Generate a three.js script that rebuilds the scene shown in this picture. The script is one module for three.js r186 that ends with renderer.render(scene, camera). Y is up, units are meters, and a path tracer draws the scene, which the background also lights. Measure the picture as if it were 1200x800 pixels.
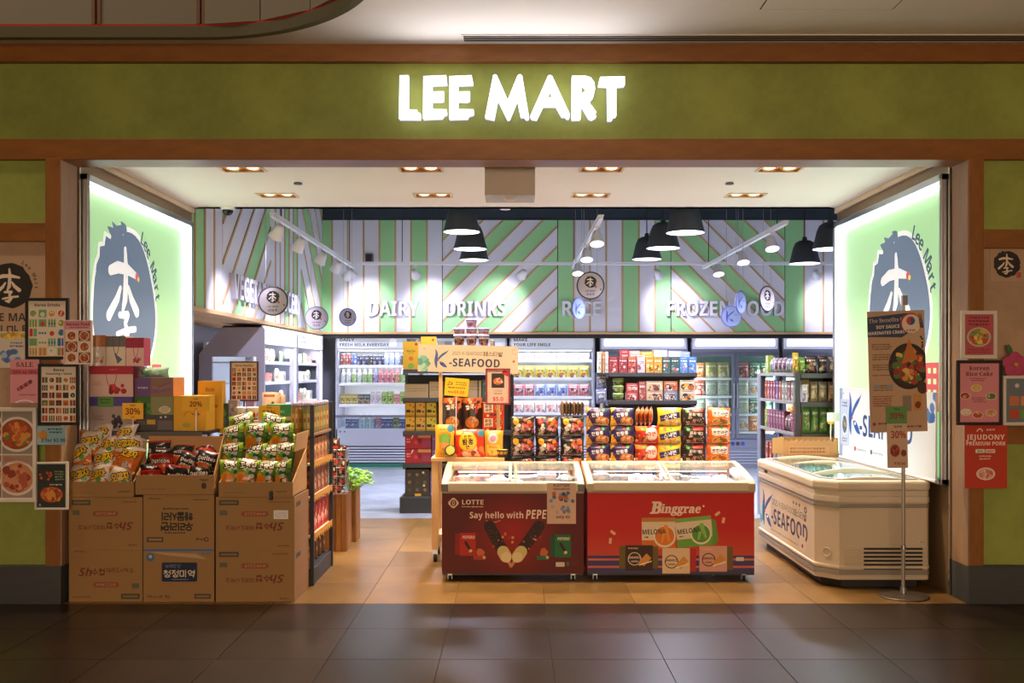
import * as THREE from 'three';
import { RoundedBoxGeometry } from 'three/addons/geometries/RoundedBoxGeometry.js';
import { TextGeometry } from 'three/addons/geometries/TextGeometry.js';
import { FontLoader } from 'three/addons/loaders/FontLoader.js';
import { mergeGeometries } from 'three/addons/utils/BufferGeometryUtils.js';
import { RectAreaLightUniformsLib } from 'three/addons/lights/RectAreaLightUniformsLib.js';

// ---------- camera, sky, exposure ----------
const scene = new THREE.Scene();
scene.background = new THREE.Color(0.01, 0.01, 0.01);
const F = 1097, EYE = 1.54, CX = 603, CY = 435;            // focal length in pixels, eye height, vanishing point
const camera = new THREE.PerspectiveCamera(2 * Math.atan(400 / F) * 180 / Math.PI, 1.5, 0.1, 60);
camera.position.set(0, EYE, 0);
camera.setViewOffset(1200, 800, 600 - CX, 400 - CY, 1200, 800);
const renderer = new THREE.WebGLRenderer({ antialias: true });
renderer.toneMapping = THREE.LinearToneMapping;
renderer.toneMappingExposure = 1.0;
renderer.shadowMap.enabled = true;
RectAreaLightUniformsLib.init();
const LIGHT = {                                            // intensities of the place's lamps
  down: 19, pendant: 60, track: 10, fridge: 4.6, freezer: 8, sign: 7, lightbox: 1.15, mall: 5, shopwindow: 9, atrium: 30, island: 3,
};
const WARM = 0xffe0bc, COOL = 0xe4e7ff, SPOT = 0xe9e4ff;

// ---------- helpers ----------
const PX = (x, d) => (x - CX) * d / F, PY = (y, d) => EYE - (y - CY) * d / F;
let seed = 7;
const rnd = () => { seed = (seed * 1664525 + 1013904223) >>> 0; return seed / 4294967296; };
const rr = (a, b) => a + (b - a) * rnd();
const ORD = ['first', 'second', 'third', 'fourth', 'fifth', 'sixth', 'seventh', 'eighth', 'ninth', 'tenth', 'eleventh', 'twelfth', 'thirteenth', 'fourteenth', 'fifteenth', 'sixteenth', 'seventeenth', 'eighteenth'];
const used = {};
function numbered(n) { const k = used[n] || 0; used[n] = k + 1; return k ? n + '_' + String(k).padStart(3, '0') : n; }
function tag(o, label, category, group, kind) {
  if (label) o.userData.label = label;
  if (category) o.userData.category = category;
  if (group) o.userData.group = group;
  if (kind) o.userData.kind = kind;
  return o;
}
function thing(name, label, category, [x, y, z] = [0, 0, 0], turn = 0, group) {
  const o = new THREE.Group();
  o.name = numbered(name); o.position.set(x, y, z); o.rotation.y = turn; scene.add(o);
  return tag(o, label, category, group);
}
function M(name, geo, mat, parent) {
  const m = new THREE.Mesh(geo, mat);
  m.name = name; m.castShadow = m.receiveShadow = true; parent.add(m);
  return m;
}
function one(name, label, category, geo, mat, [x, y, z], rot = [0, 0, 0], group) {
  const m = M(numbered(name), geo, mat, scene);
  m.position.set(x, y, z); m.rotation.set(...rot);
  return tag(m, label, category, group);
}
function struct(name, geo, mat, parent) {
  const m = M(parent ? name : numbered(name), geo, mat, parent || scene);
  if (!parent) m.userData.kind = 'structure';
  return m;
}
function structGroup(name) { const o = new THREE.Group(); o.name = numbered(name); o.userData.kind = 'structure'; scene.add(o); return o; }
const T3 = (g, x = 0, y = 0, z = 0) => g.translate(x, y, z);
// box from min to max corner
function bx(x0, x1, y0, y1, z0, z1) {
  const g = new THREE.BoxGeometry(Math.abs(x1 - x0), Math.abs(y1 - y0), Math.abs(z1 - z0));
  return g.translate((x0 + x1) / 2, (y0 + y1) / 2, (z0 + z1) / 2);
}
function rbx(x0, x1, y0, y1, z0, z1, r = 0.01, s = 2) {
  const w = Math.abs(x1 - x0), h = Math.abs(y1 - y0), d = Math.abs(z1 - z0);
  return new RoundedBoxGeometry(w, h, d, s, Math.min(r, w / 2.01, h / 2.01, d / 2.01)).translate((x0 + x1) / 2, (y0 + y1) / 2, (z0 + z1) / 2);
}
// uv in metres by the dominant normal; grain (u) along the longest side
function metreUV(g, off = 0) {
  g = g.index ? g.toNonIndexed() : g;
  g.computeBoundingBox();
  const s = g.boundingBox.getSize(new THREE.Vector3()), dims = [s.x, s.y, s.z], p = g.attributes.position, n = g.attributes.normal;
  const uv = new Float32Array(p.count * 2);
  for (let i = 0; i < p.count; i += 3) {
    const nn = [0, 1, 2].map((k) => Math.abs([n.getX(i), n.getY(i), n.getZ(i)][k] + [n.getX(i + 1), n.getY(i + 1), n.getZ(i + 1)][k] + [n.getX(i + 2), n.getY(i + 2), n.getZ(i + 2)][k]));
    const ax = nn.indexOf(Math.max(...nn)), rest = [0, 1, 2].filter((k) => k !== ax);
    rest.sort((a, b) => dims[b] - dims[a]);
    for (let j = i; j < i + 3; j++) {
      const c = [p.getX(j), p.getY(j), p.getZ(j)];
      uv[j * 2] = c[rest[0]] + off; uv[j * 2 + 1] = c[rest[1]] + off * 1.7;
    }
  }
  g.setAttribute('uv', new THREE.BufferAttribute(uv, 2));
  return g;
}
const merge = (list) => mergeGeometries(list.map((g) => { const h = g.index ? g.toNonIndexed() : g; for (const k of Object.keys(h.attributes)) if (!['position', 'normal', 'uv'].includes(k)) h.deleteAttribute(k); return h; }));
function cyl(r0, r1, h, n = 16, open = false) { return new THREE.CylinderGeometry(r1, r0, h, n, 1, open).translate(0, h / 2, 0); }   // base at y 0, r0 at the bottom
function tube(points, r, seg = 24, rad = 8) { return new THREE.TubeGeometry(new THREE.CatmullRomCurve3(points.map((p) => new THREE.Vector3(...p))), seg, r, rad); }
function rod(a, b, r, n = 8) {
  const A = new THREE.Vector3(...a), B = new THREE.Vector3(...b), d = B.clone().sub(A);
  const g = new THREE.CylinderGeometry(r, r, d.length(), n);
  g.applyQuaternion(new THREE.Quaternion().setFromUnitVectors(new THREE.Vector3(0, 1, 0), d.clone().normalize()));
  return g.translate((A.x + B.x) / 2, (A.y + B.y) / 2, (A.z + B.z) / 2);
}
function polyShape(pts) { const s = new THREE.Shape(); pts.forEach(([x, y], i) => (i ? s.lineTo(x, y) : s.moveTo(x, y))); s.closePath(); return s; }
function ext(shape, depth, bevel = 0) {
  return new THREE.ExtrudeGeometry(shape, { depth: depth - 2 * bevel, bevelEnabled: bevel > 0, bevelSize: bevel, bevelThickness: bevel, bevelOffset: -bevel, bevelSegments: 2, curveSegments: 16 }).translate(0, 0, bevel);
}

// ---------- plain materials ----------
const C = (h) => new THREE.Color(h);
const std = (color, roughness = 0.6, metalness = 0, more = {}) => new THREE.MeshStandardMaterial({ color, roughness, metalness, ...more });
const phys = (color, roughness, more = {}) => new THREE.MeshPhysicalMaterial({ color, roughness, ...more });
const glow = (color, k) => new THREE.MeshStandardMaterial({ color: 0x888888, emissive: color, emissiveIntensity: k, roughness: 0.5 });
const glass = (tint = 0xffffff, more = {}) => new THREE.MeshPhysicalMaterial({ color: tint, roughness: 0.02, transmission: 1, thickness: 0, ior: 1.5, ...more });
function canvasTex(w, h, draw, srgb = true, rep) {
  const c = document.createElement('canvas'); c.width = w; c.height = h;
  draw(c.getContext('2d'), w, h);
  const t = new THREE.CanvasTexture(c);
  if (srgb) t.colorSpace = THREE.SRGBColorSpace;
  t.wrapS = t.wrapT = THREE.RepeatWrapping;
  if (rep) t.repeat.set(rep, rep);
  return t;
}
function noiseField(n, octaves, fx = 1, fy = 1) {     // tiling value noise, 0..1
  const out = new Float32Array(n * n);
  let amp = 1, tot = 0;
  for (const o of octaves) {
    const a = Math.max(1, Math.round(o * fx)), b = Math.max(1, Math.round(o * fy)), g = Array.from({ length: a * b }, rnd);
    for (let y = 0; y < n; y++) for (let x = 0; x < n; x++) {
      const u = x / n * a, v = y / n * b, i = Math.floor(u), j = Math.floor(v), s = u - i, t = v - j, ss = s * s * (3 - 2 * s), tt = t * t * (3 - 2 * t);
      const q = (p, r) => g[(p % a) + (r % b) * a];
      out[y * n + x] += amp * ((q(i, j) * (1 - ss) + q(i + 1, j) * ss) * (1 - tt) + (q(i, j + 1) * (1 - ss) + q(i + 1, j + 1) * ss) * tt);
    }
    tot += amp; amp *= 0.6;
  }
  return out.map((v) => v / tot);
}
function noiseTex(n, octaves, lo, hi, { fx = 1, fy = 1, rep = 1, srgb = true } = {}) {   // lo, hi: [r,g,b] 0..255
  const f = noiseField(n, octaves, fx, fy);
  return canvasTex(n, n, (g) => {
    const im = g.createImageData(n, n);
    for (let i = 0; i < n * n; i++) { const v = Math.min(1, Math.max(0, (f[i] - 0.5) * 1.6 + 0.5)); for (let k = 0; k < 3; k++) im.data[i * 4 + k] = lo[k] + (hi[k] - lo[k]) * v; im.data[i * 4 + 3] = 255; }
    g.putImageData(im, 0, 0);
  }, srgb, rep);
}
const woodTex = noiseTex(512, [3, 9, 30, 90, 200], [106, 62, 24], [150, 96, 40], { fx: 0.35, fy: 1.4 });
const paleWoodTex = noiseTex(512, [3, 9, 30, 90, 200], [150, 118, 92], [178, 146, 116], { fx: 0.3, fy: 1.3 });
const pineTex = noiseTex(256, [3, 9, 30, 90], [205, 160, 105], [236, 198, 146], { fx: 0.3, fy: 1.3 });
const stoneTex = noiseTex(512, [3, 7, 16, 40, 110], [62, 52, 43], [128, 110, 92]);
const tanTex = noiseTex(512, [3, 7, 16, 40, 110], [146, 122, 88], [190, 162, 122]);
const roughTex = noiseTex(512, [5, 12, 40, 120], [120, 120, 120], [220, 220, 220], { srgb: false });
const greyTex = noiseTex(256, [3, 8, 30, 90], [218, 218, 218], [255, 255, 255]);
const MAT = {
  wood: std(0xffffff, 0.45, 0, { map: woodTex }),
  paleWood: std(0xffffff, 0.5, 0, { map: paleWoodTex }),
  pine: std(0xffffff, 0.55, 0, { map: pineTex }),
  green: std(0x9aa64c, 0.6, 0, { map: greyTex }),
  cream: std(0xbd9c80, 0.75, 0, { map: greyTex }),
  plinth: std(0x4a4b4d, 0.5, 0, { map: greyTex }),
  bronze: std(0x8d7456, 0.42, 0.3),
  ceiling: std(0xe9e2d6, 0.85),
  soffit: std(0xf4eee6, 0.8),
  steel: std(0xb9bcc2, 0.3, 0.9),
  chrome: std(0xd6d8dc, 0.15, 1),
  black: std(0x17181a, 0.5),
  blackMetal: std(0x2b2e32, 0.45, 0.2),
  white: std(0xf1f1f2, 0.5),
  whiteMetal: std(0xe8e8ea, 0.35),
  greyPanel: std(0x9ea0ac, 0.5),
  darkVoid: std(0x3a444a, 0.9),
  rubber: std(0x1b1b1b, 0.8),
  beige: std(0xdcc9aa, 0.45),
  gold: std(0xd9a55a, 0.28, 0.75),
  paleGreen: std(0xa2dc98, 0.6),
  paleWhite: std(0xe8e8ee, 0.6),
  batten: std(0xc7a677, 0.55),
};
// ---------- printed surfaces: cells on a few shared sheets ----------
const sheets = [];
function newSheet() {
  const c = document.createElement('canvas'); c.width = c.height = 2048;
  const s = { c, g: c.getContext('2d'), x: 0, y: 0, row: 0, solids: new Map(), mats: {} };
  s.place = (w, h) => {
    if (s.x + w + 4 > 2048) { s.x = 0; s.y += s.row + 4; s.row = 0; }
    if (s.y + h + 4 > 2048) return null;
    const r = [s.x + 2, s.y + 2]; s.x += w + 4; s.row = Math.max(s.row, h); return r;
  };
  s.tex = new THREE.CanvasTexture(c); s.tex.colorSpace = THREE.SRGBColorSpace;
  sheets.push(s); return s;
}
newSheet();
function cell(w, h, draw) {
  w = Math.round(w); h = Math.round(h);
  let s = sheets[sheets.length - 1], at = s.place(w, h);
  if (!at) { s = newSheet(); at = s.place(w, h); }
  const g = s.g; g.save(); g.translate(at[0], at[1]); g.beginPath(); g.rect(-1, -1, w + 2, h + 2); g.clip();
  g.lineCap = 'round'; g.lineJoin = 'round';
  draw(g, w, h); g.restore();
  return { s, x: at[0], y: at[1], w, h };
}
function swatch(color, s) {
  s = s || sheets[0];
  if (!s.solids.has(color)) {
    let at = s.place(8, 8);
    if (!at) return [...s.solids.values()][0];
    s.g.fillStyle = color; s.g.fillRect(at[0] - 1, at[1] - 1, 10, 10);
    s.solids.set(color, { s, x: at[0] + 2, y: at[1] + 2, w: 4, h: 4 });
  }
  return s.solids.get(color);
}
const FIN = { paper: { roughness: 0.62 }, card: { roughness: 0.8 }, gloss: { roughness: 0.32 }, film: { roughness: 0.24 } };
function sheetMat(s, fin = 'paper') { return s.mats[fin] || (s.mats[fin] = new THREE.MeshStandardMaterial({ map: s.tex, ...FIN[fin] })); }
const UVof = (c, u, v) => [(c.x + u * c.w) / 2048, 1 - (c.y + (1 - v) * c.h) / 2048];
// a box, base at y 0, centred in x and z; faces: f front(+z) b back r +x l -x t top u under, or c for the rest
function pbox(w, h, d, faces, base = 0) {
  const g = new THREE.BoxGeometry(w, h, d).translate(0, h / 2 + base, 0), s = (Object.values(faces).find((v) => v && v.s) || {}).s || sheets[0];
  const uv = g.attributes.uv, order = ['r', 'l', 't', 'u', 'f', 'b'];
  order.forEach((k, i) => {
    let c = faces[k] ?? faces.c ?? faces.f; if (typeof c === 'string') c = swatch(c, s);
    for (let j = i * 4; j < i * 4 + 4; j++) uv.setXY(j, ...UVof(c, uv.getX(j), uv.getY(j)));
  });
  g.clearGroups(); g.userData.s = s; return g;
}
const matOf = (g, fin) => sheetMat(g.userData.s, fin);
// a filled bag: pillow between two crimped ends; base at y 0
function pouch(w, h, t, front, back, { nx = 8, ny = 10, crimp = 0.06, wr = 0.12, sd = 1 } = {}) {
  const pos = [], uv = [], idx = [], keep = seed; seed = sd * 7919 + 13;
  const wob = Array.from({ length: (nx + 1) * (ny + 1) }, () => rr(-1, 1));
  const bk = typeof back === 'string' ? swatch(back, front.s) : back;
  for (const side of [1, -1]) {
    const b = pos.length / 3;
    for (let j = 0; j <= ny; j++) for (let i = 0; i <= nx; i++) {
      const u = i / nx, v = j / ny, X = u * 2 - 1, Y = v * 2 - 1;
      const py = Math.max(0, 1 - Math.pow(Math.abs(Y) / (1 - crimp), 2.6)), px = Math.pow(Math.max(0, 1 - Math.pow(Math.abs(X), 2.6)), 0.62);
      const prof = Math.pow(py, 0.55) * px, e = wob[j * (nx + 1) + i];
      const pinch = 1 - 0.07 * py;
      pos.push(X * w / 2 * pinch, v * h + 0.004 * e * (1 - Math.abs(Y)) , side * (t / 2 * prof * (1 + wr * e) + 0.0008));
      uv.push(...UVof(side > 0 ? front : bk, side > 0 ? u : 1 - u, v));
    }
    for (let j = 0; j < ny; j++) for (let i = 0; i < nx; i++) {
      const a = b + j * (nx + 1) + i, c = a + 1, d = a + nx + 1, f = d + 1;
      side > 0 ? idx.push(a, c, f, a, f, d) : idx.push(a, f, c, a, d, f);
    }
  }
  const g = new THREE.BufferGeometry();
  g.setAttribute('position', new THREE.Float32BufferAttribute(pos, 3)); g.setAttribute('uv', new THREE.Float32BufferAttribute(uv, 2)); g.setIndex(idx);
  g.computeVertexNormals(); g.userData.s = front.s; seed = keep; return g;
}
// a turned body (can, bottle, cup, jar): profile [r, y] bands; the print wraps once around, v over the printed height range
function turned(profile, print, { n = 18, y0 = null, y1 = null, cap = '#cccccc', body = '#dddddd' } = {}) {
  const s = print.s, parts = [];
  const g = new THREE.LatheGeometry(profile.map(([r, y]) => new THREE.Vector2(Math.max(r, 1e-4), y)), n);
  const uv = g.attributes.uv, p = g.attributes.position, hi = Math.max(...profile.map((q) => q[1]));
  y0 = y0 ?? 0; y1 = y1 ?? hi;
  const cc = swatch(cap, s), bb = swatch(body, s);
  for (let i = 0; i < uv.count; i++) {
    const y = p.getY(i);
    if (y > y1 + 1e-5) uv.setXY(i, ...UVof(cc, 0.5, 0.5)); else if (y < y0 - 1e-5) uv.setXY(i, ...UVof(bb, 0.5, 0.5));
    else uv.setXY(i, ...UVof(print, (uv.getX(i) * 2) % 1.0001, (y - y0) / (y1 - y0)));
  }
  g.userData.s = s; return g;
}

// ---------- drawing: latin text, hangul in strokes, food, logos ----------
function tx(g, t, x, y, size, color, o = {}) {
  g.save(); g.translate(x, y); if (o.rot) g.rotate(o.rot); if (o.sx || o.sy) g.scale(o.sx || 1, o.sy || 1); if (o.skew) g.transform(1, 0, o.skew, 1, 0, 0);
  g.font = (o.light ? '' : 'bold ') + size + 'px ' + (o.font || 'sans-serif'); g.textAlign = o.align || 'center'; g.textBaseline = 'middle';
  if (o.stroke) { g.strokeStyle = o.stroke; g.lineWidth = o.lw || size * 0.16; g.lineJoin = 'round'; g.strokeText(t, 0, 0); }
  g.fillStyle = color; g.fillText(t, 0, 0); g.restore();
}
const JAMO = {
  g: [[0, .06, 1, .06, .86, 1]], n: [[0, 0, 0, 1, 1, 1]], d: [[1, 0, 0, 0, 0, 1, 1, 1]], r: [[0, 0, 1, 0, 1, .5, 0, .5, 0, 1, 1, 1]], m: [[0, 0, 1, 0, 1, 1, 0, 1, 0, 0]],
  b: [[0, 0, 0, 1, 1, 1, 1, 0], [0, .5, 1, .5]], s: [[.52, 0, .4, .45, 0, 1], [.46, .38, 1, 1]], o: ['o', .5, .5, .5], j: [[0, .04, 1, .04], [.52, .06, .4, .5, 0, 1], [.46, .45, 1, 1]],
  c: [[.32, 0, .68, 0], [0, .26, 1, .26], [.52, .26, .4, .6, 0, 1], [.46, .58, 1, 1]], k: [[0, .06, 1, .06, .86, 1], [0, .5, .95, .5]], t: [[1, 0, 0, 0, 0, 1, 1, 1], [0, .5, .95, .5]],
  p: [[0, .04, 1, .04], [.28, .04, .28, 1], [.72, .04, .72, 1], [0, 1, 1, 1]], h: [[.3, 0, .7, 0], [0, .24, 1, .24], ['o', .5, .7, .3]],
};
const INI = ['g', 'gg', 'n', 'd', 'dd', 'r', 'm', 'b', 'bb', 's', 'ss', 'o', 'j', 'jj', 'c', 'k', 't', 'p', 'h'];
const FINL = ['', 'g', 'gg', 'gs', 'n', 'nj', 'nh', 'd', 'r', 'rg', 'rm', 'rb', 'rs', 'rt', 'rp', 'rh', 'm', 'b', 'bs', 's', 'ss', 'o', 'j', 'c', 'k', 't', 'p', 'h'];
const VOW = ['a', 'ae', 'ya', 'yae', 'eo', 'e', 'yeo', 'ye', 'O', 'Oa', 'Oae', 'Oi', 'Y', 'U', 'Ueo', 'Ue', 'Ui', 'W', 'E', 'Ei', 'i'];
const VST = { a: [[.35, 0, .35, 1], [.35, .5, 1, .5]], ae: [[.2, 0, .2, 1], [.8, 0, .8, 1], [.2, .5, .8, .5]], ya: [[.35, 0, .35, 1], [.35, .35, 1, .35], [.35, .65, 1, .65]], yae: [[.2, 0, .2, 1], [.8, 0, .8, 1], [.2, .35, .8, .35], [.2, .65, .8, .65]],
  eo: [[.8, 0, .8, 1], [.1, .5, .8, .5]], e: [[.45, 0, .45, 1], [.9, 0, .9, 1], [0, .5, .45, .5]], yeo: [[.8, 0, .8, 1], [.1, .35, .8, .35], [.1, .65, .8, .65]], ye: [[.45, 0, .45, 1], [.9, 0, .9, 1], [0, .35, .45, .35], [0, .65, .45, .65]], i: [[.5, 0, .5, 1]],
  O: [[0, 1, 1, 1], [.5, 0, .5, 1]], Y: [[0, 1, 1, 1], [.32, 0, .32, 1], [.68, 0, .68, 1]], U: [[0, .1, 1, .1], [.5, .1, .5, 1]], W: [[0, .1, 1, .1], [.32, .1, .32, 1], [.68, .1, .68, 1]], E: [[0, .5, 1, .5]] };
function strokes(g, list, x, y, w, h) {
  if (list[0] === 'o') list = [list];
  for (const s of list) {
    g.beginPath();
    if (s[0] === 'o') g.ellipse(x + s[1] * w, y + s[2] * h, s[3] * w, s[3] * h, 0, 0, 7);
    else for (let i = 0; i < s.length; i += 2) (i ? g.lineTo : g.moveTo).call(g, x + s[i] * w, y + s[i + 1] * h);
    g.stroke();
  }
}
function jamo(g, k, x, y, w, h) { if (k.length > 1) { strokes(g, JAMO[k[0]], x, y, w * 0.43, h); strokes(g, JAMO[k[1]], x + w * 0.57, y, w * 0.43, h); } else strokes(g, JAMO[k], x, y, w, h); }
function ko(g, text, x, y, size, color, o = {}) {          // x, y: centre of the line
  const step = size * (o.step || 1), n = [...text].length, draw = (col, lw) => {
    g.strokeStyle = col; g.lineWidth = lw;
    [...text].forEach((ch, i) => {
      const k = ch.charCodeAt(0) - 0xac00; if (k < 0 || k > 11171) return;
      const ini = INI[Math.floor(k / 588)], v = VOW[Math.floor((k % 588) / 28)], f = FINL[k % 28];
      const s = size * 0.82, X = (i - n / 2 + 0.5) * step - s / 2, Y = -s / 2, H = f ? s * 0.58 : s;
      const horiz = 'OYUWE'.includes(v[0]), extra = horiz ? v.slice(1) : v;
      if (!horiz) { jamo(g, ini, X, Y + H * 0.08, s * 0.5, H * 0.8); strokes(g, VST[v], X + s * 0.62, Y, s * 0.36, H); }
      else if (!extra) { const up = v[0] === 'U' || v[0] === 'W'; jamo(g, ini, X + s * 0.16, Y, s * 0.68, H * (f ? 0.5 : 0.48)); strokes(g, VST[v[0]], X, Y + H * (up ? 0.66 : 0.62), s, H * 0.34); }
      else { jamo(g, ini, X, Y, s * 0.52, H * 0.5); strokes(g, VST[v[0]], X, Y + H * 0.62, s * 0.6, H * 0.3); strokes(g, VST[extra], X + s * 0.68, Y, s * 0.3, H); }
      if (f) jamo(g, f, X + s * 0.16, Y + s * 0.7, s * 0.68, s * 0.3);
    });
  };
  g.save(); g.translate(x, y); if (o.rot) g.rotate(o.rot); if (o.sx || o.sy) g.scale(o.sx || 1, o.sy || 1); if (o.skew) g.transform(1, 0, o.skew, 1, 0, 0);
  g.lineCap = o.cap || 'round'; g.lineJoin = 'round';
  const lw = size * (o.lw || 0.11);
  if (o.stroke) draw(o.stroke, lw + size * (o.out || 0.14));
  draw(color, lw); g.restore();
}
const fill = (g, c, x, y, w, h) => { g.fillStyle = c; g.fillRect(x, y, w, h); };
function rrect(g, x, y, w, h, r, c) { g.fillStyle = c; g.beginPath(); g.roundRect(x, y, w, h, r); g.fill(); }
function disc(g, x, y, r, c, ry) { g.fillStyle = c; g.beginPath(); g.ellipse(x, y, r, ry || r, 0, 0, 7); g.fill(); }
function blob(g, x, y, r, c, n = 9, amp = 0.18) { g.fillStyle = c; g.beginPath(); for (let i = 0; i <= n; i++) { const a = i / n * 6.283, q = r * (1 + amp * (rnd() * 2 - 1)); g.lineTo(x + Math.cos(a) * q, y + Math.sin(a) * q); } g.fill(); }
function marks(g, x, y, w, rows, h, c, dens = 0.75) {       // print too small to read
  g.fillStyle = c;
  for (let j = 0; j < rows; j++) { let q = x + (w * (1 - dens) / 2) * rnd(); const end = x + w * (dens + (1 - dens) * rnd()); while (q < end) { const l = h * rr(0.5, 1.6); g.fillRect(q, y + j * h * 1.7, Math.min(l, end - q), h * rr(0.6, 1)); q += l + h * 0.4; } }
}
function food(g, x, y, r, plate, cols, n = 26, ry) {
  ry = ry || r; disc(g, x, y, r, plate, ry); disc(g, x, y, r * 0.86, cols[0], ry * 0.86);
  for (let i = 0; i < n; i++) { const a = rnd() * 6.283, q = Math.sqrt(rnd()) * 0.72; blob(g, x + Math.cos(a) * q * r, y + Math.sin(a) * q * ry, r * rr(0.1, 0.22), cols[1 + Math.floor(rnd() * (cols.length - 1))], 8, 0.25); }
}
function brushStroke(g, pts, c) {                            // [x, y, width] along a soft brush line
  g.fillStyle = c; g.strokeStyle = c; g.lineCap = 'round';
  for (let i = 0; i + 1 < pts.length; i++) for (let k = 0; k <= 14; k++) {
    const t = k / 14, a = pts[i], b = pts[i + 1];
    disc(g, a[0] + (b[0] - a[0]) * t, a[1] + (b[1] - a[1]) * t, (a[2] + (b[2] - a[2]) * t) / 2, c);
  }
}
function hanLee(g, x, y, s, c, w = 1) {                      // the shop's brush character, s = height
  const q = (l) => brushStroke(g, l.map(([a, b, t]) => [x + a * s, y + b * s, t * s * w]), c);
  q([[-.36, -.24, .09], [-.18, -.29, .11], [.06, -.29, .10], [.3, -.24, .06]]);
  q([[.0, -.5, .05], [.02, -.3, .09], [-.0, .02, .1], [-.06, .14, .05]]);
  q([[-.12, -.08, .05], [-.2, .04, .085], [-.4, .22, .1]]);
  q([[.08, -.1, .05], [.16, .02, .09], [.3, .14, .11]]);
  q([[-.14, .2, .06], [.06, .19, .08], [.0, .28, .06], [.06, .38, .08], [-.02, .48, .09], [-.12, .46, .04]]);
  q([[-.2, .4, .05], [.05, .35, .06], [.26, .33, .06]]);
}
function inkDisc(g, x, y, r, c) { blob(g, x, y, r, c, 26, 0.05); for (let i = 0; i < 10; i++) { const a = rr(2.2, 4.4); disc(g, x + Math.cos(a) * r * 0.98, y + Math.sin(a) * r * 0.98, r * rr(0.03, 0.09), c); } }
function leeBadge(g, x, y, r, ink = '#26221f', paper = '#efe2d4') {
  inkDisc(g, x, y, r, ink); hanLee(g, x - r * 0.03, y, r * 1.5, paper, 1.1);
  fill(g, '#b4574b', x + r * 0.72, y + r * 0.62, r * 0.34, r * 0.42);
}
function kMark(g, x, y, h, c = '#2b4f8c', dot = '#e5574e') { // two leaves and a fish that make a K
  const q = (pts) => { g.fillStyle = c; g.beginPath(); pts.forEach((p, i) => (i ? g.bezierCurveTo(...p.map((v, k) => (k % 2 ? y : x) + v * h)) : g.moveTo(x + p[0] * h, y + p[1] * h))); g.fill(); };
  q([[-.36, -.5], [-.2, -.42, -.16, -.2, -.2, .0], [-.22, .2, -.2, .36, -.24, .5], [-.36, .3, -.38, .1, -.34, -.1], [-.3, -.25, -.3, -.4, -.36, -.5]]);
  q([[.36, -.48], [.3, -.3, .1, -.2, -.02, -.08], [-.14, .04, -.2, .1, -.24, .22], [-.26, .0, -.1, -.16, .02, -.26], [.14, -.36, .28, -.38, .36, -.48]]);
  q([[-.12, .16], [.02, .08, .16, .2, .3, .42], [.16, .44, -.0, .4, -.12, .16]]);
  disc(g, x + .0 * h, y + .2 * h, h * 0.035, '#ffffff'); disc(g, x - .16 * h, y + .08 * h, h * 0.04, dot);
}
// ---------- floors ----------
const FZ = -6.2, HW = 3.0, SOF = 3.05, BACK = -8.7;       // shop front line, half width of the entrance, its soffit, where the entrance opens into the shop
{
  const dark = structGroup('floor_mall'), grout = std(0x2e2824, 0.8);
  struct('slab', bx(-8, 8, -0.1, -0.006, 7, -6.21), grout, dark);
  struct('far_paving', metreUV(bx(-8, 8, -0.006, -0.001, 7, -4.42)), std(0x9a8f86, 0.4, 0, { map: stoneTex }), dark);
  const mats = [0x635547, 0x5b4e42, 0x685a4c, 0x56493e].map((c) => new THREE.MeshStandardMaterial({ color: c, roughness: 0.32, map: stoneTex }));
  for (let r = 0; r < 3; r++) for (let k = -8; k < 8; k++) {
    const x = 0.2 + k * 0.6, z = -4.41 - r * 0.6;
    const t = M('tile', metreUV(rbx(x + 0.002, x + 0.598, -0.006, 0, z - 0.002, z - 0.598, 0.0006, 1), rr(0, 3)), mats[Math.floor(rnd() * 4)], dark);
  }
  const shop = structGroup('floor_shop');
  struct('slab', bx(-4.2, 7.2, -0.1, -0.006, -6.21, -16), std(0x6b5c4a, 0.8), shop);
  const tm = [0xb8a67e, 0xb09f78, 0xbeac84].map((c) => new THREE.MeshStandardMaterial({ color: c, roughness: 0.3, map: tanTex }));
  for (let r = 0; r < 6; r++) for (let k = -6; k < 6; k++) {
    const x = 0.2 + k * 0.6, z = -6.212 - r * 0.6;
    M('tile', metreUV(rbx(x + 0.0015, x + 0.5985, -0.006, 0, z - 0.0015, z - 0.5985, 0.002, 1), rr(0, 3)), tm[Math.floor(rnd() * 3)], shop);
  }
  struct('polished_floor', metreUV(bx(-4.2, 7.2, -0.006, 0, -9.814, -16)), new THREE.MeshStandardMaterial({ color: 0xa3a8b2, roughness: 0.2, map: greyTex }), shop);
}
// ---------- shop front ----------
const XO = 3.107, WL = 8;                                  // outer edge of the pilasters, side walls of the mall
function frontWall(name, x0, x1, dy) {
  const g = structGroup(name);
  struct('upper_panel', metreUV(bx(x0, x1, 2.52 - dy, 2.94, FZ - 0.03, FZ - 0.2)), MAT.green, g);
  struct('rail', metreUV(rbx(x0, x1, 2.40 - dy, 2.525 - dy, FZ, FZ - 0.2, 0.006), x0), MAT.wood, g);
  struct('cream_panel', metreUV(bx(x0, x1, 1.17, 2.40 - dy, FZ - 0.03, FZ - 0.2)), MAT.cream, g);
  struct('rail', metreUV(rbx(x0, x1, 1.06, 1.175, FZ, FZ - 0.2, 0.006), x0 + 2), MAT.wood, g);
  struct('lower_panel', metreUV(bx(x0, x1, 0.25, 1.06, FZ - 0.03, FZ - 0.2)), MAT.green, g);
  return g;
}
const wallFL = frontWall('wall_front_left', -WL, -XO, 0), wallFR = frontWall('wall_front_right', XO, WL, 0.045);
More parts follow.
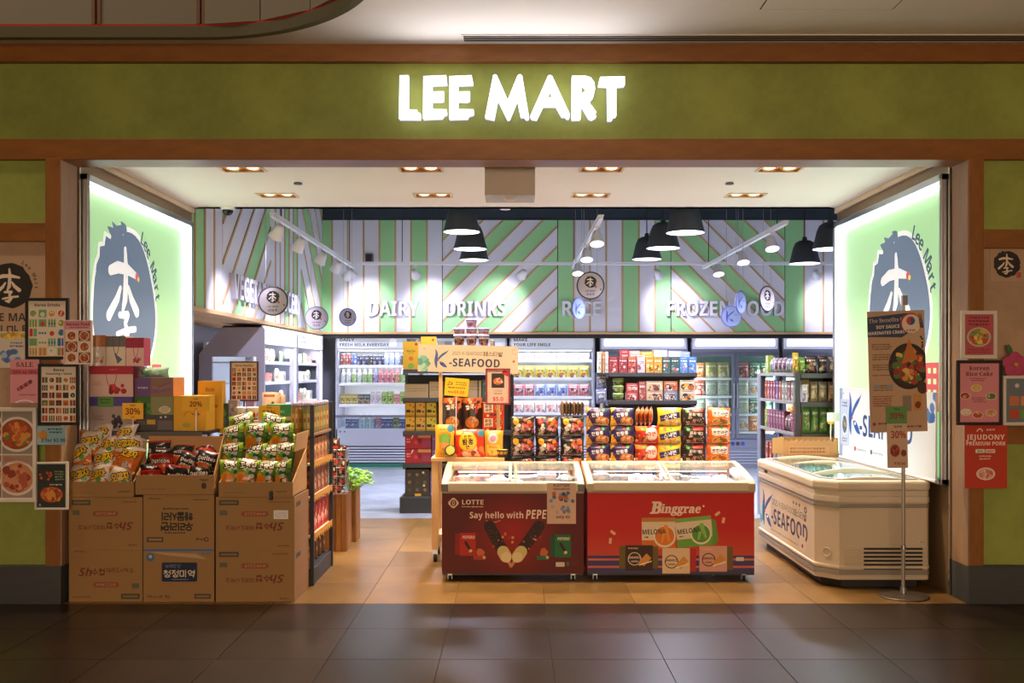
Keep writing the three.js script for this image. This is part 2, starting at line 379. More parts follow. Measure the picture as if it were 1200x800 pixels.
for (const s of [-1, 1]) {
  const g = structGroup(s < 0 ? 'trim_1' : 'trim_2');
  struct('pilaster', metreUV(rbx(s * XO, s * (HW + 0.008), 0.25, 2.95, FZ + 0.006, FZ - 0.22, 0.006), s), MAT.wood, g);
  struct('jamb', metreUV(bx(s * (HW + 0.008), s * HW, 0.25, 2.95, FZ, FZ - 0.22), 4), MAT.paleWood, g);
  struct('metal_edge', bx(s * (HW + 0.012), s * (HW - 0.012), 0, 3.05, FZ - 0.235, FZ - 0.247), MAT.chrome, g);
  const b = structGroup(s < 0 ? 'baseboard_left' : 'baseboard_right');
  struct('plinth', rbx(s * WL, s * HW, 0, 0.255, FZ + 0.014, FZ - 0.22, 0.004), MAT.plinth, b);
  // the side wall of the entrance
  const w = structGroup(s < 0 ? 'wall_entrance_left' : 'wall_entrance_right');
  struct('bronze_panel', bx(s * HW, s * (HW + 0.12), 0, 3.2, FZ - 0.255, BACK), MAT.bronze, w);
  struct('shadow_gap', bx(s * (HW + 0.02), s * (HW + 0.12), 0, 3.2, FZ - 0.2, FZ - 0.255), MAT.black, w);
  struct('cornice', rbx(s * HW, s * (HW - 0.03), SOF - 0.045, SOF, FZ - 0.25, BACK, 0.008), MAT.beige, w);
}
struct('trim_3', metreUV(rbx(-WL, WL, 2.94, 3.08, FZ + 0.004, FZ - 0.23, 0.008), 1), MAT.wood);
{
  const f = structGroup('wall_fascia');
  struct('green_panel', metreUV(bx(-WL, WL, 3.077, 3.59, FZ - 0.03, FZ - 0.23)), MAT.green, f);
}
struct('trim_4', metreUV(rbx(-WL, WL, 3.585, 3.71, FZ + 0.02, FZ - 0.23, 0.006), 3), MAT.wood);
// soffit of the entrance, with openings for the recessed lamps
const DOWN = [];
for (const x of [-2.03, -0.7, 0.65, 1.98]) { DOWN.push([x, 6.98]); DOWN.push([x * 1.0, 8.02]); }
{
  const s = polyShape([[-HW, -BACK], [HW, -BACK], [HW, -FZ + 0.22], [-HW, -FZ + 0.22]]);
  for (const [x, d] of DOWN) { const h = new THREE.Path(); h.moveTo(x - 0.15, d - 0.08); h.lineTo(x - 0.15, d + 0.08); h.lineTo(x + 0.15, d + 0.08); h.lineTo(x + 0.15, d - 0.08); h.closePath(); s.holes.push(h); }
  const g = structGroup('ceiling_entrance');
  struct('soffit', ext(s, 0.02).rotateX(-Math.PI / 2).translate(0, SOF, 0), MAT.soffit, g);
  struct('upper_slab', bx(-HW - 0.1, HW + 0.1, SOF + 0.16, SOF + 0.26, FZ - 0.2, BACK), MAT.black, g);
  struct('back_edge', bx(-HW - 0.1, HW + 0.1, SOF, 4.4, BACK - 0.0, BACK + 0.1), MAT.soffit, g);
}
// ---------- the shop ----------
const WZ = -15.0, WXL = -3.1, VB = 2.17, VT = 3.96;
struct('ceiling_shop', bx(-4.2, 7.2, 4.4, 4.5, BACK + 0.1, -16), MAT.darkVoid);
struct('wall_shop_left', bx(-4.2, -4.1, 0, 4.5, BACK, -16), std(0x8d8b98, 0.7));
struct('wall_shop_right', bx(7.1, 7.2, 0, 4.5, BACK, -16), MAT.white);
struct('wall_shop_front_left', bx(-4.2, -HW - 0.1, 0, 4.5, BACK + 0.1, BACK - 0.02), std(0xb0aeba, 0.7));
struct('wall_shop_front_right', bx(HW + 0.1, 7.2, 0, 4.5, BACK + 0.1, BACK), MAT.white);
struct('wall_shop_back', bx(-4.2, 7.2, 0, 4.5, -15.95, -16.05), std(0x8f919c, 0.7));
// slatted board walls above the cabinets
function clipHalf(poly, nx, ny, c, sign) {
  const out = [];
  for (let i = 0; i < poly.length; i++) {
    const a = poly[i], b = poly[(i + 1) % poly.length], fa = sign * (a[0] * nx + a[1] * ny - c), fb = sign * (b[0] * nx + b[1] * ny - c);
    if (fa >= 0) out.push(a);
    if (fa * fb < 0) { const t = fa / (fa - fb); out.push([a[0] + (b[0] - a[0]) * t, a[1] + (b[1] - a[1]) * t]); }
  }
  return out;
}
const BOARDM = { g: MAT.paleGreen, w: MAT.paleWhite };
function boards(wall, u0, u1, v0, v1, seq, dir, bat = 0.028, wide = 0.228) {
  // dir 0: upright boards at the given edges; +1 rising to the side of larger u, -1 falling
  const rect = [[u0, v0], [u1, v0], [u1, v1], [u0, v1]];
  const strip = (nx, ny, c0, c1) => clipHalf(clipHalf(rect, nx, ny, c0, 1), nx, ny, c1, -1);
  const put = (poly, name, mat, z0, depth) => { if (poly.length > 2 && Math.abs(THREE.ShapeUtils.area(poly.map(([x, y]) => new THREE.Vector2(x, y)))) > 2e-4) { const m = struct(name, ext(polyShape(poly), depth), mat, wall); m.position.z = z0; } };
  const nx = dir ? -dir * Math.SQRT1_2 : 1, ny = dir ? Math.SQRT1_2 : 0, w = dir ? wide : (u1 - u0) / seq.length;
  const cs = rect.map(([a, b]) => a * nx + b * ny), lo = Math.min(...cs), hi = Math.max(...cs);
  const start = dir ? hi : lo, sg = dir ? -1 : 1;
  for (let i = 0; i < (dir ? 20 : seq.length); i++) {
    const a = start + sg * i * w, b = a + sg * w, c0 = Math.min(a, b), c1 = Math.max(a, b);
    if (c1 < lo || c0 > hi) break;
    put(strip(nx, ny, c0 + bat / 2, c1 - bat / 2), 'board', BOARDM[seq[i % seq.length]], 0, 0.02);
    if (sg < 0 || i) put(strip(nx, ny, c0 - bat / 2, c0 + bat / 2), 'batten', MAT.batten, 0, 0.032);
    if (i === 0 && sg < 0) put(strip(nx, ny, c1 - bat / 2, c1 + bat / 2), 'batten', MAT.batten, 0, 0.032);
  }
}
{
  const w = structGroup('wall_board_back'); w.position.set(0, 0, WZ);
  const X = (x) => PX(x, 15);
  struct('backing', bx(WXL, 7.1, VB, 4.4, -0.001, -0.1), MAT.darkVoid, w);
  boards(w, X(371), X(519), VB, VT, ['g', 'w', 'w', 'w', 'g', 'w', 'g', 'w'], 0);
  boards(w, X(519), X(653), VB, VT, ['g', 'w', 'w', 'g', 'w', 'g', 'w', 'g', 'w', 'w', 'g'], 1);
  boards(w, X(653), X(786.6), VB, VT, ['g', 'w', 'w', 'w', 'g', 'w', 'g'], 0);
  boards(w, X(786.6), X(919), VB, VT, ['g', 'w', 'g', 'w', 'w', 'g', 'w', 'g', 'w', 'w', 'g'], -1);
  boards(w, X(919), 7.1, VB, VT, ['g', 'w', 'w', 'g', 'w', 'w', 'g', 'w', 'w'], 0);
  struct('ledge', metreUV(rbx(WXL, 7.1, VB - 0.035, VB, -0.02, 0.045, 0.006)), MAT.pine, w);
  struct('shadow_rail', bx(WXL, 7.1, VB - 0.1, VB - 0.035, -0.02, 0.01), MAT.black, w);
}
{
  const w = structGroup('wall_board_left'); w.position.set(WXL, 0, 0); w.rotation.y = Math.PI / 2;
  struct('backing', bx(8.72, 15.1, VB, 4.4, -0.001, -0.1), MAT.darkVoid, w);
  boards(w, 8.72, 9.88, VB, 4.39, ['g', 'g', 'w', 'w'], 0);
  boards(w, 9.88, 11.8, VB, 4.39, ['w', 'w', 'g', 'w', 'w', 'w', 'g', 'w', 'w', 'w', 'g', 'w', 'w', 'g'], 1, 0.034, 0.3);
  boards(w, 11.8, 13.5, VB, 4.39, ['w', 'w', 'w', 'g', 'w', 'g', 'w'], 0);
  boards(w, 13.5, 14.98, VB, 4.39, ['g', 'w', 'w', 'g', 'w', 'w', 'g', 'w'], -1, 0.034, 0.34);
  struct('ledge', metreUV(rbx(8.72, 15, VB - 0.045, VB, -0.9, 0.03, 0.006)), MAT.pine, w);
}
// ---------- the mall ----------
struct('wall_mall_left', bx(-8.1, -8, 0, 7, 7, -9), MAT.darkVoid);
struct('wall_mall_right', bx(8, 8.1, 0, 7, 7, -6.4), MAT.cream);
struct('wall_mall_back', bx(-8.1, 8.1, 0, 7, 7, 7.1), MAT.cream);
struct('wall_upper_floor', bx(-8.1, 8.1, 3.72, 7, -9, -9.1), std(0x5b554c, 0.8));
struct('roof_mall', bx(-8.1, 8.1, 7, 7.1, 7.1, -9.1), std(0x8b857a, 0.8));
const CE = 3.70, VOID = { x1: -0.7, z1: -6.0, r: 1.3 };
function voidPath(P, o = 0) {                               // outline of the opening, in x and -z
  const { x1, z1, r } = VOID, X = x1 - o, Z = -z1 - o, R = r - o;
  P.moveTo(-7.9, -3); P.lineTo(X, -3); P.lineTo(X, Z - R); P.absarc(X - R, Z - R, R, 0, Math.PI / 2, false); P.lineTo(-7.9, Z); P.closePath(); return P;
}
{
  const s = polyShape([[-8, -7], [8, -7], [8, -FZ + 0.1], [-8, -FZ + 0.1]]);
  s.holes.push(voidPath(new THREE.Path()));
  const g = structGroup('ceiling_mall');
  struct('plaster', ext(s, 0.06).rotateX(-Math.PI / 2).translate(0, CE, 0), MAT.ceiling, g);
  struct('access_hatch', rbx(1.47, 2.25, CE - 0.004, CE, -4.9, -5.58, 0.002), MAT.ceiling, g);
  struct('hatch_joint', bx(1.462, 2.258, CE - 0.001, CE + 0.01, -4.89, -5.588), MAT.black, g);
  struct('upper_slab', bx(VOID.x1 + 0.1, 8, CE + 0.1, CE + 0.2, 7, -9), MAT.black, g);
  struct('upper_slab', bx(-8, VOID.x1 + 0.1, CE + 0.06, CE + 0.1, -6.15, -9), MAT.black, g);
  const ring = voidPath(new THREE.Shape(), -0.02); ring.holes.push(voidPath(new THREE.Path(), 0.03));
  const t = structGroup('trim_5');
  struct('rim', ext(ring, 0.07).rotateX(-Math.PI / 2).translate(0, CE - 0.03, 0), std(0x4f4b30, 0.5), t);
  const led = voidPath(new THREE.Shape(), 0.012); led.holes.push(voidPath(new THREE.Path(), 0.028));
  struct('red_edge', ext(led, 0.014).rotateX(-Math.PI / 2).translate(0, CE + 0.04, 0), std(0xa0322a, 0.35), t);
  // slot diffuser
  const d = thing('slot_air_diffuser', 'long slender air diffuser with dark slots in the mall ceiling above the sign', 'vent', [0, CE, 0]);
  M('frame', merge([bx(-0.33, 5, -0.006, 0, -6.0, -6.012), bx(-0.33, 5, -0.006, 0, -6.12, -6.132), bx(-0.342, -0.33, -0.006, 0, -6.0, -6.132)]), MAT.ceiling, d);
  for (const z of [-6.012, -6.05, -6.088]) M('slot', bx(-0.33, 5, -0.003, 0.004, z, z - 0.026), MAT.black, d);
  for (const z of [-6.038, -6.076, -6.114]) M('blade', bx(-0.33, 5, -0.005, 0, z, z - 0.012), std(0x8a867c, 0.5), d);
}
{
  const b = thing('glass_balustrade', 'dim glass balustrade with brown uprights along the curved edge of the upper floor', 'balustrade', [0, CE + 0.054, 0]);
  const pane = phys(0x8f8a7c, 0.25, { transmission: 0.25, thickness: 0, metalness: 0 });
  const Xs = [-6.2, -4.68, -4.01, -3.34, -2.67, -2.0];           // uprights
  const z = -5.98;
  for (let i = 0; i + 1 < Xs.length; i++) M('pane', bx(Xs[i] + 0.03, Xs[i + 1] - 0.03, 0, 0.95, z, z - 0.012), pane, b);
  const { x1, z1, r } = VOID; let prev = [-2.0, z];
  for (let i = 1; i <= 5; i++) { const a = Math.PI / 2 * (1 - i / 5), q = [x1 - r + Math.cos(a) * (r - 0.02), z1 + r - Math.sin(a) * (r - 0.02)]; const L = Math.hypot(q[0] - prev[0], q[1] - prev[1]);
    const m = M('pane', new THREE.BoxGeometry(L - 0.01, 0.95, 0.012).translate(0, 0.475, 0), pane, b); m.position.set((q[0] + prev[0]) / 2, 0, (q[1] + prev[1]) / 2); m.rotation.y = -Math.atan2(q[1] - prev[1], q[0] - prev[0]); prev = q; }
  for (const x of Xs) { M('upright', merge([rbx(x - 0.03, x - 0.006, 0, 1, z + 0.01, z - 0.025, 0.003), rbx(x + 0.006, x + 0.03, 0, 1, z + 0.01, z - 0.025, 0.003)]), std(0x6d4a36, 0.5), b); }
  M('handrail', rbx(-7.9, -2.0, 0.95, 1.0, z + 0.02, z - 0.04, 0.01), std(0x6d4a36, 0.5), b);
}
// ---------- sign over the entrance ----------
function spot(parent, color, cd, [x, y, z], to, angle, pen = 0.5, soft = 2) {
  const l = new THREE.SpotLight(color, cd, 0, angle, pen, 2); l.position.set(x, y, z); l.target.position.set(...to); l.castShadow = true; l.shadow.radius = soft;
  parent.add(l); parent.add(l.target); return l;
}
function area(parent, color, k, w, h, [x, y, z], to) {
  const l = new THREE.RectAreaLight(color, k, w, h); parent.add(l); l.position.set(x, y, z); l.lookAt(...to); return l;
}
{
  const L = {
    L: [[[75, 80], [163, 78], [160, 420], [250, 425], [258, 448], [283, 460], [280, 510], [165, 508], [66, 508]]],
    E: [[[312, 88], [540, 78], [548, 160], [400, 165], [400, 242], [517, 240], [515, 322], [490, 330], [400, 330], [400, 418], [545, 420], [548, 458], [520, 470], [498, 500], [308, 508]]],
    E2: [[[572, 88], [795, 78], [812, 160], [660, 165], [660, 242], [778, 240], [776, 320], [750, 332], [660, 328], [660, 418], [815, 420], [818, 460], [768, 475], [755, 503], [570, 508]]],
    M: [[[930, 495], [1010, 80], [1030, 68], [1050, 82], [1157, 325], [1255, 80], [1280, 68], [1302, 82], [1372, 505], [1345, 512], [1320, 485], [1288, 488], [1255, 325], [1180, 510], [1155, 515], [1060, 320], [1022, 515]]],
    A: [[[1385, 480], [1560, 85], [1580, 75], [1602, 85], [1780, 470], [1775, 500], [1755, 505], [1730, 482], [1700, 485], [1640, 380], [1515, 380], [1450, 515], [1395, 505]], [[1582, 232], [1555, 300], [1612, 300]]],
    R: [[[1800, 85], [1930, 82], [1990, 100], [2025, 150], [2032, 215], [2015, 290], [1970, 345], [2045, 445], [2030, 465], [2045, 490], [2000, 515], [1970, 500], [1895, 370], [1888, 512], [1800, 515]], [[1886, 172], [1915, 172], [1945, 205], [1940, 240], [1915, 265], [1886, 268]]],
    T: [[[2085, 95], [2330, 90], [2330, 175], [2245, 182], [2245, 485], [2215, 488], [2205, 520], [2160, 522], [2155, 180], [2065, 175], [2078, 110]]],
  };
  const d = 6.17, at = ([a, b]) => [PX(460 + a / 8.571, d), PY(80 + b / 8.571, d)];
  const sign = thing('illuminated_sign', 'glowing white brush-style letters mounted on the green fascia over the entrance', 'sign', [0, 0, FZ - 0.03]);
  const lm = glow(0xffffff, 2), back = glow(0xdcd8ff, 1.1);
  for (const k of Object.keys(L)) {
    const s = polyShape(L[k][0].map(at)); if (L[k][1]) s.holes.push(new THREE.Path(L[k][1].map((p) => new THREE.Vector2(...at(p)))));
    const m = M('sign_letter', ext(s, 0.045, 0.006).translate(0, 0, 0.0425), lm, sign);
    M('standoff_tray', ext(s, 0.03).translate(0, 0, 0.012), back, m);
  }
  area(sign, 0xf4f2ff, LIGHT.sign, 1.5, 0.3, [0, 3.34, 0.1], [0, 3.34, 5]);
}
// ---------- recessed twin lamps in the soffit ----------
{
  const proto = (i, x, d) => {
    const row = d < 7.5 ? 'front row, above the shop threshold' : 'rear row, by the inner edge of the soffit';
    const t = thing('recessed_lamp', 'twin recessed lamp with gold reflector, ' + ['nearest the gift boxes', 'beside the grey box, gift box side', 'beside the grey box, freezer side', 'nearest the island freezer'][i] + ', ' + (d < 7.5 ? 'front row' : 'rear row'), 'ceiling lamp', [x, SOF, -d], 0, 'recessed lamps in the entrance soffit');
    const rim = merge([bx(-0.165, 0.165, -0.008, 0.0, -0.095, -0.078), bx(-0.165, 0.165, -0.008, 0, 0.078, 0.095), bx(-0.165, -0.148, -0.008, 0, -0.078, 0.078), bx(0.148, 0.165, -0.008, 0, -0.078, 0.078)]);
    M('rim', rim, std(0xd9c4a0, 0.5), t);
    M('reflector_housing', merge([bx(-0.15, 0.15, 0.11, 0.12, -0.08, 0.08), bx(-0.15, 0.15, 0, 0.11, -0.085, -0.079), bx(-0.15, 0.15, 0, 0.11, 0.079, 0.085), bx(-0.155, -0.149, 0, 0.11, -0.08, 0.08), bx(0.149, 0.155, 0, 0.11, -0.08, 0.08), bx(-0.006, 0.006, 0.04, 0.11, -0.08, 0.08)]), MAT.gold, t);
    for (const s of [-1, 1]) {
      const r = M('lamp_ring', new THREE.TorusGeometry(0.055, 0.012, 8, 20).rotateX(Math.PI / 2), MAT.gold, t); r.position.set(s * 0.075, 0.018, 0); r.rotation.x = -0.3;
      M('bulb', new THREE.CylinderGeometry(0.045, 0.045, 0.01, 20), glow(0xffd9a0, 5), r);
    }
    spot(t, WARM, LIGHT.down, [0, -0.012, 0], [0, -3, 0.1], 0.95, 0.7, 3);
  };
  DOWN.forEach(([x, d], i) => proto(i >> 1, x, d));
  const b = thing('grey_shutter_box', 'grey metal box hanging from the middle of the entrance soffit', 'box', [PX(597.5, 6.62), SOF, -6.62]);
  M('casing', rbx(-0.178, 0.178, -0.265, 0, -0.3, 0, 0.006), std(0xb9b0a4, 0.5, 0.1), b);
  M('seam_strip', bx(-0.179, 0.179, -0.07, -0.066, -0.2, 0.001), MAT.black, b);
  M('sensor_dome', new THREE.SphereGeometry(0.05, 20, 10, 0, 6.3, Math.PI / 2, Math.PI / 2).scale(1, 0.5, 1).translate(0, -0.265, -0.1), std(0xd0c4b0, 0.4), b);
  const cam = thing('dome_camera', 'small dome security camera on the soffit corner beside the slatted wall', 'camera', [PX(267, 8.6), SOF, -8.6]);
  M('mount', cyl(0.06, 0.065, 0.03, 20).translate(0, -0.03, 0), MAT.white, cam);
  M('dome', new THREE.SphereGeometry(0.05, 20, 12, 0, 6.3, Math.PI / 2, Math.PI / 2).translate(0, -0.03, 0), std(0x111216, 0.08), cam);
  for (const [x, n] of [[349, 'small dark sprinkler plate in the soffit above the gift boxes'], [855, 'small dark sprinkler plate in the soffit above the red freezer']]) one('sprinkler_plate', n, 'sprinkler', cyl(0.035, 0.03, 0.012, 18), std(0x4c463f, 0.5), [PX(x, 7.5), SOF - 0.012, -7.5]);
  one('smoke_detector', 'white dome smoke detector under the dark shop ceiling behind the grey box', 'detector', merge([cyl(0.05, 0.065, 0.05, 20).translate(0, -0.05, 0), rod([0, 0, 0], [0, 1.3, 0], 0.01)]), MAT.white, [PX(592, 9), PY(243, 9) + 0.03, -9]);
}
// ---------- pendants, tracks ----------
{
  const prof = [[0.03, 0.3], [0.075, 0.298], [0.12, 0.27], [0.15, 0.2], [0.175, 0.09], [0.2, 0.0], [0.196, 0.0], [0.17, 0.09], [0.145, 0.198], [0.115, 0.262], [0.06, 0.285]].map(([r, y]) => new THREE.Vector2(r, y));
  const shade = new THREE.LatheGeometry(prof, 36), sm = std(0x454b53, 0.55), lamp = glow(0xfaf8ff, 3.0);
  const rows = [['over the dairy aisle', [[541, 272, 10.0], [551, 292, 11.0], [555.5, 305, 12.5]]], ['over the ramen display', [[803, 273, 9.6], [777, 291, 11.0], [758, 304, 12.5]]], ['beside the island freezer lightbox', [[973, 292, 10.6], [943, 309, 12.2]]]];
  for (const [where, list] of rows) list.forEach(([x, y, d], i) => {
    const Y = PY(y, d);
    const t = thing('pendant_lamp', 'black dome pendant lamp ' + where + ', ' + ['closest to the entrance', 'second from the entrance', 'deepest into the shop'][i], 'pendant lamp', [PX(x, d), Y, -d], 0, 'black pendant lamps');
    M('shade', shade, sm, t);
    M('lamp_disc', new THREE.CylinderGeometry(0.192, 0.192, 0.008, 32).translate(0, 0.006, 0), lamp, t);
    M('cap', cyl(0.035, 0.025, 0.05, 16).translate(0, 0.3, 0), sm, t);
    M('cord', rod([0, 0.34, 0], [0, 4.4 - Y, 0], 0.006), MAT.black, t);
    spot(t, COOL, LIGHT.pendant, [0, -0.004, 0], [0, -3, 0], 1.25, 0.6, 6);
  });
  // spotlight on a track: head tilts towards a point
  const can = new THREE.LatheGeometry([[0.001, 0.1], [0.035, 0.098], [0.05, 0.06], [0.07, -0.03], [0.078, -0.05], [0.072, -0.05], [0.06, -0.04]].map(([r, y]) => new THREE.Vector2(r, y)), 20);
  const head = (label, x, y, z, to, on) => {
    const t = thing('track_spotlight', label, 'spotlight', [x, y, z], 0, 'track spotlights');
    M('stem', merge([rod([0, -0.09, 0], [0, 0.0, 0], 0.008), rbx(-0.03, 0.03, -0.012, 0.012, -0.012, 0.012, 0.004)]), MAT.whiteMetal, t);
    const h = M('lamp_head', can, MAT.whiteMetal, t); h.position.set(0, -0.14, 0);
    const dir = new THREE.Vector3(to[0] - x, to[1] - y + 0.14, to[2] - z).normalize(); h.quaternion.setFromUnitVectors(new THREE.Vector3(0, -1, 0), dir);
    if (on) {
      M('lens', new THREE.CylinderGeometry(0.071, 0.071, 0.008, 20).translate(0, -0.048, 0), glow(SPOT, 5), h);
      const p = dir.clone().multiplyScalar(0.06); spot(t, SPOT, LIGHT.track * on, [p.x, -0.14 + p.y, p.z], [to[0] - x, to[1] - y, to[2] - z], 0.6, 0.8, 2.5);
    } else M('lens', new THREE.CylinderGeometry(0.071, 0.071, 0.008, 20).translate(0, -0.048, 0), std(0xcfcfd4, 0.2), h);
  };
  const bar = (label, a, b) => {
    const t = thing('lighting_track', label, 'lighting track', [(a[0] + b[0]) / 2, (a[1] + b[1]) / 2, (a[2] + b[2]) / 2]);
    const L = Math.hypot(b[0] - a[0], b[2] - a[2]), m = M('rail', merge([rbx(-0.022, 0.022, 0, 0.035, -L / 2, L / 2, 0.004), bx(-0.03, 0.03, 0.035, 0.045, -L / 2, L / 2)]), MAT.whiteMetal, t);
    m.rotation.y = Math.atan2(b[0] - a[0], b[2] - a[2]);
    for (const k of [0.08, 0.92]) { const q = [a[0] + (b[0] - a[0]) * k - t.position.x, 0.045, a[2] + (b[2] - a[2]) * k - t.position.z]; M('hanger', rod(q, [q[0], 4.4 - t.position.y, q[2]], 0.006), MAT.blackMetal, t); }
    return t;
  };
  const Yt = 3.07;
  bar('white lighting track along the vegetable side aisle', [-2.4, Yt, -9.25], [-2.4, Yt, -14]);
  bar('white lighting track down the middle of the shop', [0.87, Yt, -9.4], [0.87, Yt, -14]);
  bar('white lighting track above the frozen food side', [2.83, Yt, -9.75], [2.83, Yt, -14]);
  bar('white lighting track running across in front of the back wall', [-2.4, Yt + 0.06, -14], [6.6, Yt + 0.06, -14]);
  [9.45, 10.4, 11.6, 12.6, 13.5].forEach((d, i) => head('white track spotlight over the vegetable aisle, ' + ORD[i] + ' from the entrance', -2.4, Yt, -d, i < 4 ? [-3.1, 1.8, -d - 0.5] : [-3.1, 2.2, -14.4], 1));
  [9.9, 11.3, 12.9].forEach((d, i) => head('white track spotlight on the middle track, ' + ORD[i] + ' from the entrance', 0.87, Yt, -d, [0.9, 0.8, -d + 0.8], 1));
  [10.3, 11.6, 13.0].forEach((d, i) => head('white track spotlight on the frozen food track, ' + ORD[i] + ' from the entrance', 2.83, Yt, -d, [2.9, 0.8, -d + 0.8], 1));
  [[412, 'by the vegetable track'], [487, 'above the dairy letters'], [612, 'beside the drinks letters'], [771, 'before the frozen letters'], [957, 'past the frozen food letters']].forEach(([x, n], i) => head('white spotlight on the cross track ' + n, PX(x, 14), Yt + 0.06, -14, [PX(x + (i === 2 ? -30 : 20), 15), 2.5, -15], 0.75));
}
// mall lamps behind the visitor
for (const [x, z, n] of [[-2.6, 1.2, 'towards the atrium side, nearer row'], [0.2, 1.2, 'in the middle of the walkway, nearer row'], [3, 1.2, 'away from the atrium, nearer row'], [-1.4, 3.4, 'towards the atrium side, farther row'], [1.8, 3.4, 'away from the atrium, farther row']]) {
  const t = thing('mall_ceiling_lamp', 'flat warm ceiling lamp behind the visitor ' + n, 'ceiling lamp', [x, CE, z]);
  M('lamp_frame', rbx(-0.52, 0.52, -0.02, 0, -0.52, 0.52, 0.005), MAT.white, t);
  M('lamp_panel', bx(-0.49, 0.49, -0.024, -0.019, -0.49, 0.49), glow(0xffd9b0, 1), t);
  area(t, 0xffd3a0, LIGHT.mall, 0.98, 0.98, [0, -0.03, 0], [x, -5, z]);
}
{
  const t = thing('atrium_lamp', 'ceiling lamp high in the atrium beyond the glass balustrade', 'ceiling lamp', [-4, 7, -5]);
  M('lamp_frame', rbx(-0.62, 0.62, -0.02, 0, -0.62, 0.62, 0.005), MAT.white, t);
  M('lamp_panel', bx(-0.59, 0.59, -0.024, -0.019, -0.59, 0.59), glow(0xffe0c0, 1), t);
  area(t, 0xffe2c4, LIGHT.atrium, 1.18, 1.18, [0, -0.03, 0], [-4, -5, -5]);
}
{ // a lit shop front across the mall
  const t = thing('lit_shop_window', 'wide lit shop window across the mall, behind the visitor', 'shop window', [0, 0, 6.95]);
  M('window_frame', merge([bx(-3.6, 3.6, 0.3, 0.4, 0, 0.05), bx(-3.6, 3.6, 2.9, 3.0, 0, 0.05), bx(-3.6, -3.5, 0.4, 2.9, 0, 0.05), bx(3.5, 3.6, 0.4, 2.9, 0, 0.05), bx(-1.2, -1.12, 0.4, 2.9, 0, 0.05), bx(1.12, 1.2, 0.4, 2.9, 0, 0.05)]), MAT.blackMetal, t);
  for (const x of [-2.31, 0, 2.31]) M('window_pane', bx(x - 1.1, x + 1.1, 0.4, 2.9, 0.02, 0.03), glow(0xffe6c8, 0.6), t);
  area(t, 0xffdbb4, LIGHT.shopwindow, 6.8, 2.4, [0, 1.65, -0.03], [0, 1.65, 0]);
}
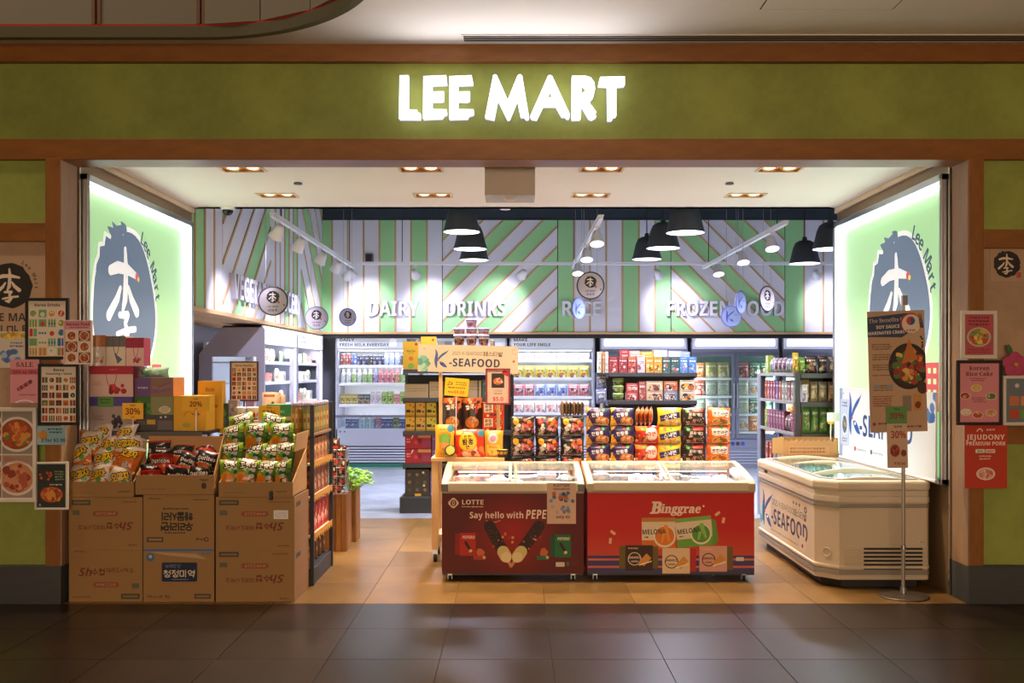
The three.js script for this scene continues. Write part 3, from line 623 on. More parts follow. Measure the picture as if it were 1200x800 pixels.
// ---------- light boxes in the entrance ----------
function lightbox(name, label, side) {
  const z0 = -6.5, z1 = side < 0 ? -8.55 : -8.62, W = z0 - z1, y0 = 0.8, y1 = 2.86, H = y1 - y0;
  const cx = side < 0 ? 0.33 : 0.625;
  const keep = seed; seed = 91;
  const tex = canvasTex(800, 800, (g, w, h) => {
    fill(g, '#a9dba0', 0, 0, w, h);
    const s = w / W, X = cx * w, Y = (y1 - (side < 0 ? 2.0 : 1.96)) * s, R = 0.575 * s;
    g.lineCap = 'round';
    const shape = (grow, c) => { g.fillStyle = c; g.beginPath(); for (let i = 0; i <= 60; i++) { const a = i / 60 * 6.283, n = 1 + 0.025 * Math.sin(a * 5 + 1) + (a > 3.7 && a < 4.7 ? 0.05 * Math.sin(a * 31) : 0); g.lineTo(X + Math.cos(a) * (R + grow) * n, Y + Math.sin(a) * (R * 1.08 + grow) * n); } g.fill(); };
    shape(14, '#f4f6f4'); shape(0, '#5d7089');
    g.strokeStyle = '#f0f2f2'; g.lineWidth = 9; g.beginPath(); g.arc(X, Y, R * 1.02, 2.7, 3.6); g.stroke();
    for (let i = 0; i < 4; i++) brushStroke(g, [[X - R * 0.4 + i * 26, Y - R * 0.98 - i * 8, 34], [X - R * 0.56 + i * 30, Y - R * (1.04 + 0.06 * (i % 2)) - i * 5, 5]], '#5d7089');
    hanLee(g, X - 6, Y - R * 0.2, R * 1.26, '#eeeef0', 1.15);
    disc(g, X + R * 0.36, Y - R * 0.5, 13, '#c2556a'); disc(g, X + R * 0.41, Y - R * 0.47, 8, '#e8d34a');
    [...'Lee Mart'].forEach((ch, i) => { const a = -1.06 + i * 0.118; tx(g, ch, X + Math.cos(a) * R * 1.13, Y + Math.sin(a) * R * 1.2, 58, '#33445e', { rot: a + 1.45, font: 'sans-serif' }); });
    g.strokeStyle = '#b4464e'; g.lineWidth = 15; const sx = X + R * 0.92, sy = Y + R * 0.72; strokes(g, [[0, 0, 1, 0, 1, 1, 0, 1, 0, 0], [.5, 0, .5, 1], [0, .5, 1, .5], [0, .25, 1, .25], [0, .75, 1, .75]], sx, sy, 66, 120);
  });
  seed = keep;
  const t = thing(name, label, 'light box', [side * HW, 0, 0]);
  const f = (a, b, c, d, e = 0.055) => rbx(0, -side * e, a, b, c, d, 0.008);
  for (const [n, g] of [['frame_bar', f(y1, y1 + 0.05, z0 + 0.03, z1 - 0.05)], ['frame_bar', f(y0 - 0.05, y0, z0 + 0.03, z1 - 0.05)], ['frame_bar', f(y0 - 0.05, y1 + 0.05, z0 + 0.03, z0)], ['frame_bar', f(y0 - 0.05, y1 + 0.05, z1, z1 - 0.05)]]) M(n, g, MAT.steel, t);
  const p = new THREE.PlaneGeometry(W, H); const body = new THREE.BoxGeometry(W, H, 0.02);
  const pm = new THREE.MeshStandardMaterial({ map: tex, emissiveMap: tex, emissive: 0xffffff, emissiveIntensity: LIGHT.lightbox * 0.5, roughness: 0.35 });
  const plain = MAT.white, panel = M('printed_panel', body, [plain, plain, plain, plain, pm, plain], t);
  panel.rotation.y = -side * Math.PI / 2; panel.position.set(-side * 0.012, (y0 + y1) / 2, (z0 + z1) / 2);
  const led = glow(0xf4f6ff, 2.6);
  M('light_strip', bx(-side * 0.024, -side * 0.05, y1 - 0.02, y1 - 0.002, z0 - 0.01, z1 + 0.01), led, t);
  M('light_strip', bx(-side * 0.024, -side * 0.05, y0 + 0.01, y1 - 0.01, z1 + 0.022, z1 + 0.003), led, t);
  area(t, 0xf4f6ff, LIGHT.lightbox * 5, W, 0.03, [-side * 0.05, y1 - 0.03, (z0 + z1) / 2], [side * HW + side * 0.004, y1 - 0.22, (z0 + z1) / 2]);
  area(t, 0xf4f6ff, LIGHT.lightbox * 6, 0.03, H, [-side * 0.06, (y0 + y1) / 2, z1 + 0.04], [side * HW + side * 0.01, (y0 + y1) / 2, z1 + 0.34]);
  area(t, 0xe6f2e6, LIGHT.lightbox * 0.8, W, H, [-side * 0.08, (y0 + y1) / 2, (z0 + z1) / 2], [0, (y0 + y1) / 2, (z0 + z1) / 2]);
}
lightbox('wall_light_box', 'green backlit wall light box with brush character, behind the stacked gift boxes', -1);
lightbox('wall_light_box', 'green backlit wall light box with brush character, behind the island freezer', 1);

// ---------- emblems printed on the cream panels ----------
function decal(name, w, h, c, mat, parent, pos, rot = [0, 0, 0]) { const m = M(name, pbox(w, h, 0.004, { f: c, c: '#b8987c' }), mat, parent); m.position.set(...pos); m.rotation.set(...rot); return m; }
{
  const paper = '#b8987c';
  const c1 = cell(300, 330, (g, w, h) => { fill(g, paper, 0, 0, w, h); leeBadge(g, 120, 120, 88, '#26221f', '#e6d2ba'); [...'Lee Mart'].forEach((ch, i) => { const a = -1.05 + i * 0.16; tx(g, ch, 120 + Math.cos(a) * 106, 120 + Math.sin(a) * 106, 20, '#4a3a33', { rot: a + 1.5 }); }); tx(g, 'LEE MART', 130, 246, 44, '#3a3330', { sx: 1.05 }); ko(g, '리마트', 130, 300, 48, '#3a3330', { step: 1.15 }); });
  const t = one('shop_emblem', 'dark round shop emblem with lettering on the cream panel above the drinks poster', 'emblem', pbox(0.5, 0.55, 0.004, { f: c1, c: paper }), sheetMat(c1.s), [PX(18, 6.2), PY(396, 6.2), FZ - 0.028]);
  const c2 = cell(240, 240, (g, w, h) => { fill(g, paper, 0, 0, w, h); leeBadge(g, 112, 120, 88, '#2a2320', '#e6d2ba'); });
  one('shop_emblem', 'dark round brush-character emblem high on the cream panel above the rice cake poster', 'emblem', pbox(0.24, 0.24, 0.004, { f: c2, c: paper }), sheetMat(c2.s), [PX(1184, 6.2), PY(330, 6.2), FZ - 0.028]);
}
// ---------- posters on the shop front ----------
function poster(name, label, x0, y0, x1, y1, d, frame, draw, { fw = 0.02, px = 900, tilt = 0, fin = 'paper' } = {}) {
  const w = (x1 - x0) * d / F, h = (y1 - y0) * d / F, X = PX((x0 + x1) / 2, d), Y = PY(y1, d);
  const iw = frame ? w - 2 * fw : w, ih = frame ? h - 2 * fw : h, c = cell(iw * px, ih * px, draw);
  const t = thing(name, label, 'poster', [X, Y, -d]); t.rotation.z = tilt;
  const sheet = M('printed_sheet', pbox(iw, ih, 0.004, { f: c, c: '#e8ded0' }), sheetMat(c.s, fin), t); sheet.position.y = frame ? fw : 0;
  if (frame) M('frame', merge([rbx(-w / 2, w / 2, 0, fw, -0.012, 0.01, 0.003), rbx(-w / 2, w / 2, h - fw, h, -0.012, 0.01, 0.003), rbx(-w / 2, -w / 2 + fw, fw, h - fw, -0.012, 0.01, 0.003), rbx(w / 2 - fw, w / 2, fw, h - fw, -0.012, 0.01, 0.003)]), frame, t);
  return t;
}
const whiteFrame = std(0xdcd3c8, 0.5), darkFrame = std(0x1c1b1d, 0.45), pinkFrame = std(0xd9b9b6, 0.6), redFrame = std(0x8a2430, 0.5);
const FD = ['#a5502e', '#c9622c', '#8c3a22', '#d99a4a', '#7a2d1d', '#5f8a3a'];
function catalog(g, w, h, y, rows, cols, pal) {
  for (let r = 0; r < rows; r++) for (let c = 0; c < cols; c++) {
    const X = w * (c + 0.5) / cols, Y = y + (h - y) * (r + 0.5) / rows, s = Math.min(w / cols, (h - y) / rows) * 0.98, k = Math.floor(rnd() * 4), col = pal[Math.floor(rnd() * pal.length)], col2 = pal[Math.floor(rnd() * pal.length)];
    if (k === 0) for (let i = -1; i < 2; i++) { rrect(g, X + i * s * 0.3 - s * 0.1, Y - s * 0.4, s * 0.2, s * 0.85, s * 0.06, col); fill(g, col2, X + i * s * 0.3 - s * 0.1, Y - s * 0.05, s * 0.2, s * 0.22); }
    else if (k === 1) { rrect(g, X - s * 0.42, Y - s * 0.4, s * 0.84, s * 0.8, 3, col); disc(g, X, Y + s * 0.1, s * 0.26, col2); }
    else if (k === 2) food(g, X, Y, s * 0.42, '#f2ece2', [col, col2, '#e7d9a8'], 10);
    else { rrect(g, X - s * 0.4, Y - s * 0.42, s * 0.36, s * 0.84, 3, col); rrect(g, X + s * 0.04, Y - s * 0.42, s * 0.36, s * 0.84, 3, col2); }
  }
}
const DF = 6.185;
poster('product_poster', 'black framed poster of drinks beside the round emblem, above the seasoning poster', 30, 349, 81, 421, DF - 0.03, darkFrame, (g, w, h) => { fill(g, '#dccbb8', 0, 0, w, h); tx(g, 'Korea Drinks', w / 2, h * 0.075, h * 0.075, '#2b2522'); catalog(g, w, h, h * 0.14, 5, 4, ['#7d9a4a', '#c23a32', '#2f6aa8', '#d9d2c0', '#6aa46a', '#c98a3a']); });
poster('product_poster', 'pink-headed poster of six Korean dishes leaning by the gift boxes', 75, 375, 108, 427, DF - 0.055, pinkFrame, (g, w, h) => { fill(g, '#e3cfc6', 0, 0, w, h); fill(g, '#d992a0', 0, 0, w, h * 0.2); tx(g, 'Korean Food', w / 2, h * 0.07, w * 0.15, '#5a2a33'); marks(g, w * 0.1, h * 0.13, w * 0.8, 1, h * 0.035, '#8a4a55'); for (let r = 0; r < 3; r++) for (let c = 0; c < 2; c++) { fill(g, (r + c) % 2 ? '#7d4a3a' : '#d9c2b0', c * w / 2 + 3, h * (0.22 + r * 0.26), w / 2 - 6, h * 0.25); food(g, w * (0.25 + c * 0.5), h * (0.345 + r * 0.26), w * 0.19, '#e8d9cc', FD, 14); } }, { fw: 0.008 });
poster('sale_sign', 'pink sale notice hung below the drinks poster', 12, 421, 46, 472, DF - 0.05, null, (g, w, h) => { fill(g, '#d98f98', 0, 0, w, h); tx(g, 'SALE', w / 2, h * 0.12, h * 0.15, '#4a1f26', { font: 'serif' }); fill(g, '#c4616c', 0, h * 0.22, w, h * 0.13); tx(g, '20% to 30%', w / 2, h * 0.29, h * 0.1, '#4a1f26', { font: 'serif' }); for (let i = 0; i < 9; i++) blob(g, w * (0.3 + 0.05 * i), h * (0.68 - 0.02 * i), w * 0.07, ['#9a4650', '#b86a74', '#70323c'][i % 3]); marks(g, w * 0.3, h * 0.8, w * 0.6, 1, h * 0.03, '#8a4a55'); for (let i = 0; i < 5; i++) { g.strokeStyle = '#e9e4f4'; g.lineWidth = h * 0.02; g.beginPath(); g.arc(w / 2, h * 1.35, w * 0.62, 4.2, 5.2); g.stroke(); } });
poster('product_poster', 'black framed poster of seasonings and sauces beside the gift box shelf', 45, 426, 93, 498, DF - 0.045, darkFrame, (g, w, h) => { fill(g, '#dccdbc', 0, 0, w, h); tx(g, 'Korea', w / 2, h * 0.06, h * 0.07, '#2b2522'); tx(g, 'Seasoning / Sauce', w / 2, h * 0.125, h * 0.055, '#2b2522'); catalog(g, w, h, h * 0.17, 6, 5, ['#7a2d22', '#a8482a', '#3a2a22', '#c47a32', '#4a6a3a', '#8a3a2a']); });
poster('food_poster', 'large white framed poster of red noodle and chicken dishes above the green panel', -22, 477, 43, 588, DF - 0.03, whiteFrame, (g, w, h) => {
  fill(g, '#d8c8bc', 0, 0, w, h);
  for (let r = 0; r < 2; r++) for (let c = 0; c < 2; c++) { const x = c * w * 0.345 + (c ? 4 : 0), W = c ? w * 0.655 - 4 : w * 0.34, y = r * h / 2 + 3; fill(g, ['#6b6862', '#8f8478', '#7a5a4a', '#a08a78'][r * 2 + c], x, y, W, h / 2 - 6); g.save(); g.beginPath(); g.rect(x, y, W, h / 2 - 6); g.clip(); food(g, x + W * 0.48, y + h * (c ? 0.26 : 0.2), W * 0.62, '#d9cfc4', r ? ['#c4825a', '#b0563a', '#d08a62', '#8c3a28'] : ['#8f4424', '#c4622a', '#a84420', '#d98a3a', '#6a7a3a'], 40, h * 0.2); if (r) for (let i = 0; i < 6; i++) brushStroke(g, [[x + W * 0.1, y + h * 0.02 + i * 4, 4], [x + W * 0.8, y + h * 0.06 + i * 3, 3]], '#b8543a'); g.restore(); }
}, { fw: 0.024, px: 700 });
poster('price_card', 'pale blue price card between the seasoning poster and the dark dish poster', 41, 499, 77, 521, DF - 0.02, null, (g, w, h) => { fill(g, '#8fb9c9', 0, 0, w, h); blob(g, w * 0.24, h * 0.5, h * 0.26, '#c98a3a'); marks(g, w * 0.4, h * 0.12, w * 0.55, 2, h * 0.1, '#3a5a6a'); tx(g, '2 for $3.90', w * 0.6, h * 0.76, h * 0.26, '#2a4a5a'); });
poster('food_poster', 'white framed dark poster of a baked dish and meatballs beside the cartons', 41, 541, 80, 597, DF - 0.02, whiteFrame, (g, w, h) => { fill(g, '#27302c', 0, 0, w, h); food(g, w * 0.3, h * 0.26, w * 0.27, '#1d2320', ['#3a2a20', '#c4622a', '#a84a22'], 10); food(g, w * 0.5, h * 0.7, w * 0.44, '#5a2a1a', ['#c4682a', '#d98a3a', '#a84a22', '#8c3a1c'], 40, h * 0.2); marks(g, w * 0.6, h * 0.16, w * 0.38, 4, h * 0.035, '#8aa06a'); marks(g, w * 0.4, h * 0.46, w * 0.5, 1, h * 0.035, '#d9cfc0'); tx(g, 'G', w * 0.1, h * 0.94, h * 0.07, '#d8d0c4'); }, { fw: 0.014 });
poster('product_box_poster', 'clear-fronted panel with yellow top and blue product picture under the emblem', -6, 388, 30, 431, DF - 0.02, null, (g, w, h) => { fill(g, '#cfc0b0', 0, 0, w, h); for (let i = 0; i < 40; i++) blob(g, rnd() * w, h * 0.13 * rnd() + h * 0.05, h * 0.05, ['#d9b03a', '#e8c85a', '#a8a03a', '#c98a2a'][i % 4]); marks(g, w * 0.45, h * 0.3, w * 0.5, 2, h * 0.05, '#6a6a7a'); for (let i = 0; i < 14; i++) blob(g, w * rr(0.25, 0.85), h * rr(0.55, 0.8), h * 0.08, ['#6a8ab8', '#4a6fa8', '#a8b8d0'][i % 3]); });
// the other side of the entrance
poster('food_poster', 'white framed pink poster of a fruit bowl above the rice cake poster', 1126, 364, 1168, 420, DF - 0.03, whiteFrame, (g, w, h) => { fill(g, '#b8525a', 0, 0, w, h); marks(g, w * 0.12, h * 0.06, w * 0.76, 3, h * 0.05, '#7a2430', 0.9); food(g, w * 0.5, h * 0.56, w * 0.42, '#c9b8a0', ['#8f8a5a', '#c94a42', '#d9a83a', '#e3c85a', '#b83a3a', '#7a9a4a'], 34, h * 0.24); marks(g, w * 0.1, h * 0.85, w * 0.8, 2, h * 0.04, '#8f3440', 0.9); }, { fw: 0.024 });
poster('product_poster', 'black framed pink rice cake poster on the pilaster beside the flower', 1121, 422, 1174, 498, DF - 0.045, darkFrame, (g, w, h) => { fill(g, '#d88a92', 0, 0, w, h); tx(g, 'Korean', w / 2, h * 0.08, h * 0.095, '#3a2022', { font: 'serif' }); tx(g, 'Rice Cake', w / 2, h * 0.18, h * 0.095, '#3a2022', { font: 'serif' }); marks(g, w * 0.25, h * 0.25, w * 0.5, 2, h * 0.02, '#8a4a50'); [[.42, .42, '#d9b04a'], [.14, .55, '#a8322a'], [.8, .56, '#5a7a3a'], [.16, .83, '#e0d4c4'], [.46, .88, '#b8502a'], [.8, .84, '#c98a4a']].forEach(([x, y, c]) => food(g, x * w, y * h, w * 0.14, '#e9dccb', [c, c, '#d9c08a'], 9, h * 0.06)); marks(g, w * 0.3, h * 0.58, w * 0.4, 3, h * 0.02, '#8a4a50'); });
poster('product_poster', 'orange-red premium pork poster under the rice cake poster', 1130, 498, 1180, 572, DF - 0.02, null, (g, w, h) => { fill(g, '#c2391f', 0, 0, w, h); g.strokeStyle = '#f0d8c8'; g.lineWidth = h * 0.018; g.beginPath(); g.arc(w * 0.36, h * 0.1, h * 0.04, 3.2, 6.2); g.stroke(); marks(g, w * 0.5, h * 0.06, w * 0.25, 1, h * 0.03, '#f0d8c8'); tx(g, 'JEJUDONY', w / 2, h * 0.19, h * 0.115, '#f3ddcf', { sx: 1.1 }); tx(g, 'PREMIUM PORK', w / 2, h * 0.29, h * 0.085, '#f3ddcf', { sx: 0.98 }); rrect(g, w * 0.26, h * 0.38, w * 0.22, h * 0.06, 4, '#dfe6c8'); rrect(g, w * 0.5, h * 0.38, w * 0.22, h * 0.06, 4, '#f0d8d0'); tx(g, 'BBQ', w * 0.37, h * 0.412, h * 0.045, '#5a8a3a'); tx(g, 'MEAT', w * 0.61, h * 0.412, h * 0.045, '#b8342a'); marks(g, w * 0.3, h * 0.48, w * 0.4, 2, h * 0.025, '#f0cfc0'); food(g, w * 0.5, h * 0.77, w * 0.22, '#efe0d2', ['#e8a898', '#d98878', '#f0c8b8', '#c4705a'], 16, h * 0.1); }, {});
poster('food_poster', 'white framed grey poster of packed side dishes at the edge of the cream panel', 1175, 440, 1226, 498, DF - 0.025, whiteFrame, (g, w, h) => { fill(g, '#6f7880', 0, 0, w, h); for (let r = 0; r < 3; r++) for (let c = 0; c < 3; c++) { if (r === 0) disc(g, w * (0.3 + c * 0.25), h * 0.16, h * 0.05, ['#d9cfc0', '#b84a3a', '#d9a04a'][c]); else rrect(g, w * (0.1 + c * 0.3), h * (0.1 + r * 0.3), w * 0.25, h * 0.22, 6, [['#c9784a', '#d98a5a', '#b8503a'], ['#c44a2a', '#6a9a3a', '#d9a83a']][r - 1][c]); } }, { fw: 0.02 });
{
  const t = thing('paper_flower', 'large pink paper hibiscus with green leaves above the grey framed poster', 'flower', [PX(1188, 6.17), PY(427, 6.17), -6.17]);
  const pet = new THREE.SphereGeometry(0.045, 12, 8).scale(1, 1, 0.25).translate(0, 0.04, 0.012), pm = std(0xb8466a, 0.7), lm = std(0x3a6a3a, 0.7);
  for (let i = 0; i < 5; i++) { const p = M('petal', pet, pm, t); p.rotation.z = i * 1.2566; }
  M('centre', new THREE.SphereGeometry(0.014, 10, 8).translate(0, 0, 0.028), std(0xd9a83a, 0.7), t);
  for (const a of [0.3, 2.6, 4.2]) { const l = M('leaf', new THREE.SphereGeometry(0.03, 10, 6).scale(0.6, 1.3, 0.15).translate(0, 0.1, 0.004), lm, t); l.rotation.z = a; }
}
// ---------- cartons in front ----------
const KRAFT = '#9a7447', KRAFT2 = '#8c6642', INK = '#6f432f', DK = '#433e35';
const CD = 6.25;
function seaCarton(flip, label) { return cell(430, 300, (g, w, h) => {
  fill(g, KRAFT, 0, 0, w, h); g.save(); if (flip) { g.translate(w, h); g.rotate(Math.PI); }
  tx(g, 'Sh', w * 0.23, h * 0.44, h * 0.21, '#70351f', { skew: -0.25, sx: 1.1 }); ko(g, '수협', w * 0.40, h * 0.44, h * 0.14, '#70351f', { lw: 0.13 }); ko(g, '재래도시락김', w * 0.69, h * 0.41, h * 0.095, '#70351f', { lw: 0.1, step: 0.95 }); marks(g, w * 0.52, h * 0.49, w * 0.34, 1, h * 0.025, '#9a6a4a');
  rrect(g, w * 0.33, h * 0.63, w * 0.35, h * 0.1, h * 0.05, '#8f5138'); ko(g, '바삭하고고소한', w * 0.505, h * 0.68, h * 0.055, '#cfa47a', { lw: 0.1 });
  marks(g, w * 0.05, h * 0.05, w * 0.18, 1, h * 0.025, INK); marks(g, w * 0.05, h * 0.9, w * 0.3, 1, h * 0.022, INK);
  rrect(g, w * 0.71, h * 0.85, w * 0.25, h * 0.095, 2, DK); rrect(g, w * 0.73, h * 0.875, w * 0.21, h * 0.045, 2, '#7d6a50'); fill(g, '#6d6a58', w * 0.855, h * 0.65, w * 0.1, h * 0.1); for (let i = 0; i < 4; i++) fill(g, '#55523f', w * (0.86 + i * 0.024), h * 0.66, w * 0.012, h * 0.08);
  g.restore(); if (label) { rrect(g, w * 0.735, h * 0.25, w * 0.185, h * 0.17, 4, '#e3ded6'); marks(g, w * 0.75, h * 0.28, w * 0.155, 4, h * 0.018, '#b4b0aa', 0.95); }
}); }
const cSide = cell(300, 300, (g, w, h) => { fill(g, KRAFT2, 0, 0, w, h); rrect(g, w * 0.12, h * 0.12, w * 0.3, h * 0.09, 2, DK); marks(g, w * 0.1, h * 0.36, w * 0.7, 3, h * 0.035, '#8a5a3c', 0.9); marks(g, w * 0.12, h * 0.75, w * 0.5, 2, h * 0.03, '#8a5a3c'); });
function carton(label, x0, x1, y0, y1, depth, face, extra = {}) {
  const w = x1 - x0, h = y1 - y0, t = thing('cardboard_carton', label, 'carton', [(x0 + x1) / 2, y0, -CD - depth / 2]);
  M('carton_body', pbox(w, h - 0.001, depth, { f: face, r: extra.side || KRAFT2, c: KRAFT }), sheetMat(face.s, 'card'), t);
  M('top_flap', merge([bx(-w / 2 + 0.002, w / 2 - 0.002, h - 0.004, h - 0.0005, 0.003, depth / 2 + 0.001), bx(-w / 2 + 0.002, w / 2 - 0.002, h - 0.004, h - 0.0005, -depth / 2 - 0.001, -0.003)]), std(0xb08659, 0.85), t);
  return t;
}
const XL0 = -2.975, XL1 = PX(167, CD), XM0 = PX(168, CD), XM1 = PX(251, CD), XR0 = PX(253, CD), XR1 = PX(345, CD);
const YB = 0.36, YT2 = 0.7;
const faceUp = seaCarton(false), faceFlip = seaCarton(true), faceFlipL = seaCarton(true, true);
const faceMid1 = cell(400, 300, (g, w, h) => { fill(g, KRAFT, 0, 0, w, h); fill(g, '#2f6ba6', 0, 0, w, h * 0.045); g.fillStyle = '#d9cbb8'; g.globalAlpha = 0.4; g.beginPath(); g.moveTo(w * 0.1, h * 0.06); g.lineTo(w * 0.75, h * 0.1); g.lineTo(w * 0.9, h * 0.2); g.lineTo(w * 0.3, h * 0.12); g.fill(); g.globalAlpha = 1; disc(g, w * 0.1, h * 0.16, h * 0.075, '#2f6ba6'); disc(g, w * 0.1, h * 0.15, h * 0.035, '#c9ab80'); tx(g, 'YC-24', w * 0.88, h * 0.09, h * 0.07, '#2f6ba6');
  rrect(g, w * 0.26, h * 0.26, w * 0.5, h * 0.36, 8, '#1f2a44'); ko(g, '남해안산', w * 0.42, h * 0.325, h * 0.075, '#8a97b4', { lw: 0.09 }); ko(g, '청정미역', w * 0.51, h * 0.47, h * 0.155, '#e6d3b4', { lw: 0.12, step: 0.98 }); marks(g, w * 0.4, h * 0.57, w * 0.25, 1, h * 0.018, '#8a97b4'); tx(g, '100 g x 20', w * 0.16, h * 0.9, h * 0.065, '#3f3c34'); ko(g, '개입', w * 0.335, h * 0.9, h * 0.06, '#3f3c34'); rrect(g, w * 0.72, h * 0.85, w * 0.23, h * 0.09, 2, DK); rrect(g, w * 0.74, h * 0.873, w * 0.19, h * 0.045, 2, '#7d6a50'); });
const faceMid2 = cell(400, 300, (g, w, h) => { fill(g, KRAFT, 0, 0, w, h); g.save(); g.translate(w, h); g.rotate(Math.PI); ko(g, '해물사리', w * 0.53, h * 0.6, h * 0.17, '#2d2a26', { lw: 0.15, step: 0.9 }); ko(g, '우리라면', w * 0.53, h * 0.41, h * 0.17, '#2d2a26', { lw: 0.15, step: 0.9 }); marks(g, w * 0.4, h * 0.28, w * 0.3, 1, h * 0.03, '#3d3a34'); marks(g, w * 0.35, h * 0.73, w * 0.4, 1, h * 0.03, '#3d3a34'); g.strokeStyle = '#2d2a26'; g.lineWidth = 4; g.beginPath(); g.arc(w * 0.11, h * 0.17, h * 0.035, 0, 7); g.stroke(); tx(g, 'ottogi', w * 0.2, h * 0.17, h * 0.06, '#2d2a26'); rrect(g, w * 0.72, h * 0.12, w * 0.23, h * 0.09, 2, DK); rrect(g, w * 0.74, h * 0.143, w * 0.19, h * 0.045, 2, '#9a7f5d'); marks(g, w * 0.06, h * 0.9, w * 0.25, 1, h * 0.025, '#4d4a40'); marks(g, w * 0.75, h * 0.92, w * 0.2, 1, h * 0.025, '#4d4a40'); g.restore(); });
carton('lower seaweed carton by the pilaster, its red-brown lettering upright', XL0, XL1, 0.002, YB, 0.21, faceUp);
carton('upper seaweed carton by the pilaster, its lettering upside down, under the orange chip bags', XL0, XL1, YB, YT2, 0.21, faceFlip);
carton('middle bottom carton with blue top edge and navy label panel', XM0, XM1, 0.002, YB - 0.002, 0.3, faceMid1);
carton('carton with bold black upside-down lettering under the box of red and black chips', XM0, XM1, YB - 0.002, YT2 + 0.016, 0.3, faceMid2);
carton('bottom seaweed carton at the aisle end of the stacks, lettering upside down, no sticker', XR0, XR1, 0.002, YB - 0.005, 0.43, faceFlip, { side: cSide });
carton('upper seaweed carton with a white sticker under the green chip bags', XR0, XR1, YB - 0.005, YT2, 0.43, faceFlipL, { side: cSide });
// open cartons that hold the bags
function tray(label, x0, x1, y, front, back, depth, opt = {}) {
  const w = x1 - x0, t = thing('open_carton', label, 'carton', [(x0 + x1) / 2, y, -CD]), k = 0.006, m = std(0xb48a5c, 0.85), side = opt.side ?? back;
  const fc = cell(400, 80, (g, W, H) => { fill(g, KRAFT, 0, 0, W, H); marks(g, W * 0.03, H * 0.68, W * 0.4, 1, H * 0.08, '#7d6446'); if (opt.mark) { disc(g, W * 0.87, H * 0.55, H * 0.16, '#3d372e'); marks(g, W * 0.8, H * 0.2, W * 0.15, 1, H * 0.12, '#4d463a'); } else marks(g, W * 0.75, H * 0.6, W * 0.2, 1, H * 0.1, '#5d4a34'); });
  M('front_wall', pbox(w, front, k, { f: fc, c: KRAFT }), sheetMat(fc.s, 'card'), t);
  M('back_wall', bx(-w / 2, w / 2, 0, back, -depth, -depth + k), m, t);
  const sideShape = (h0, h1) => ext(polyShape([[0, 0], [depth, 0], [depth, h1], [0, h0]]), k);
  M('side_wall', sideShape(opt.sideFront ?? front, side).rotateY(Math.PI / 2).translate(-w / 2, 0, 0), m, t);
  M('side_wall', sideShape(opt.sideFront ?? front, opt.side2 ?? side).rotateY(Math.PI / 2).translate(w / 2 - k, 0, 0), m, t);
  M('base', bx(-w / 2, w / 2, 0, k, -depth, 0), m, t);
  if (opt.flap) { const f = M('flap', bx(0, 0.005, 0, opt.flap, -depth * 0.95, -0.02), m, t); f.position.set(w / 2, opt.side2 ?? side, 0); f.rotation.z = -0.12; }
  return t;
}
const YL = 0.702, YM = 0.718, YR = 0.702;
tray('open kraft carton with a low front holding orange and white chip bags', PX(79, CD), PX(157, CD), YL, 0.1, 0.36, 0.215, { side: 0.14, side2: 0.26 });
tray('open kraft carton holding red and black corn chip bags', PX(159, CD), PX(251, CD), YM, 0.13, 0.375, 0.228, { side: 0.24, side2: 0.4, mark: 1 });
tray('open kraft carton with tall side flap holding green chip bags', XR0 + 0.02, XR1 - 0.01, YR, 0.1, 0.34, 0.42, { side: 0.2, side2: 0.3, flap: 0.12 });
{ // loose ticket on the front of the green bags
  one('black_clip', 'small black clip hanging on the front edge of the green bag carton', 'clip', rbx(-0.012, 0.012, -0.06, 0, 0, 0.012, 0.004), MAT.black, [PX(318, CD), PY(575, CD), -CD + 0.004]);
}
// chip bags
const chipW = cell(200, 220, (g, w, h) => { fill(g, '#e6d6cb', 0, 0, w, h); g.fillStyle = '#dc7428'; g.beginPath(); g.moveTo(0, h); g.lineTo(0, h * 0.72); g.quadraticCurveTo(w * 0.5, h * 0.95, w, h * 0.62); g.lineTo(w, h); g.fill(); g.beginPath(); g.moveTo(0, 0); g.lineTo(w * 0.3, 0); g.lineTo(0, h * 0.34); g.fill(); disc(g, w * 0.66, h * 0.66, w * 0.12, '#5fae4a'); ko(g, '오감자', w * 0.5, h * 0.46, h * 0.3, '#f2c92c', { stroke: '#2c2118', lw: 0.2, out: 0.2, rot: -0.22, sx: 0.86, step: 0.92 }); fill(g, '#cdbdb0', 0, 0, w, h * 0.04); });
const chipO = cell(200, 220, (g, w, h) => { fill(g, '#e07522', 0, 0, w, h); g.fillStyle = '#e9dccf'; g.beginPath(); g.moveTo(0, h * 0.36); g.lineTo(w, h * 0.1); g.lineTo(w, 0); g.lineTo(0, 0); g.fill(); disc(g, w * 0.55, h * 0.78, w * 0.14, '#d9cfc9'); ko(g, '오감자', w * 0.5, h * 0.36, h * 0.27, '#f2c92c', { stroke: '#2c2118', lw: 0.2, out: 0.2, rot: -0.12, sx: 0.86, step: 0.92 }); });
const chipR = cell(200, 220, (g, w, h) => { fill(g, '#c6281c', 0, 0, w, h); fill(g, '#1d1614', 0, 0, w, h * 0.22); fill(g, '#e2571f', 0, h * 0.66, w, h * 0.3); g.fillStyle = '#8f1712'; g.beginPath(); g.moveTo(0, h * 0.3); g.lineTo(w, h * 0.2); g.lineTo(w, h * 0.36); g.lineTo(0, h * 0.5); g.fill(); tx(g, 'Doritos', w / 2, h * 0.5, h * 0.22, '#f4ece4', { stroke: '#1b1413', lw: 10, rot: -0.06 }); marks(g, w * 0.2, h * 0.08, w * 0.6, 1, h * 0.06, '#d9cfc9'); });
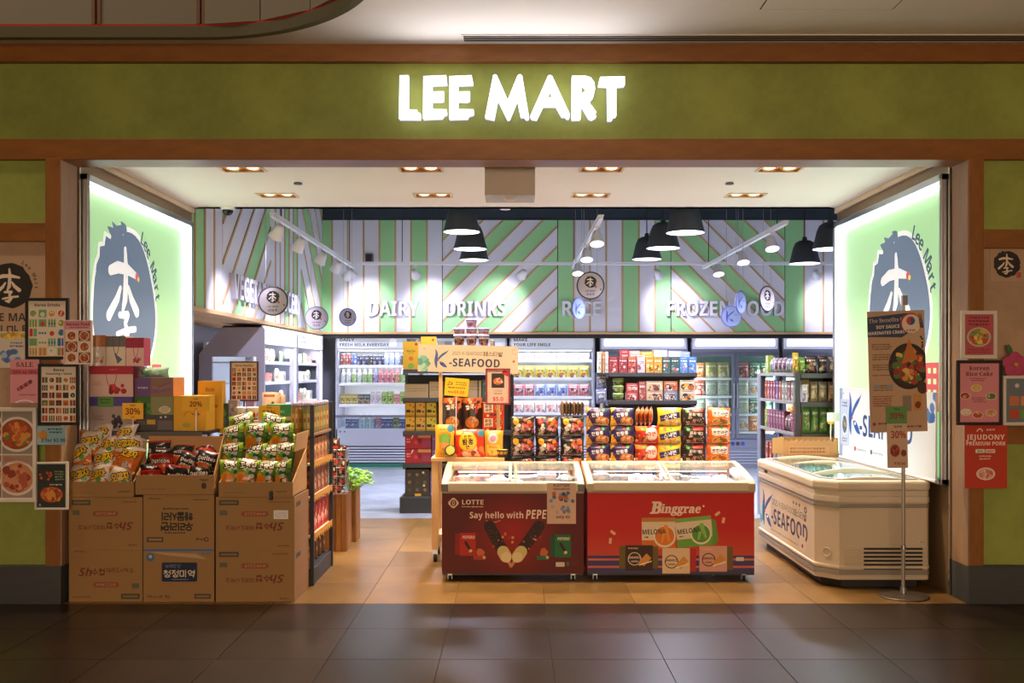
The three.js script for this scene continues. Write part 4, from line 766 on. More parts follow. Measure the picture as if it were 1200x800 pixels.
const chipB = cell(200, 220, (g, w, h) => { fill(g, '#1f1d1e', 0, 0, w, h); g.fillStyle = '#c9541d'; g.beginPath(); g.moveTo(w * 0.1, h * 0.62); g.lineTo(w * 0.8, h * 0.58); g.lineTo(w * 0.5, h * 0.92); g.fill(); fill(g, '#b5261a', 0, 0, w, h * 0.1); tx(g, 'Doritos', w / 2, h * 0.4, h * 0.2, '#f1ede9', { rot: -0.1, stroke: '#52201a', lw: 6 }); marks(g, w * 0.2, h * 0.55, w * 0.6, 1, h * 0.07, '#cfc7c2'); disc(g, w * 0.72, h * 0.78, w * 0.08, '#4caf50'); });
const chipG = cell(220, 250, (g, w, h) => { fill(g, '#6f9a2b', 0, 0, w, h); fill(g, '#2c4f1c', w * 0.6, h * 0.33, w * 0.4, h * 0.67); blob(g, w * 0.5, h * 0.2, w * 0.3, '#d9cfae', 14, 0.2); for (let i = 0; i < 8; i++) blob(g, w * rr(0.12, 0.5), h * rr(0.48, 0.88), w * 0.15, i % 2 ? '#dd7d18' : '#e8922a'); for (let i = 0; i < 11; i++) blob(g, w * rr(0.5, 0.95), h * rr(0.36, 0.94), w * 0.085, ['#b9b298', '#9a4a32', '#47722a', '#24505c', '#cfc4a8'][i % 5]); ko(g, '꼬북칩', w * 0.5, h * 0.21, h * 0.22, '#f0e6d2', { stroke: '#141a0e', lw: 0.16, out: 0.3, rot: -0.12, step: 0.98 }); disc(g, w * 0.5, h * 0.42, w * 0.07, '#48b04e'); blob(g, w * 0.06, h * 0.06, w * 0.12, '#9cc832'); blob(g, w * 0.95, h * 0.1, w * 0.12, '#9cc832'); });
for (const c of [chipW, chipO, chipR, chipB, chipG]) { const g = c.s.g; g.save(); g.translate(c.x, c.y); g.beginPath(); g.rect(0, 0, c.w, c.h); g.clip(); marks(g, c.w * 0.2, c.h * 0.03, c.w * 0.6, 1, 7, 'rgba(60,50,44,0.7)', 0.9); marks(g, c.w * 0.15, c.h * 0.9, c.w * 0.7, 1, 8, 'rgba(250,240,225,0.7)', 0.9); for (let i = 0; i < 14; i++) blob(g, c.w * rr(0.05, 0.95), c.h * rr(0.6, 0.95), rr(3, 8), ['rgba(120,60,20,0.8)', 'rgba(240,190,90,0.8)', 'rgba(90,140,60,0.7)'][i % 3]); fill(g, 'rgba(30,18,10,0.14)', 0, 0, c.w, c.h); g.restore(); }
const bagGeo = {
  W: [1, 2, 3].map((k) => pouch(0.16, 0.18, 0.08, chipW, '#d8c8bd', { sd: k })), O: [pouch(0.17, 0.195, 0.075, chipO, '#d67a30', { sd: 4 })],
  R: [pouch(0.16, 0.18, 0.075, chipR, '#b5261a', { sd: 5 }), pouch(0.16, 0.18, 0.075, chipR, '#b5261a', { sd: 6 })], B: [7, 8, 9].map((k) => pouch(0.165, 0.18, 0.075, chipB, '#242122', { sd: k })), G: [10, 11, 12].map((k) => pouch(0.165, 0.2, 0.085, chipG, '#6f9a2b', { sd: k })),
};
const ROWN = ['front row', 'second row', 'third row', 'back row'];
function bagsIn(kind, label, group, list, lo, hi) {
  const cnt = {};
  list.forEach(([xx, y, row, lean = -0.35, roll = 0, k], i) => {
    const x = Math.min(hi, Math.max(lo, xx));
    const d = CD + 0.07 + row * (kind === 'G' ? 0.075 : 0.042), kk = k || kind; cnt[row] = (cnt[row] || 0) + 1;
    const geos = bagGeo[kk], g = geos[i % geos.length], name = label(kk);
    one('chip_bag', `${name}, ${ROWN[row]}, ${ORD[cnt[row] - 1]} from the pilaster side`, 'bag', g, matOf(g, 'film'), [PX(x, d), PY(y, d), -d], [lean + rr(-0.12, 0.12), rr(-0.4, 0.4), roll + rr(-0.1, 0.1)], group);
  });
}
const chipLbl = { W: 'white and orange chip bag with yellow lettering', O: 'mostly orange chip bag with yellow lettering', R: 'red corn chip bag with white lettering', B: 'black corn chip bag with white lettering', G: 'green chip bag with orange chips pictured' };
const lb = (k) => chipLbl[k];
bagsIn('W', lb, 'orange and white chip bags in the open carton', [[90, 573, 0, -0.3, 0.08], [114, 573, 0, -0.3, -0.03], [140, 576, 0, -0.3, 0.1], [97, 547, 1, -0.3, 0.14], [121, 553, 1, -0.35, 0.0], [146, 552, 1, -0.5, -0.4, 'O'], [104, 534, 2, -0.4, -0.1], [124, 538, 2, -0.4, 0.05], [145, 537, 2, -0.4, -0.1], [117, 524, 3, -0.5, 0.02], [142, 524, 3, -0.6, -0.12], [159, 534, 2, -0.6, -0.5]], 95, 143);
bagsIn('R', lb, 'corn chip bags in the open carton', [[178, 575, 0, -0.3, 0.03], [205, 576, 0, -0.3, -0.05, 'B'], [232, 574, 0, -0.35, -0.08, 'B'], [188, 556, 1, -0.3, 0.02], [213, 558, 1, -0.5, -0.35, 'B'], [237, 556, 1, -0.5, -0.15, 'B'], [184, 546, 2, -0.45, 0.1, 'B'], [206, 548, 2, -0.6, -0.1, 'B'], [229, 545, 2, -0.7, -0.3], [246, 545, 2, -0.7, -0.35, 'B'], [240, 536, 3, -0.8, -0.25]], 176, 236);
bagsIn('G', lb, 'green chip bags in the open carton', [[268, 572, 0, -0.35, 0.18], [288, 572, 0, -0.3, -0.12], [310, 574, 0, -0.3, -0.08], [331, 573, 0, -0.4, 0.1], [272, 553, 1, -0.3, 0.08], [296, 552, 1, -0.35, -0.1], [318, 554, 1, -0.35, 0.12], [338, 552, 1, -0.3, -0.14], [276, 531, 2, -0.3, 0.1], [299, 529, 2, -0.3, -0.08], [322, 534, 2, -0.4, -0.3], [342, 529, 2, -0.3, 0.1], [290, 516, 3, -0.45, 0.3], [312, 516, 3, -0.45, -0.3]], 272, 330);
// ---------- gift boxes on the black shelf ----------
{
  const t = thing('black_display_rack', 'black metal display rack behind the cartons carrying the gift boxes', 'rack', [0, 0, 0]);
  const x0 = -2.975, x1 = -2.14, y = 1.1, z0 = -6.585, z1 = -6.98;
  M('shelf', rbx(x0, x1, y, y + 0.025, -6.505, z1, 0.004), MAT.blackMetal, t);
  M('shelf', rbx(x0, x1, 0.55, 0.575, z0, z1, 0.004), MAT.blackMetal, t);
  M('shelf', rbx(x0, x1, 0.1, 0.125, z0, z1, 0.004), MAT.blackMetal, t);
  for (const [x, z, h] of [[x0 + 0.011, z0 - 0.015, 1.75], [x0 + 0.011, z1 + 0.015, 1.75], [x1 - 0.015, z0 - 0.015, 1.12], [x1 - 0.015, z1 + 0.015, 1.12]]) M('post', rbx(x - 0.01, x + 0.01, 0, h, z - 0.01, z + 0.01, 0.003), MAT.blackMetal, t);
  M('price_rail', rbx(x0 + 0.03, x1 - 0.03, y - 0.035, y + 0.02, -6.505, -6.497, 0.002), std(0x5a5450, 0.5), t);
}
function giftCell(w, h, top, base, draw) { return cell(w, h, (g, W, H) => { fill(g, base, 0, 0, W, H); if (top) fill(g, top[0], 0, 0, W, H * top[1]); draw(g, W, H); }); }
function berries(g, W, H, x, y, r, cols, n = 16) { for (let i = 0; i < n; i++) disc(g, W * x + r * rr(-2.2, 2.2), H * y + r * rr(-1.2, 1.2), r * rr(0.5, 0.8), cols[i % cols.length]); }
function handle(g, W, H, c, x0, x1, y) { g.strokeStyle = c; g.lineWidth = 4; g.beginPath(); g.moveTo(W * x0, 0); g.bezierCurveTo(W * x0, H * y, W * x1, H * y, W * x1, 0); g.stroke(); }
const GY = 1.126;
function gift(name, label, x0, x1, yb, yt, d, depth, c, sides, cat = 'box') {
  const w = PX(x1, d) - PX(x0, d), h = (yb - yt) * d / F, g = pbox(w, h, depth, { f: c, ...sides });
  return { w, h, g, c, put: (y) => one(name, label, cat, g, matOf(g), [(PX(x0, d) + PX(x1, d)) / 2, y, -d - depth / 2]) };
}
{
  const red = giftCell(300, 200, ['#a8253a', 0.27], '#cfb0aa', (g, W, H) => { g.strokeStyle = '#8f3a48'; g.lineWidth = 4; g.beginPath(); g.moveTo(W * 0.38, H * 0.27); g.bezierCurveTo(W * 0.42, H * 0.85, W * 0.6, H * 0.8, W * 0.62, H * 0.27); g.stroke(); berries(g, W, H, 0.65, 0.72, 22, ['#a8202e', '#7a1420', '#c43a44']); marks(g, W * 0.06, H * 0.5, W * 0.24, 3, H * 0.03, '#b48a88'); marks(g, W * 0.45, H * 0.1, W * 0.2, 1, H * 0.04, '#c96a78'); });
  const pur = giftCell(300, 200, ['#4a3f8f', 0.27], '#9f8f8c', (g, W, H) => { fill(g, '#5a8a42', W * 0.2, 0, W * 0.36, H * 0.3); marks(g, W * 0.24, H * 0.06, W * 0.28, 2, H * 0.05, '#2f5a28', 0.9); for (let i = 0; i < 18; i++) disc(g, W * rr(0.55, 0.75), H * rr(0.5, 0.9), 12, ['#2a2430', '#3d3446', '#1d1a22'][i % 3]); marks(g, W * 0.06, H * 0.55, W * 0.3, 3, H * 0.03, '#6f605f'); });
  const orange = giftCell(120, 180, ['#b86a3a', 0.38], '#d9c0ac', (g, W, H) => { handle(g, W, H, '#8a6a4a', 0.3, 0.6, 0.75); berries(g, W, H, 0.55, 0.78, 14, ['#b8846a', '#a06a52', '#d4a48a']); });
  const grey = giftCell(160, 180, ['#6f6a6c', 0.36], '#ddd0c0', (g, W, H) => { handle(g, W, H, '#4a4648', 0.35, 0.68, 0.8); for (let i = 0; i < 6; i++) brushStroke(g, [[W * 0.45, H * 0.6, 6], [W * 0.6 + i * 6, H * 0.9 - i * 4, 10]], i % 2 ? '#4d5560' : '#78828c'); });
  const rose = giftCell(160, 180, ['#a02a48', 0.36], '#ddbcb6', (g, W, H) => { handle(g, W, H, '#8f2a40', 0.4, 0.7, 0.95); berries(g, W, H, 0.62, 0.8, 13, ['#b8404e', '#d4706e', '#8a2434']); });
  const b1 = gift('gift_box', 'pinkish gift box with red lid band and berries, on top of the purple-band box', 104.6, 156, 463, 427, 6.5, 0.2, red, { r: '#8f2233', t: '#a8253a', c: '#b89a96' });
  const b2 = gift('gift_box', 'grey gift box with purple band and dark berries beside the 30% tag', 104.6, 155, 503, 463, 6.5, 0.2, pur, { r: '#6f6266', t: '#4a3f8f', c: '#8f8280' });
  b2.put(GY); b1.put(GY + b2.h + 0.001);
  const top = GY + b2.h + b1.h + 0.002;
  gift('gift_box', 'small gift box with orange band on the red gift box, nearest the pilaster', 107, 124, 427, 391, 6.53, 0.12, orange, { c: '#b8927a' }).put(top);
  gift('gift_box', 'small cream gift box with grey band and dark handle, between orange and rose boxes', 124.5, 147, 427, 392, 6.53, 0.12, grey, { c: '#a89a90' }).put(top);
  gift('gift_box', 'small pink gift box with rose band and red handle, beside the grey-band box', 147.5, 168.5, 427, 394, 6.53, 0.12, rose, { c: '#a8788a', r: '#8a2a42' }).put(top);
  const s1 = giftCell(240, 110, null, '#6a4f86', (g, W, H) => { fill(g, '#8a6a5a', W * 0.42, 0, W * 0.58, H); for (let i = 0; i < 16; i++) brushStroke(g, [[W * 0.45, H * rr(0.5, 0.9), 8], [W * 0.97, H * rr(0.2, 0.7), 6]], ['#7a5a9a', '#a8785a', '#6f4f7a'][i % 3]); marks(g, W * 0.06, H * 0.5, W * 0.3, 1, H * 0.1, '#c4b4d4'); });
  const s2 = giftCell(240, 120, null, '#3f6a34', (g, W, H) => { fill(g, '#8a8a62', W * 0.42, 0, W * 0.58, H); disc(g, W * 0.78, H * 0.72, W * 0.15, '#d9cfb8', H * 0.2); for (let i = 0; i < 7; i++) brushStroke(g, [[W * (0.68 + i * 0.03), H * 0.85, 4], [W * (0.7 + i * 0.03), H * 0.58, 4]], '#a8987a'); for (let i = 0; i < 10; i++) blob(g, W * rr(0.1, 0.4), H * rr(0.2, 0.9), 14, ['#4f8a3a', '#2f5a28', '#5f9a48'][i % 3]); });
  const s3 = giftCell(240, 110, null, '#4a4748', (g, W, H) => { fill(g, '#c9a23a', W * 0.32, H * 0.3, W * 0.22, H * 0.3); disc(g, W * 0.68, H * 0.15, 7, '#d9d4d0'); disc(g, W * 0.8, H * 0.12, 7, '#d9d4d0'); fill(g, '#6a6266', W * 0.6, H * 0.35, W * 0.38, H * 0.6); marks(g, W * 0.08, H * 0.4, W * 0.2, 2, H * 0.08, '#7a7678'); });
  const o3 = gift('gift_box', 'dark grey flat gift box at the bottom of the stack of three', 157.5, 203, 499, 480.5, 6.53, 0.22, s3, { c: '#3f3d3f' });
  const o2 = gift('gift_box', 'green flat gift box with rice cakes pictured in the middle of the stack', 157.5, 203, 480.5, 459, 6.53, 0.22, s2, { c: '#3a5a30' });
  const o1 = gift('gift_box', 'purple and brown flat gift box topping the stack of three', 157.5, 203, 459, 437, 6.53, 0.22, s1, { r: '#b8763a', t: '#7a6a72', c: '#6a4f86' });
  o3.put(GY); o2.put(GY + o3.h + 0.001); o1.put(GY + o3.h + o2.h + 0.002);
  const gp = cell(90, 40, (g, w, h) => { fill(g, '#8fb49a', 0, 0, w, h); for (let i = 0; i < 6; i++) disc(g, w * rr(0.1, 0.9), h * rr(0.3, 0.8), 9, ['#5f9a7a', '#b8d4c0'][i % 2]); });
  const gg = pouch(0.2, 0.07, 0.09, gp, '#8fb49a', { sd: 31 });
  one('plastic_pouch', 'crinkled pale green plastic pouch lying on the purple flat gift box', 'pouch', gg, matOf(gg, 'film'), [PX(178, 6.55), GY + o1.h + o2.h + o3.h + 0.003, -6.6], [0, 0.1, 0]);
}
// price tags on stems
function priceTag(label, x0, y0, x1, y1, d, base, pct, o = {}) {
  const w = (x1 - x0) * d / F, h = (y1 - y0) * d / F, t = thing('price_sign', label, 'price sign', [PX((x0 + x1) / 2, d), base, -d]), y = PY(y1, d) - base;
  const c = cell(300, 300 * h / w, (g, W, H) => { fill(g, o.bg || '#eeb62c', 0, 0, W, H); if (o.draw) return o.draw(g, W, H); tx(g, o.head || 'Now', W / 2, H * 0.14, H * 0.15, '#4a2a1c'); tx(g, pct, W / 2, H * 0.52, H * 0.54, '#7d1712', { sx: 0.88 }); tx(g, 'Off', W / 2, H * 0.88, H * 0.14, '#9a4a22'); });
  const card = M('card', pbox(w, h, 0.004, { f: c, c: o.bg || '#eeb62c' }), sheetMat(c.s), t); card.position.y = y; if (o.tilt) card.rotation.z = o.tilt;
  if (y > 0.002) M('stem', rod([0, 0, -0.003], [0, y + 0.02, -0.004], 0.004), MAT.whiteMetal, t);
  M('holder', rbx(-0.02, 0.02, y - 0.012, y + 0.012, -0.012, -0.003, 0.003), std(0xd98f2a, 0.4), t);
}
priceTag('yellow 30% price card on a stem in front of the purple-band gift box', 143.5, 472, 168, 491, 6.478, 1.13, '30%');
// ---------- low gondola along the aisle ----------
const G = { x0: -2.12, x1: -1.45, z0: -6.72, z1: -7.44, y: 1.09 };
{
  const t = thing('aisle_gondola', 'black low gondola shelving behind the cartons, its open shelves facing the aisle', 'shelf unit', [0, 0, 0]);
  M('base', rbx(G.x0, G.x1, 0, 0.12, G.z0, G.z1, 0.004), MAT.blackMetal, t);
  M('back_panel', bx(-1.8, -1.78, 0.12, G.y, G.z0 - 0.02, G.z1 + 0.02), MAT.black, t);
  for (const y of [0.34, 0.62, 0.86]) { M('shelf', rbx(G.x0, G.x1, y, y + 0.016, G.z0, G.z1, 0.003), MAT.beige, t); }
  M('top_shelf', rbx(G.x0, G.x1, G.y - 0.02, G.y, G.z0, G.z1, 0.003), std(0x8a6a4a, 0.6), t);
  for (const z of [G.z0 - 0.012, G.z1 + 0.012]) for (const x of [G.x0 + 0.015, G.x1 - 0.005]) M('post', rbx(x - 0.014, x + 0.014, 0, x < -2 ? 1.09 : 1.3, z - 0.014, z + 0.014, 0.003), MAT.blackMetal, t);
  // saw-toothed yellow price strips on the aisle side
  for (const y of [0.34, 0.62, 0.86]) { const s = new THREE.Shape(); s.moveTo(0, 0.03); const n = 9, L = 0.7; for (let i = 0; i < n; i++) { s.lineTo(i * L / n, 0.0); s.lineTo((i + 0.5) * L / n, -0.03); } s.lineTo(L, 0.0); s.lineTo(L, 0.03); s.closePath(); M('price_strip', ext(s, 0.003).rotateY(Math.PI / 2).translate(G.x1 + 0.004, y, G.z0 - 0.01), std(0xc48a26, 0.6), t); }
}
const lum = (k) => k;
{ // goods on top of the gondola
  const gold = cell(220, 220, (g, w, h) => { fill(g, '#d8a52a', 0, 0, w, h); tx(g, 'Maxim', w * 0.5, h * 0.18, h * 0.11, '#6a4a1c', { font: 'serif' }); g.strokeStyle = '#b07a1c'; g.lineWidth = 5; g.beginPath(); g.arc(w * 0.48, h * 0.62, w * 0.16, 3.3, 6.1); g.stroke(); disc(g, w * 0.4, h * 0.84, w * 0.13, '#a8a03a', h * 0.07); marks(g, w * 0.55, h * 0.5, w * 0.35, 1, h * 0.06, '#7a5a1c'); });
  const put = (label, x0, x1, yb, yt, d, depth, c, sides, base, name = 'coffee_box') => { const w = PX(x1, d) - PX(x0, d), h = (yb - yt) * d / F, g = pbox(w, h, depth, { f: c, ...sides }); return one(name, label, 'box', g, matOf(g), [PX((x0 + x1) / 2, d), base, -d - depth / 2]); };
  put('wide golden instant coffee box beside the flat gift boxes', 203.5, 241, 500, 459, 6.52, 0.2, gold, { c: '#c4921f' }, GY);
  put('tall golden instant coffee box standing behind the 20% card', 232, 260, 500, 444, 6.76, 0.09, gold, { c: '#c4921f' }, GY);
  priceTag('yellow 20% price card in front of the golden coffee boxes', 213, 465, 246, 481, 6.46, GY + 0.003, '20%');
  const tealBox = cell(60, 120, (g, w, h) => { fill(g, '#2c4a3a', 0, 0, w, h); blob(g, w / 2, h * 0.3, w * 0.3, '#5a8a3a'); blob(g, w / 2, h * 0.6, w * 0.3, '#3a5a8a'); fill(g, '#d8a52a', 0, h * 0.84, w, h * 0.16); });
  put('narrow dark green box beside the tall coffee box', 256, 267, 499, 464, 6.8, 0.08, tealBox, { c: '#2c4a3a' }, G.y + 0.0, 'grocery_box');
  const greyTin = cell(60, 160, (g, w, h) => { fill(g, '#a08f92', 0, 0, w, h); for (let i = 0; i < 8; i++) blob(g, w * rr(0.2, 0.8), h * rr(0.1, 0.9), 10, ['#6f7a9a', '#c4a8a0', '#7a6a72'][i % 3]); });
  put('slim mauve patterned box next to the dark green box', 267.5, 278, 500, 461, 6.82, 0.07, greyTin, { c: '#8a7a80' }, G.y, 'grocery_box');
  const green = cell(150, 130, (g, w, h) => { fill(g, '#2f8f62', 0, 0, w, h); fill(g, '#cdbfae', 0, h * 0.42, w, h * 0.14); marks(g, w * 0.1, h * 0.2, w * 0.7, 1, h * 0.1, '#8fc8a8'); });
  put('green box with beige band stacked beside the second 20% card', 312, 344, 506, 473, 6.86, 0.18, green, { c: '#277a53' }, G.y, 'grocery_box');
  const redc = cell(60, 130, (g, w, h) => { fill(g, '#b3233c', 0, 0, w, h); fill(g, '#d9b8b0', 0, h * 0.45, w, h * 0.12); });
  put('narrow red box between the green box and the jars', 344.6, 353, 500, 472, 6.95, 0.12, redc, { c: '#8f1c30' }, G.y, 'grocery_box');
  priceTag('yellow 20% price card in front of the green box on the gondola', 303, 475, 328, 493, 6.76, G.y + 0.002, '20%');
  // cups
  const cupc = [['#e9e4e4', '#2f5aa8'], ['#ece6e2', '#b8302a'], ['#e6e0da', '#d98a3a'], ['#ece6e2', '#c4702a']].map(([a, b]) => cell(120, 60, (g, w, h) => { fill(g, a, 0, 0, w, h); for (let i = 0; i < 4; i++) blob(g, w * (0.12 + i * 0.25), h * 0.6, 12, b); fill(g, b, 0, h * 0.85, w, h * 0.15); }));
  const cupg = cupc.map((c) => turned([[0.001, 0], [0.03, 0], [0.042, 0.085], [0.044, 0.087], [0.044, 0.094], [0.001, 0.095]], c, { y1: 0.086, cap: '#f2efe9' }));
  [[281, 0, 'blue-marked', 1], [296.5, 1, 'red-marked', 1], [282, 2, 'orange-marked', 0], [296.5, 3, 'amber-marked', 0]].forEach(([x, k, n, up]) => one('noodle_cup', `white ${n} noodle cup, ${up ? 'upper' : 'lower'} of two below the framed noodle poster`, 'cup', cupg[k], matOf(cupg[k]), [PX(x, 6.86), G.y + up * 0.0955, -6.86], [0, k, 0]));
  poster('product_poster', 'dark framed noodle poster standing on the gondola among the boxes', 269.5, 423, 303, 470, 7.0, std(0x4a2a26, 0.5), (g, w, h) => { fill(g, '#d8bfa4', 0, 0, w, h); tx(g, 'Korea Noodles', w / 2, h * 0.075, h * 0.07, '#3a2622'); catalog(g, w, h, h * 0.13, 7, 5, ['#a8362a', '#7a2a22', '#c47a3a', '#3a2a28', '#b8542f', '#5a3a2a']); }, { fw: 0.012 });
  one('poster_stand', 'thin dark stand holding up the framed noodle poster', 'stand', merge([rod([0, 0, 0], [0, 0.24, 0], 0.006), rbx(-0.06, 0.06, 0, 0.008, -0.04, 0.04, 0.003)]), MAT.blackMetal, [PX(286, 7.03), G.y, -7.03]);
  const tan = cell(110, 180, (g, w, h) => { fill(g, '#c9a98a', 0, 0, w, h); fill(g, '#8a3a34', w * 0.1, h * 0.06, w * 0.6, h * 0.07); brushStroke(g, [[w * 0.6, h * 0.3, 18], [w * 0.62, h * 0.55, 22], [w * 0.55, h * 0.9, 30]], '#3f3430'); food(g, w * 0.3, h * 0.75, w * 0.2, '#b89470', ['#a06a42', '#d0a070'], 8); });
  const tg = pouch(0.14, 0.29, 0.06, tan, '#b89a7c', { sd: 41 });
  one('snack_pouch', 'tall tan pouch with dark figure print standing behind the noodle poster', 'pouch', tg, matOf(tg), [PX(317, 7.2), G.y, -7.2], [-0.08, 0.2, 0], 'tall tan pouches');
  const tg2 = pouch(0.1, 0.27, 0.06, tan, '#b89a7c', { sd: 42 });
  one('snack_pouch', 'narrower tan pouch with pointed top beside the orange cups', 'pouch', tg2, matOf(tg2), [PX(329, 7.25), G.y, -7.25], [-0.05, -0.2, 0.05], 'tall tan pouches');
  const och = cell(80, 60, (g, w, h) => { fill(g, '#e08a3a', 0, 0, w, h); blob(g, w / 2, h / 2, 14, '#f0b05a'); });
  const og = pbox(0.055, 0.06, 0.06, { f: och, c: '#d07a2a' });
  for (let i = 0; i < 3; i++) one('orange_pack', ['lowest', 'middle', 'topmost'][i] + ' orange pack in the small pile beside the tan pouches', 'pack', og, matOf(og), [PX(340, 7.3), G.y + i * 0.061, -7.3]);
  // jars along the aisle edge
  const jc = [['#8a7a4a', '#b8a05a'], ['#a8763a', '#d0a050'], ['#7a8a5a', '#b4a468']].map(([a, b]) => cell(130, 90, (g, w, h) => { fill(g, a, 0, 0, w, h); for (let i = 0; i < 4; i++) { rrect(g, w * (0.03 + i * 0.25), h * 0.25, w * 0.18, h * 0.55, 4, b); blob(g, w * (0.12 + i * 0.25), h * 0.5, 9, '#8a4a2a'); } }));
  const jg = jc.map((c, k) => turned([[0.001, 0], [0.034, 0], [0.036, 0.01], [0.036, 0.13], [0.03, 0.145], [0.03, 0.15], [0.034, 0.151], [0.034, 0.172], [0.001, 0.174]], c, { y1: 0.148, cap: ['#77708f', '#8a7a9a', '#9a7a86'][k] }));
  for (let r = 0; r < 2; r++) for (let i = 0; i < 8; i++) { const k = (i + r) % 3; one('sauce_jar', `tall jar with mauve lid on the gondola top, ${r ? 'inner' : 'aisle-side'} line, ${ORD[i]} from the entrance`, 'jar', jg[k], matOf(jg[k], 'gloss'), [-1.5 - r * 0.085, G.y, -6.79 - i * 0.082], [0, i, 0], 'jars on the gondola top').scale.y = 1.3; }
  // packs on the aisle-side shelves
  const pk = [['#a86a3a', '#d9a05a', '#7a3a22'], ['#8a4a34', '#c47a4a', '#5a2a1c'], ['#b8302c', '#d9605a', '#f0d0c0'], ['#6a4a34', '#b08a5a', '#3a2a20']].map(([a, b, c], k) => cell(140, 130, (g, w, h) => { fill(g, a, 0, 0, w, h); for (let i = 0; i < 12; i++) blob(g, w * rr(0.05, 0.95), h * rr(0.1, 0.9), 13, [b, c, '#e0c090'][i % 3]); }));
  const pg = pk.map((c, k) => k === 3 ? turned([[0.001, 0], [0.034, 0], [0.036, 0.01], [0.036, 0.13], [0.016, 0.18], [0.016, 0.2], [0.001, 0.205]], c, { cap: '#c4542a' }) : pbox(0.12, [0.17, 0.18, 0.2][k], 0.1, { f: c, c }));
  [[0.876, 0], [0.636, 1], [0.356, 2], [0.121, 3]].forEach(([y, k]) => { for (let i = 0; i < 5; i++) one(k === 3 ? 'sauce_bottle' : 'snack_pack', `${['brown seaweed pack', 'magazine-like brown snack pack', 'red snack pack', 'brown sauce bottle'][k]} on the aisle side of the gondola, ${ORD[i]} from the entrance`, k === 3 ? 'bottle' : 'pack', pg[k], matOf(pg[k]), [-1.53, y, -6.83 - i * 0.135], [0, Math.PI / 2, 0], 'goods on the aisle side of the gondola'); });
}
// ---------- planters and wire basket ----------
{
  const pl = (label, x0, x1, d, h) => { const t = thing('wooden_planter', label, 'planter', [PX((x0 + x1) / 2, d), 0, -d - 0.12]); const w = (x1 - x0) * d / F; for (let i = 0; i < 3; i++) { M('plank', metreUV(rbx(-w / 2 + i * w / 3 + 0.001, -w / 2 + (i + 1) * w / 3 - 0.001, 0, h, 0.11, 0.12, 0.003), i), MAT.wood, t); M('plank', metreUV(rbx(w / 2 - 0.01, w / 2, 0, h, -0.12 + i * 0.077, -0.12 + (i + 1) * 0.077 - 0.002, 0.003), i + 5), MAT.wood, t); } M('box_body', bx(-w / 2, w / 2 - 0.011, 0.001, h - 0.02, -0.12, 0.109), std(0x6d4426, 0.7), t); return t; };
  pl('wooden planter box nearest the cartons, holding the wire basket', 387, 406, 8.0, 0.5);
  pl('wooden planter box holding the bright green plant', 407, 417, 8.45, 0.55);
  pl('wooden planter box half hidden behind the gondola posts', 372, 386, 7.98, 0.5);
  // leafy plant
  const t = thing('green_plant', 'bright yellow-green leafy plant spilling out of the wooden planter', 'plant', [PX(410, 8.3), 0.5, -8.32]);
  const parts = [], stems = [];
  for (let i = 0; i < 150; i++) { const a = rnd() * 6.283, r = Math.sqrt(rnd()) * 0.2, y = 0.04 + rnd() * 0.13 * (1.2 - r * 2), g = new THREE.SphereGeometry(0.024, 6, 4).scale(1, 0.28, 0.7).rotateX(rr(-0.6, 0.6)).rotateZ(rr(-0.6, 0.6)).rotateY(a); parts.push(g.translate(Math.cos(a) * r, y, Math.sin(a) * r * 0.8)); if (i % 5 === 0) stems.push(rod([Math.cos(a) * r * 0.3, -0.02, Math.sin(a) * r * 0.3], [Math.cos(a) * r, y, Math.sin(a) * r * 0.8], 0.003, 5)); }
  M('foliage', merge(parts), std(0x86c832, 0.6), t); M('stem', merge(stems), std(0x6a9a3a, 0.7), t);
  // basket
  const b = thing('wire_basket', 'wire basket on the planter filled with red-printed packs', 'basket', [PX(396, 7.98), 0.5, -8.02]);
  const wires = []; for (let i = 0; i <= 5; i++) { const y = i * 0.075; wires.push(rod([-0.07, y, 0.09], [0.07, y, 0.09], 0.0025, 5), rod([0.07, y, 0.09], [0.07, y, -0.09], 0.0025, 5), rod([-0.07, y, 0.09], [-0.07, y, -0.09], 0.0025, 5)); } for (let i = 0; i <= 4; i++) wires.push(rod([-0.07 + i * 0.035, 0, 0.09], [-0.07 + i * 0.035, 0.375, 0.09], 0.0025, 5), rod([0.07, 0, -0.09 + i * 0.045], [0.07, 0.375, -0.09 + i * 0.045], 0.0025, 5)); 
  M('wire_mesh', merge(wires), MAT.steel, b);
  const rc = cell(110, 110, (g, w, h) => { fill(g, '#4a2a22', 0, 0, w, h); for (let i = 0; i < 9; i++) blob(g, w * rr(0.1, 0.9), h * rr(0.1, 0.9), 15, ['#c4352c', '#d9503f', '#d9b08a', '#2a1a18'][i % 4]); });
  const rg = pouch(0.1, 0.12, 0.05, rc, '#7a2a24', { sd: 51 });
  for (let i = 0; i < 7; i++) one('red_snack_pack', `red and dark snack pack in the wire basket, ${['lowest', 'second lowest', 'third', 'fourth', 'fifth', 'second highest', 'highest'][i]} of the heap`, 'pack', rg, matOf(rg, 'film'), [PX(395, 8) + (i % 2 ? 0.025 : -0.025), 0.5 + i * 0.058, -8.03 + rr(-0.03, 0.03)], [-0.2, rr(-0.6, 0.6), rr(-0.4, 0.4)], 'red packs in the wire basket');
}
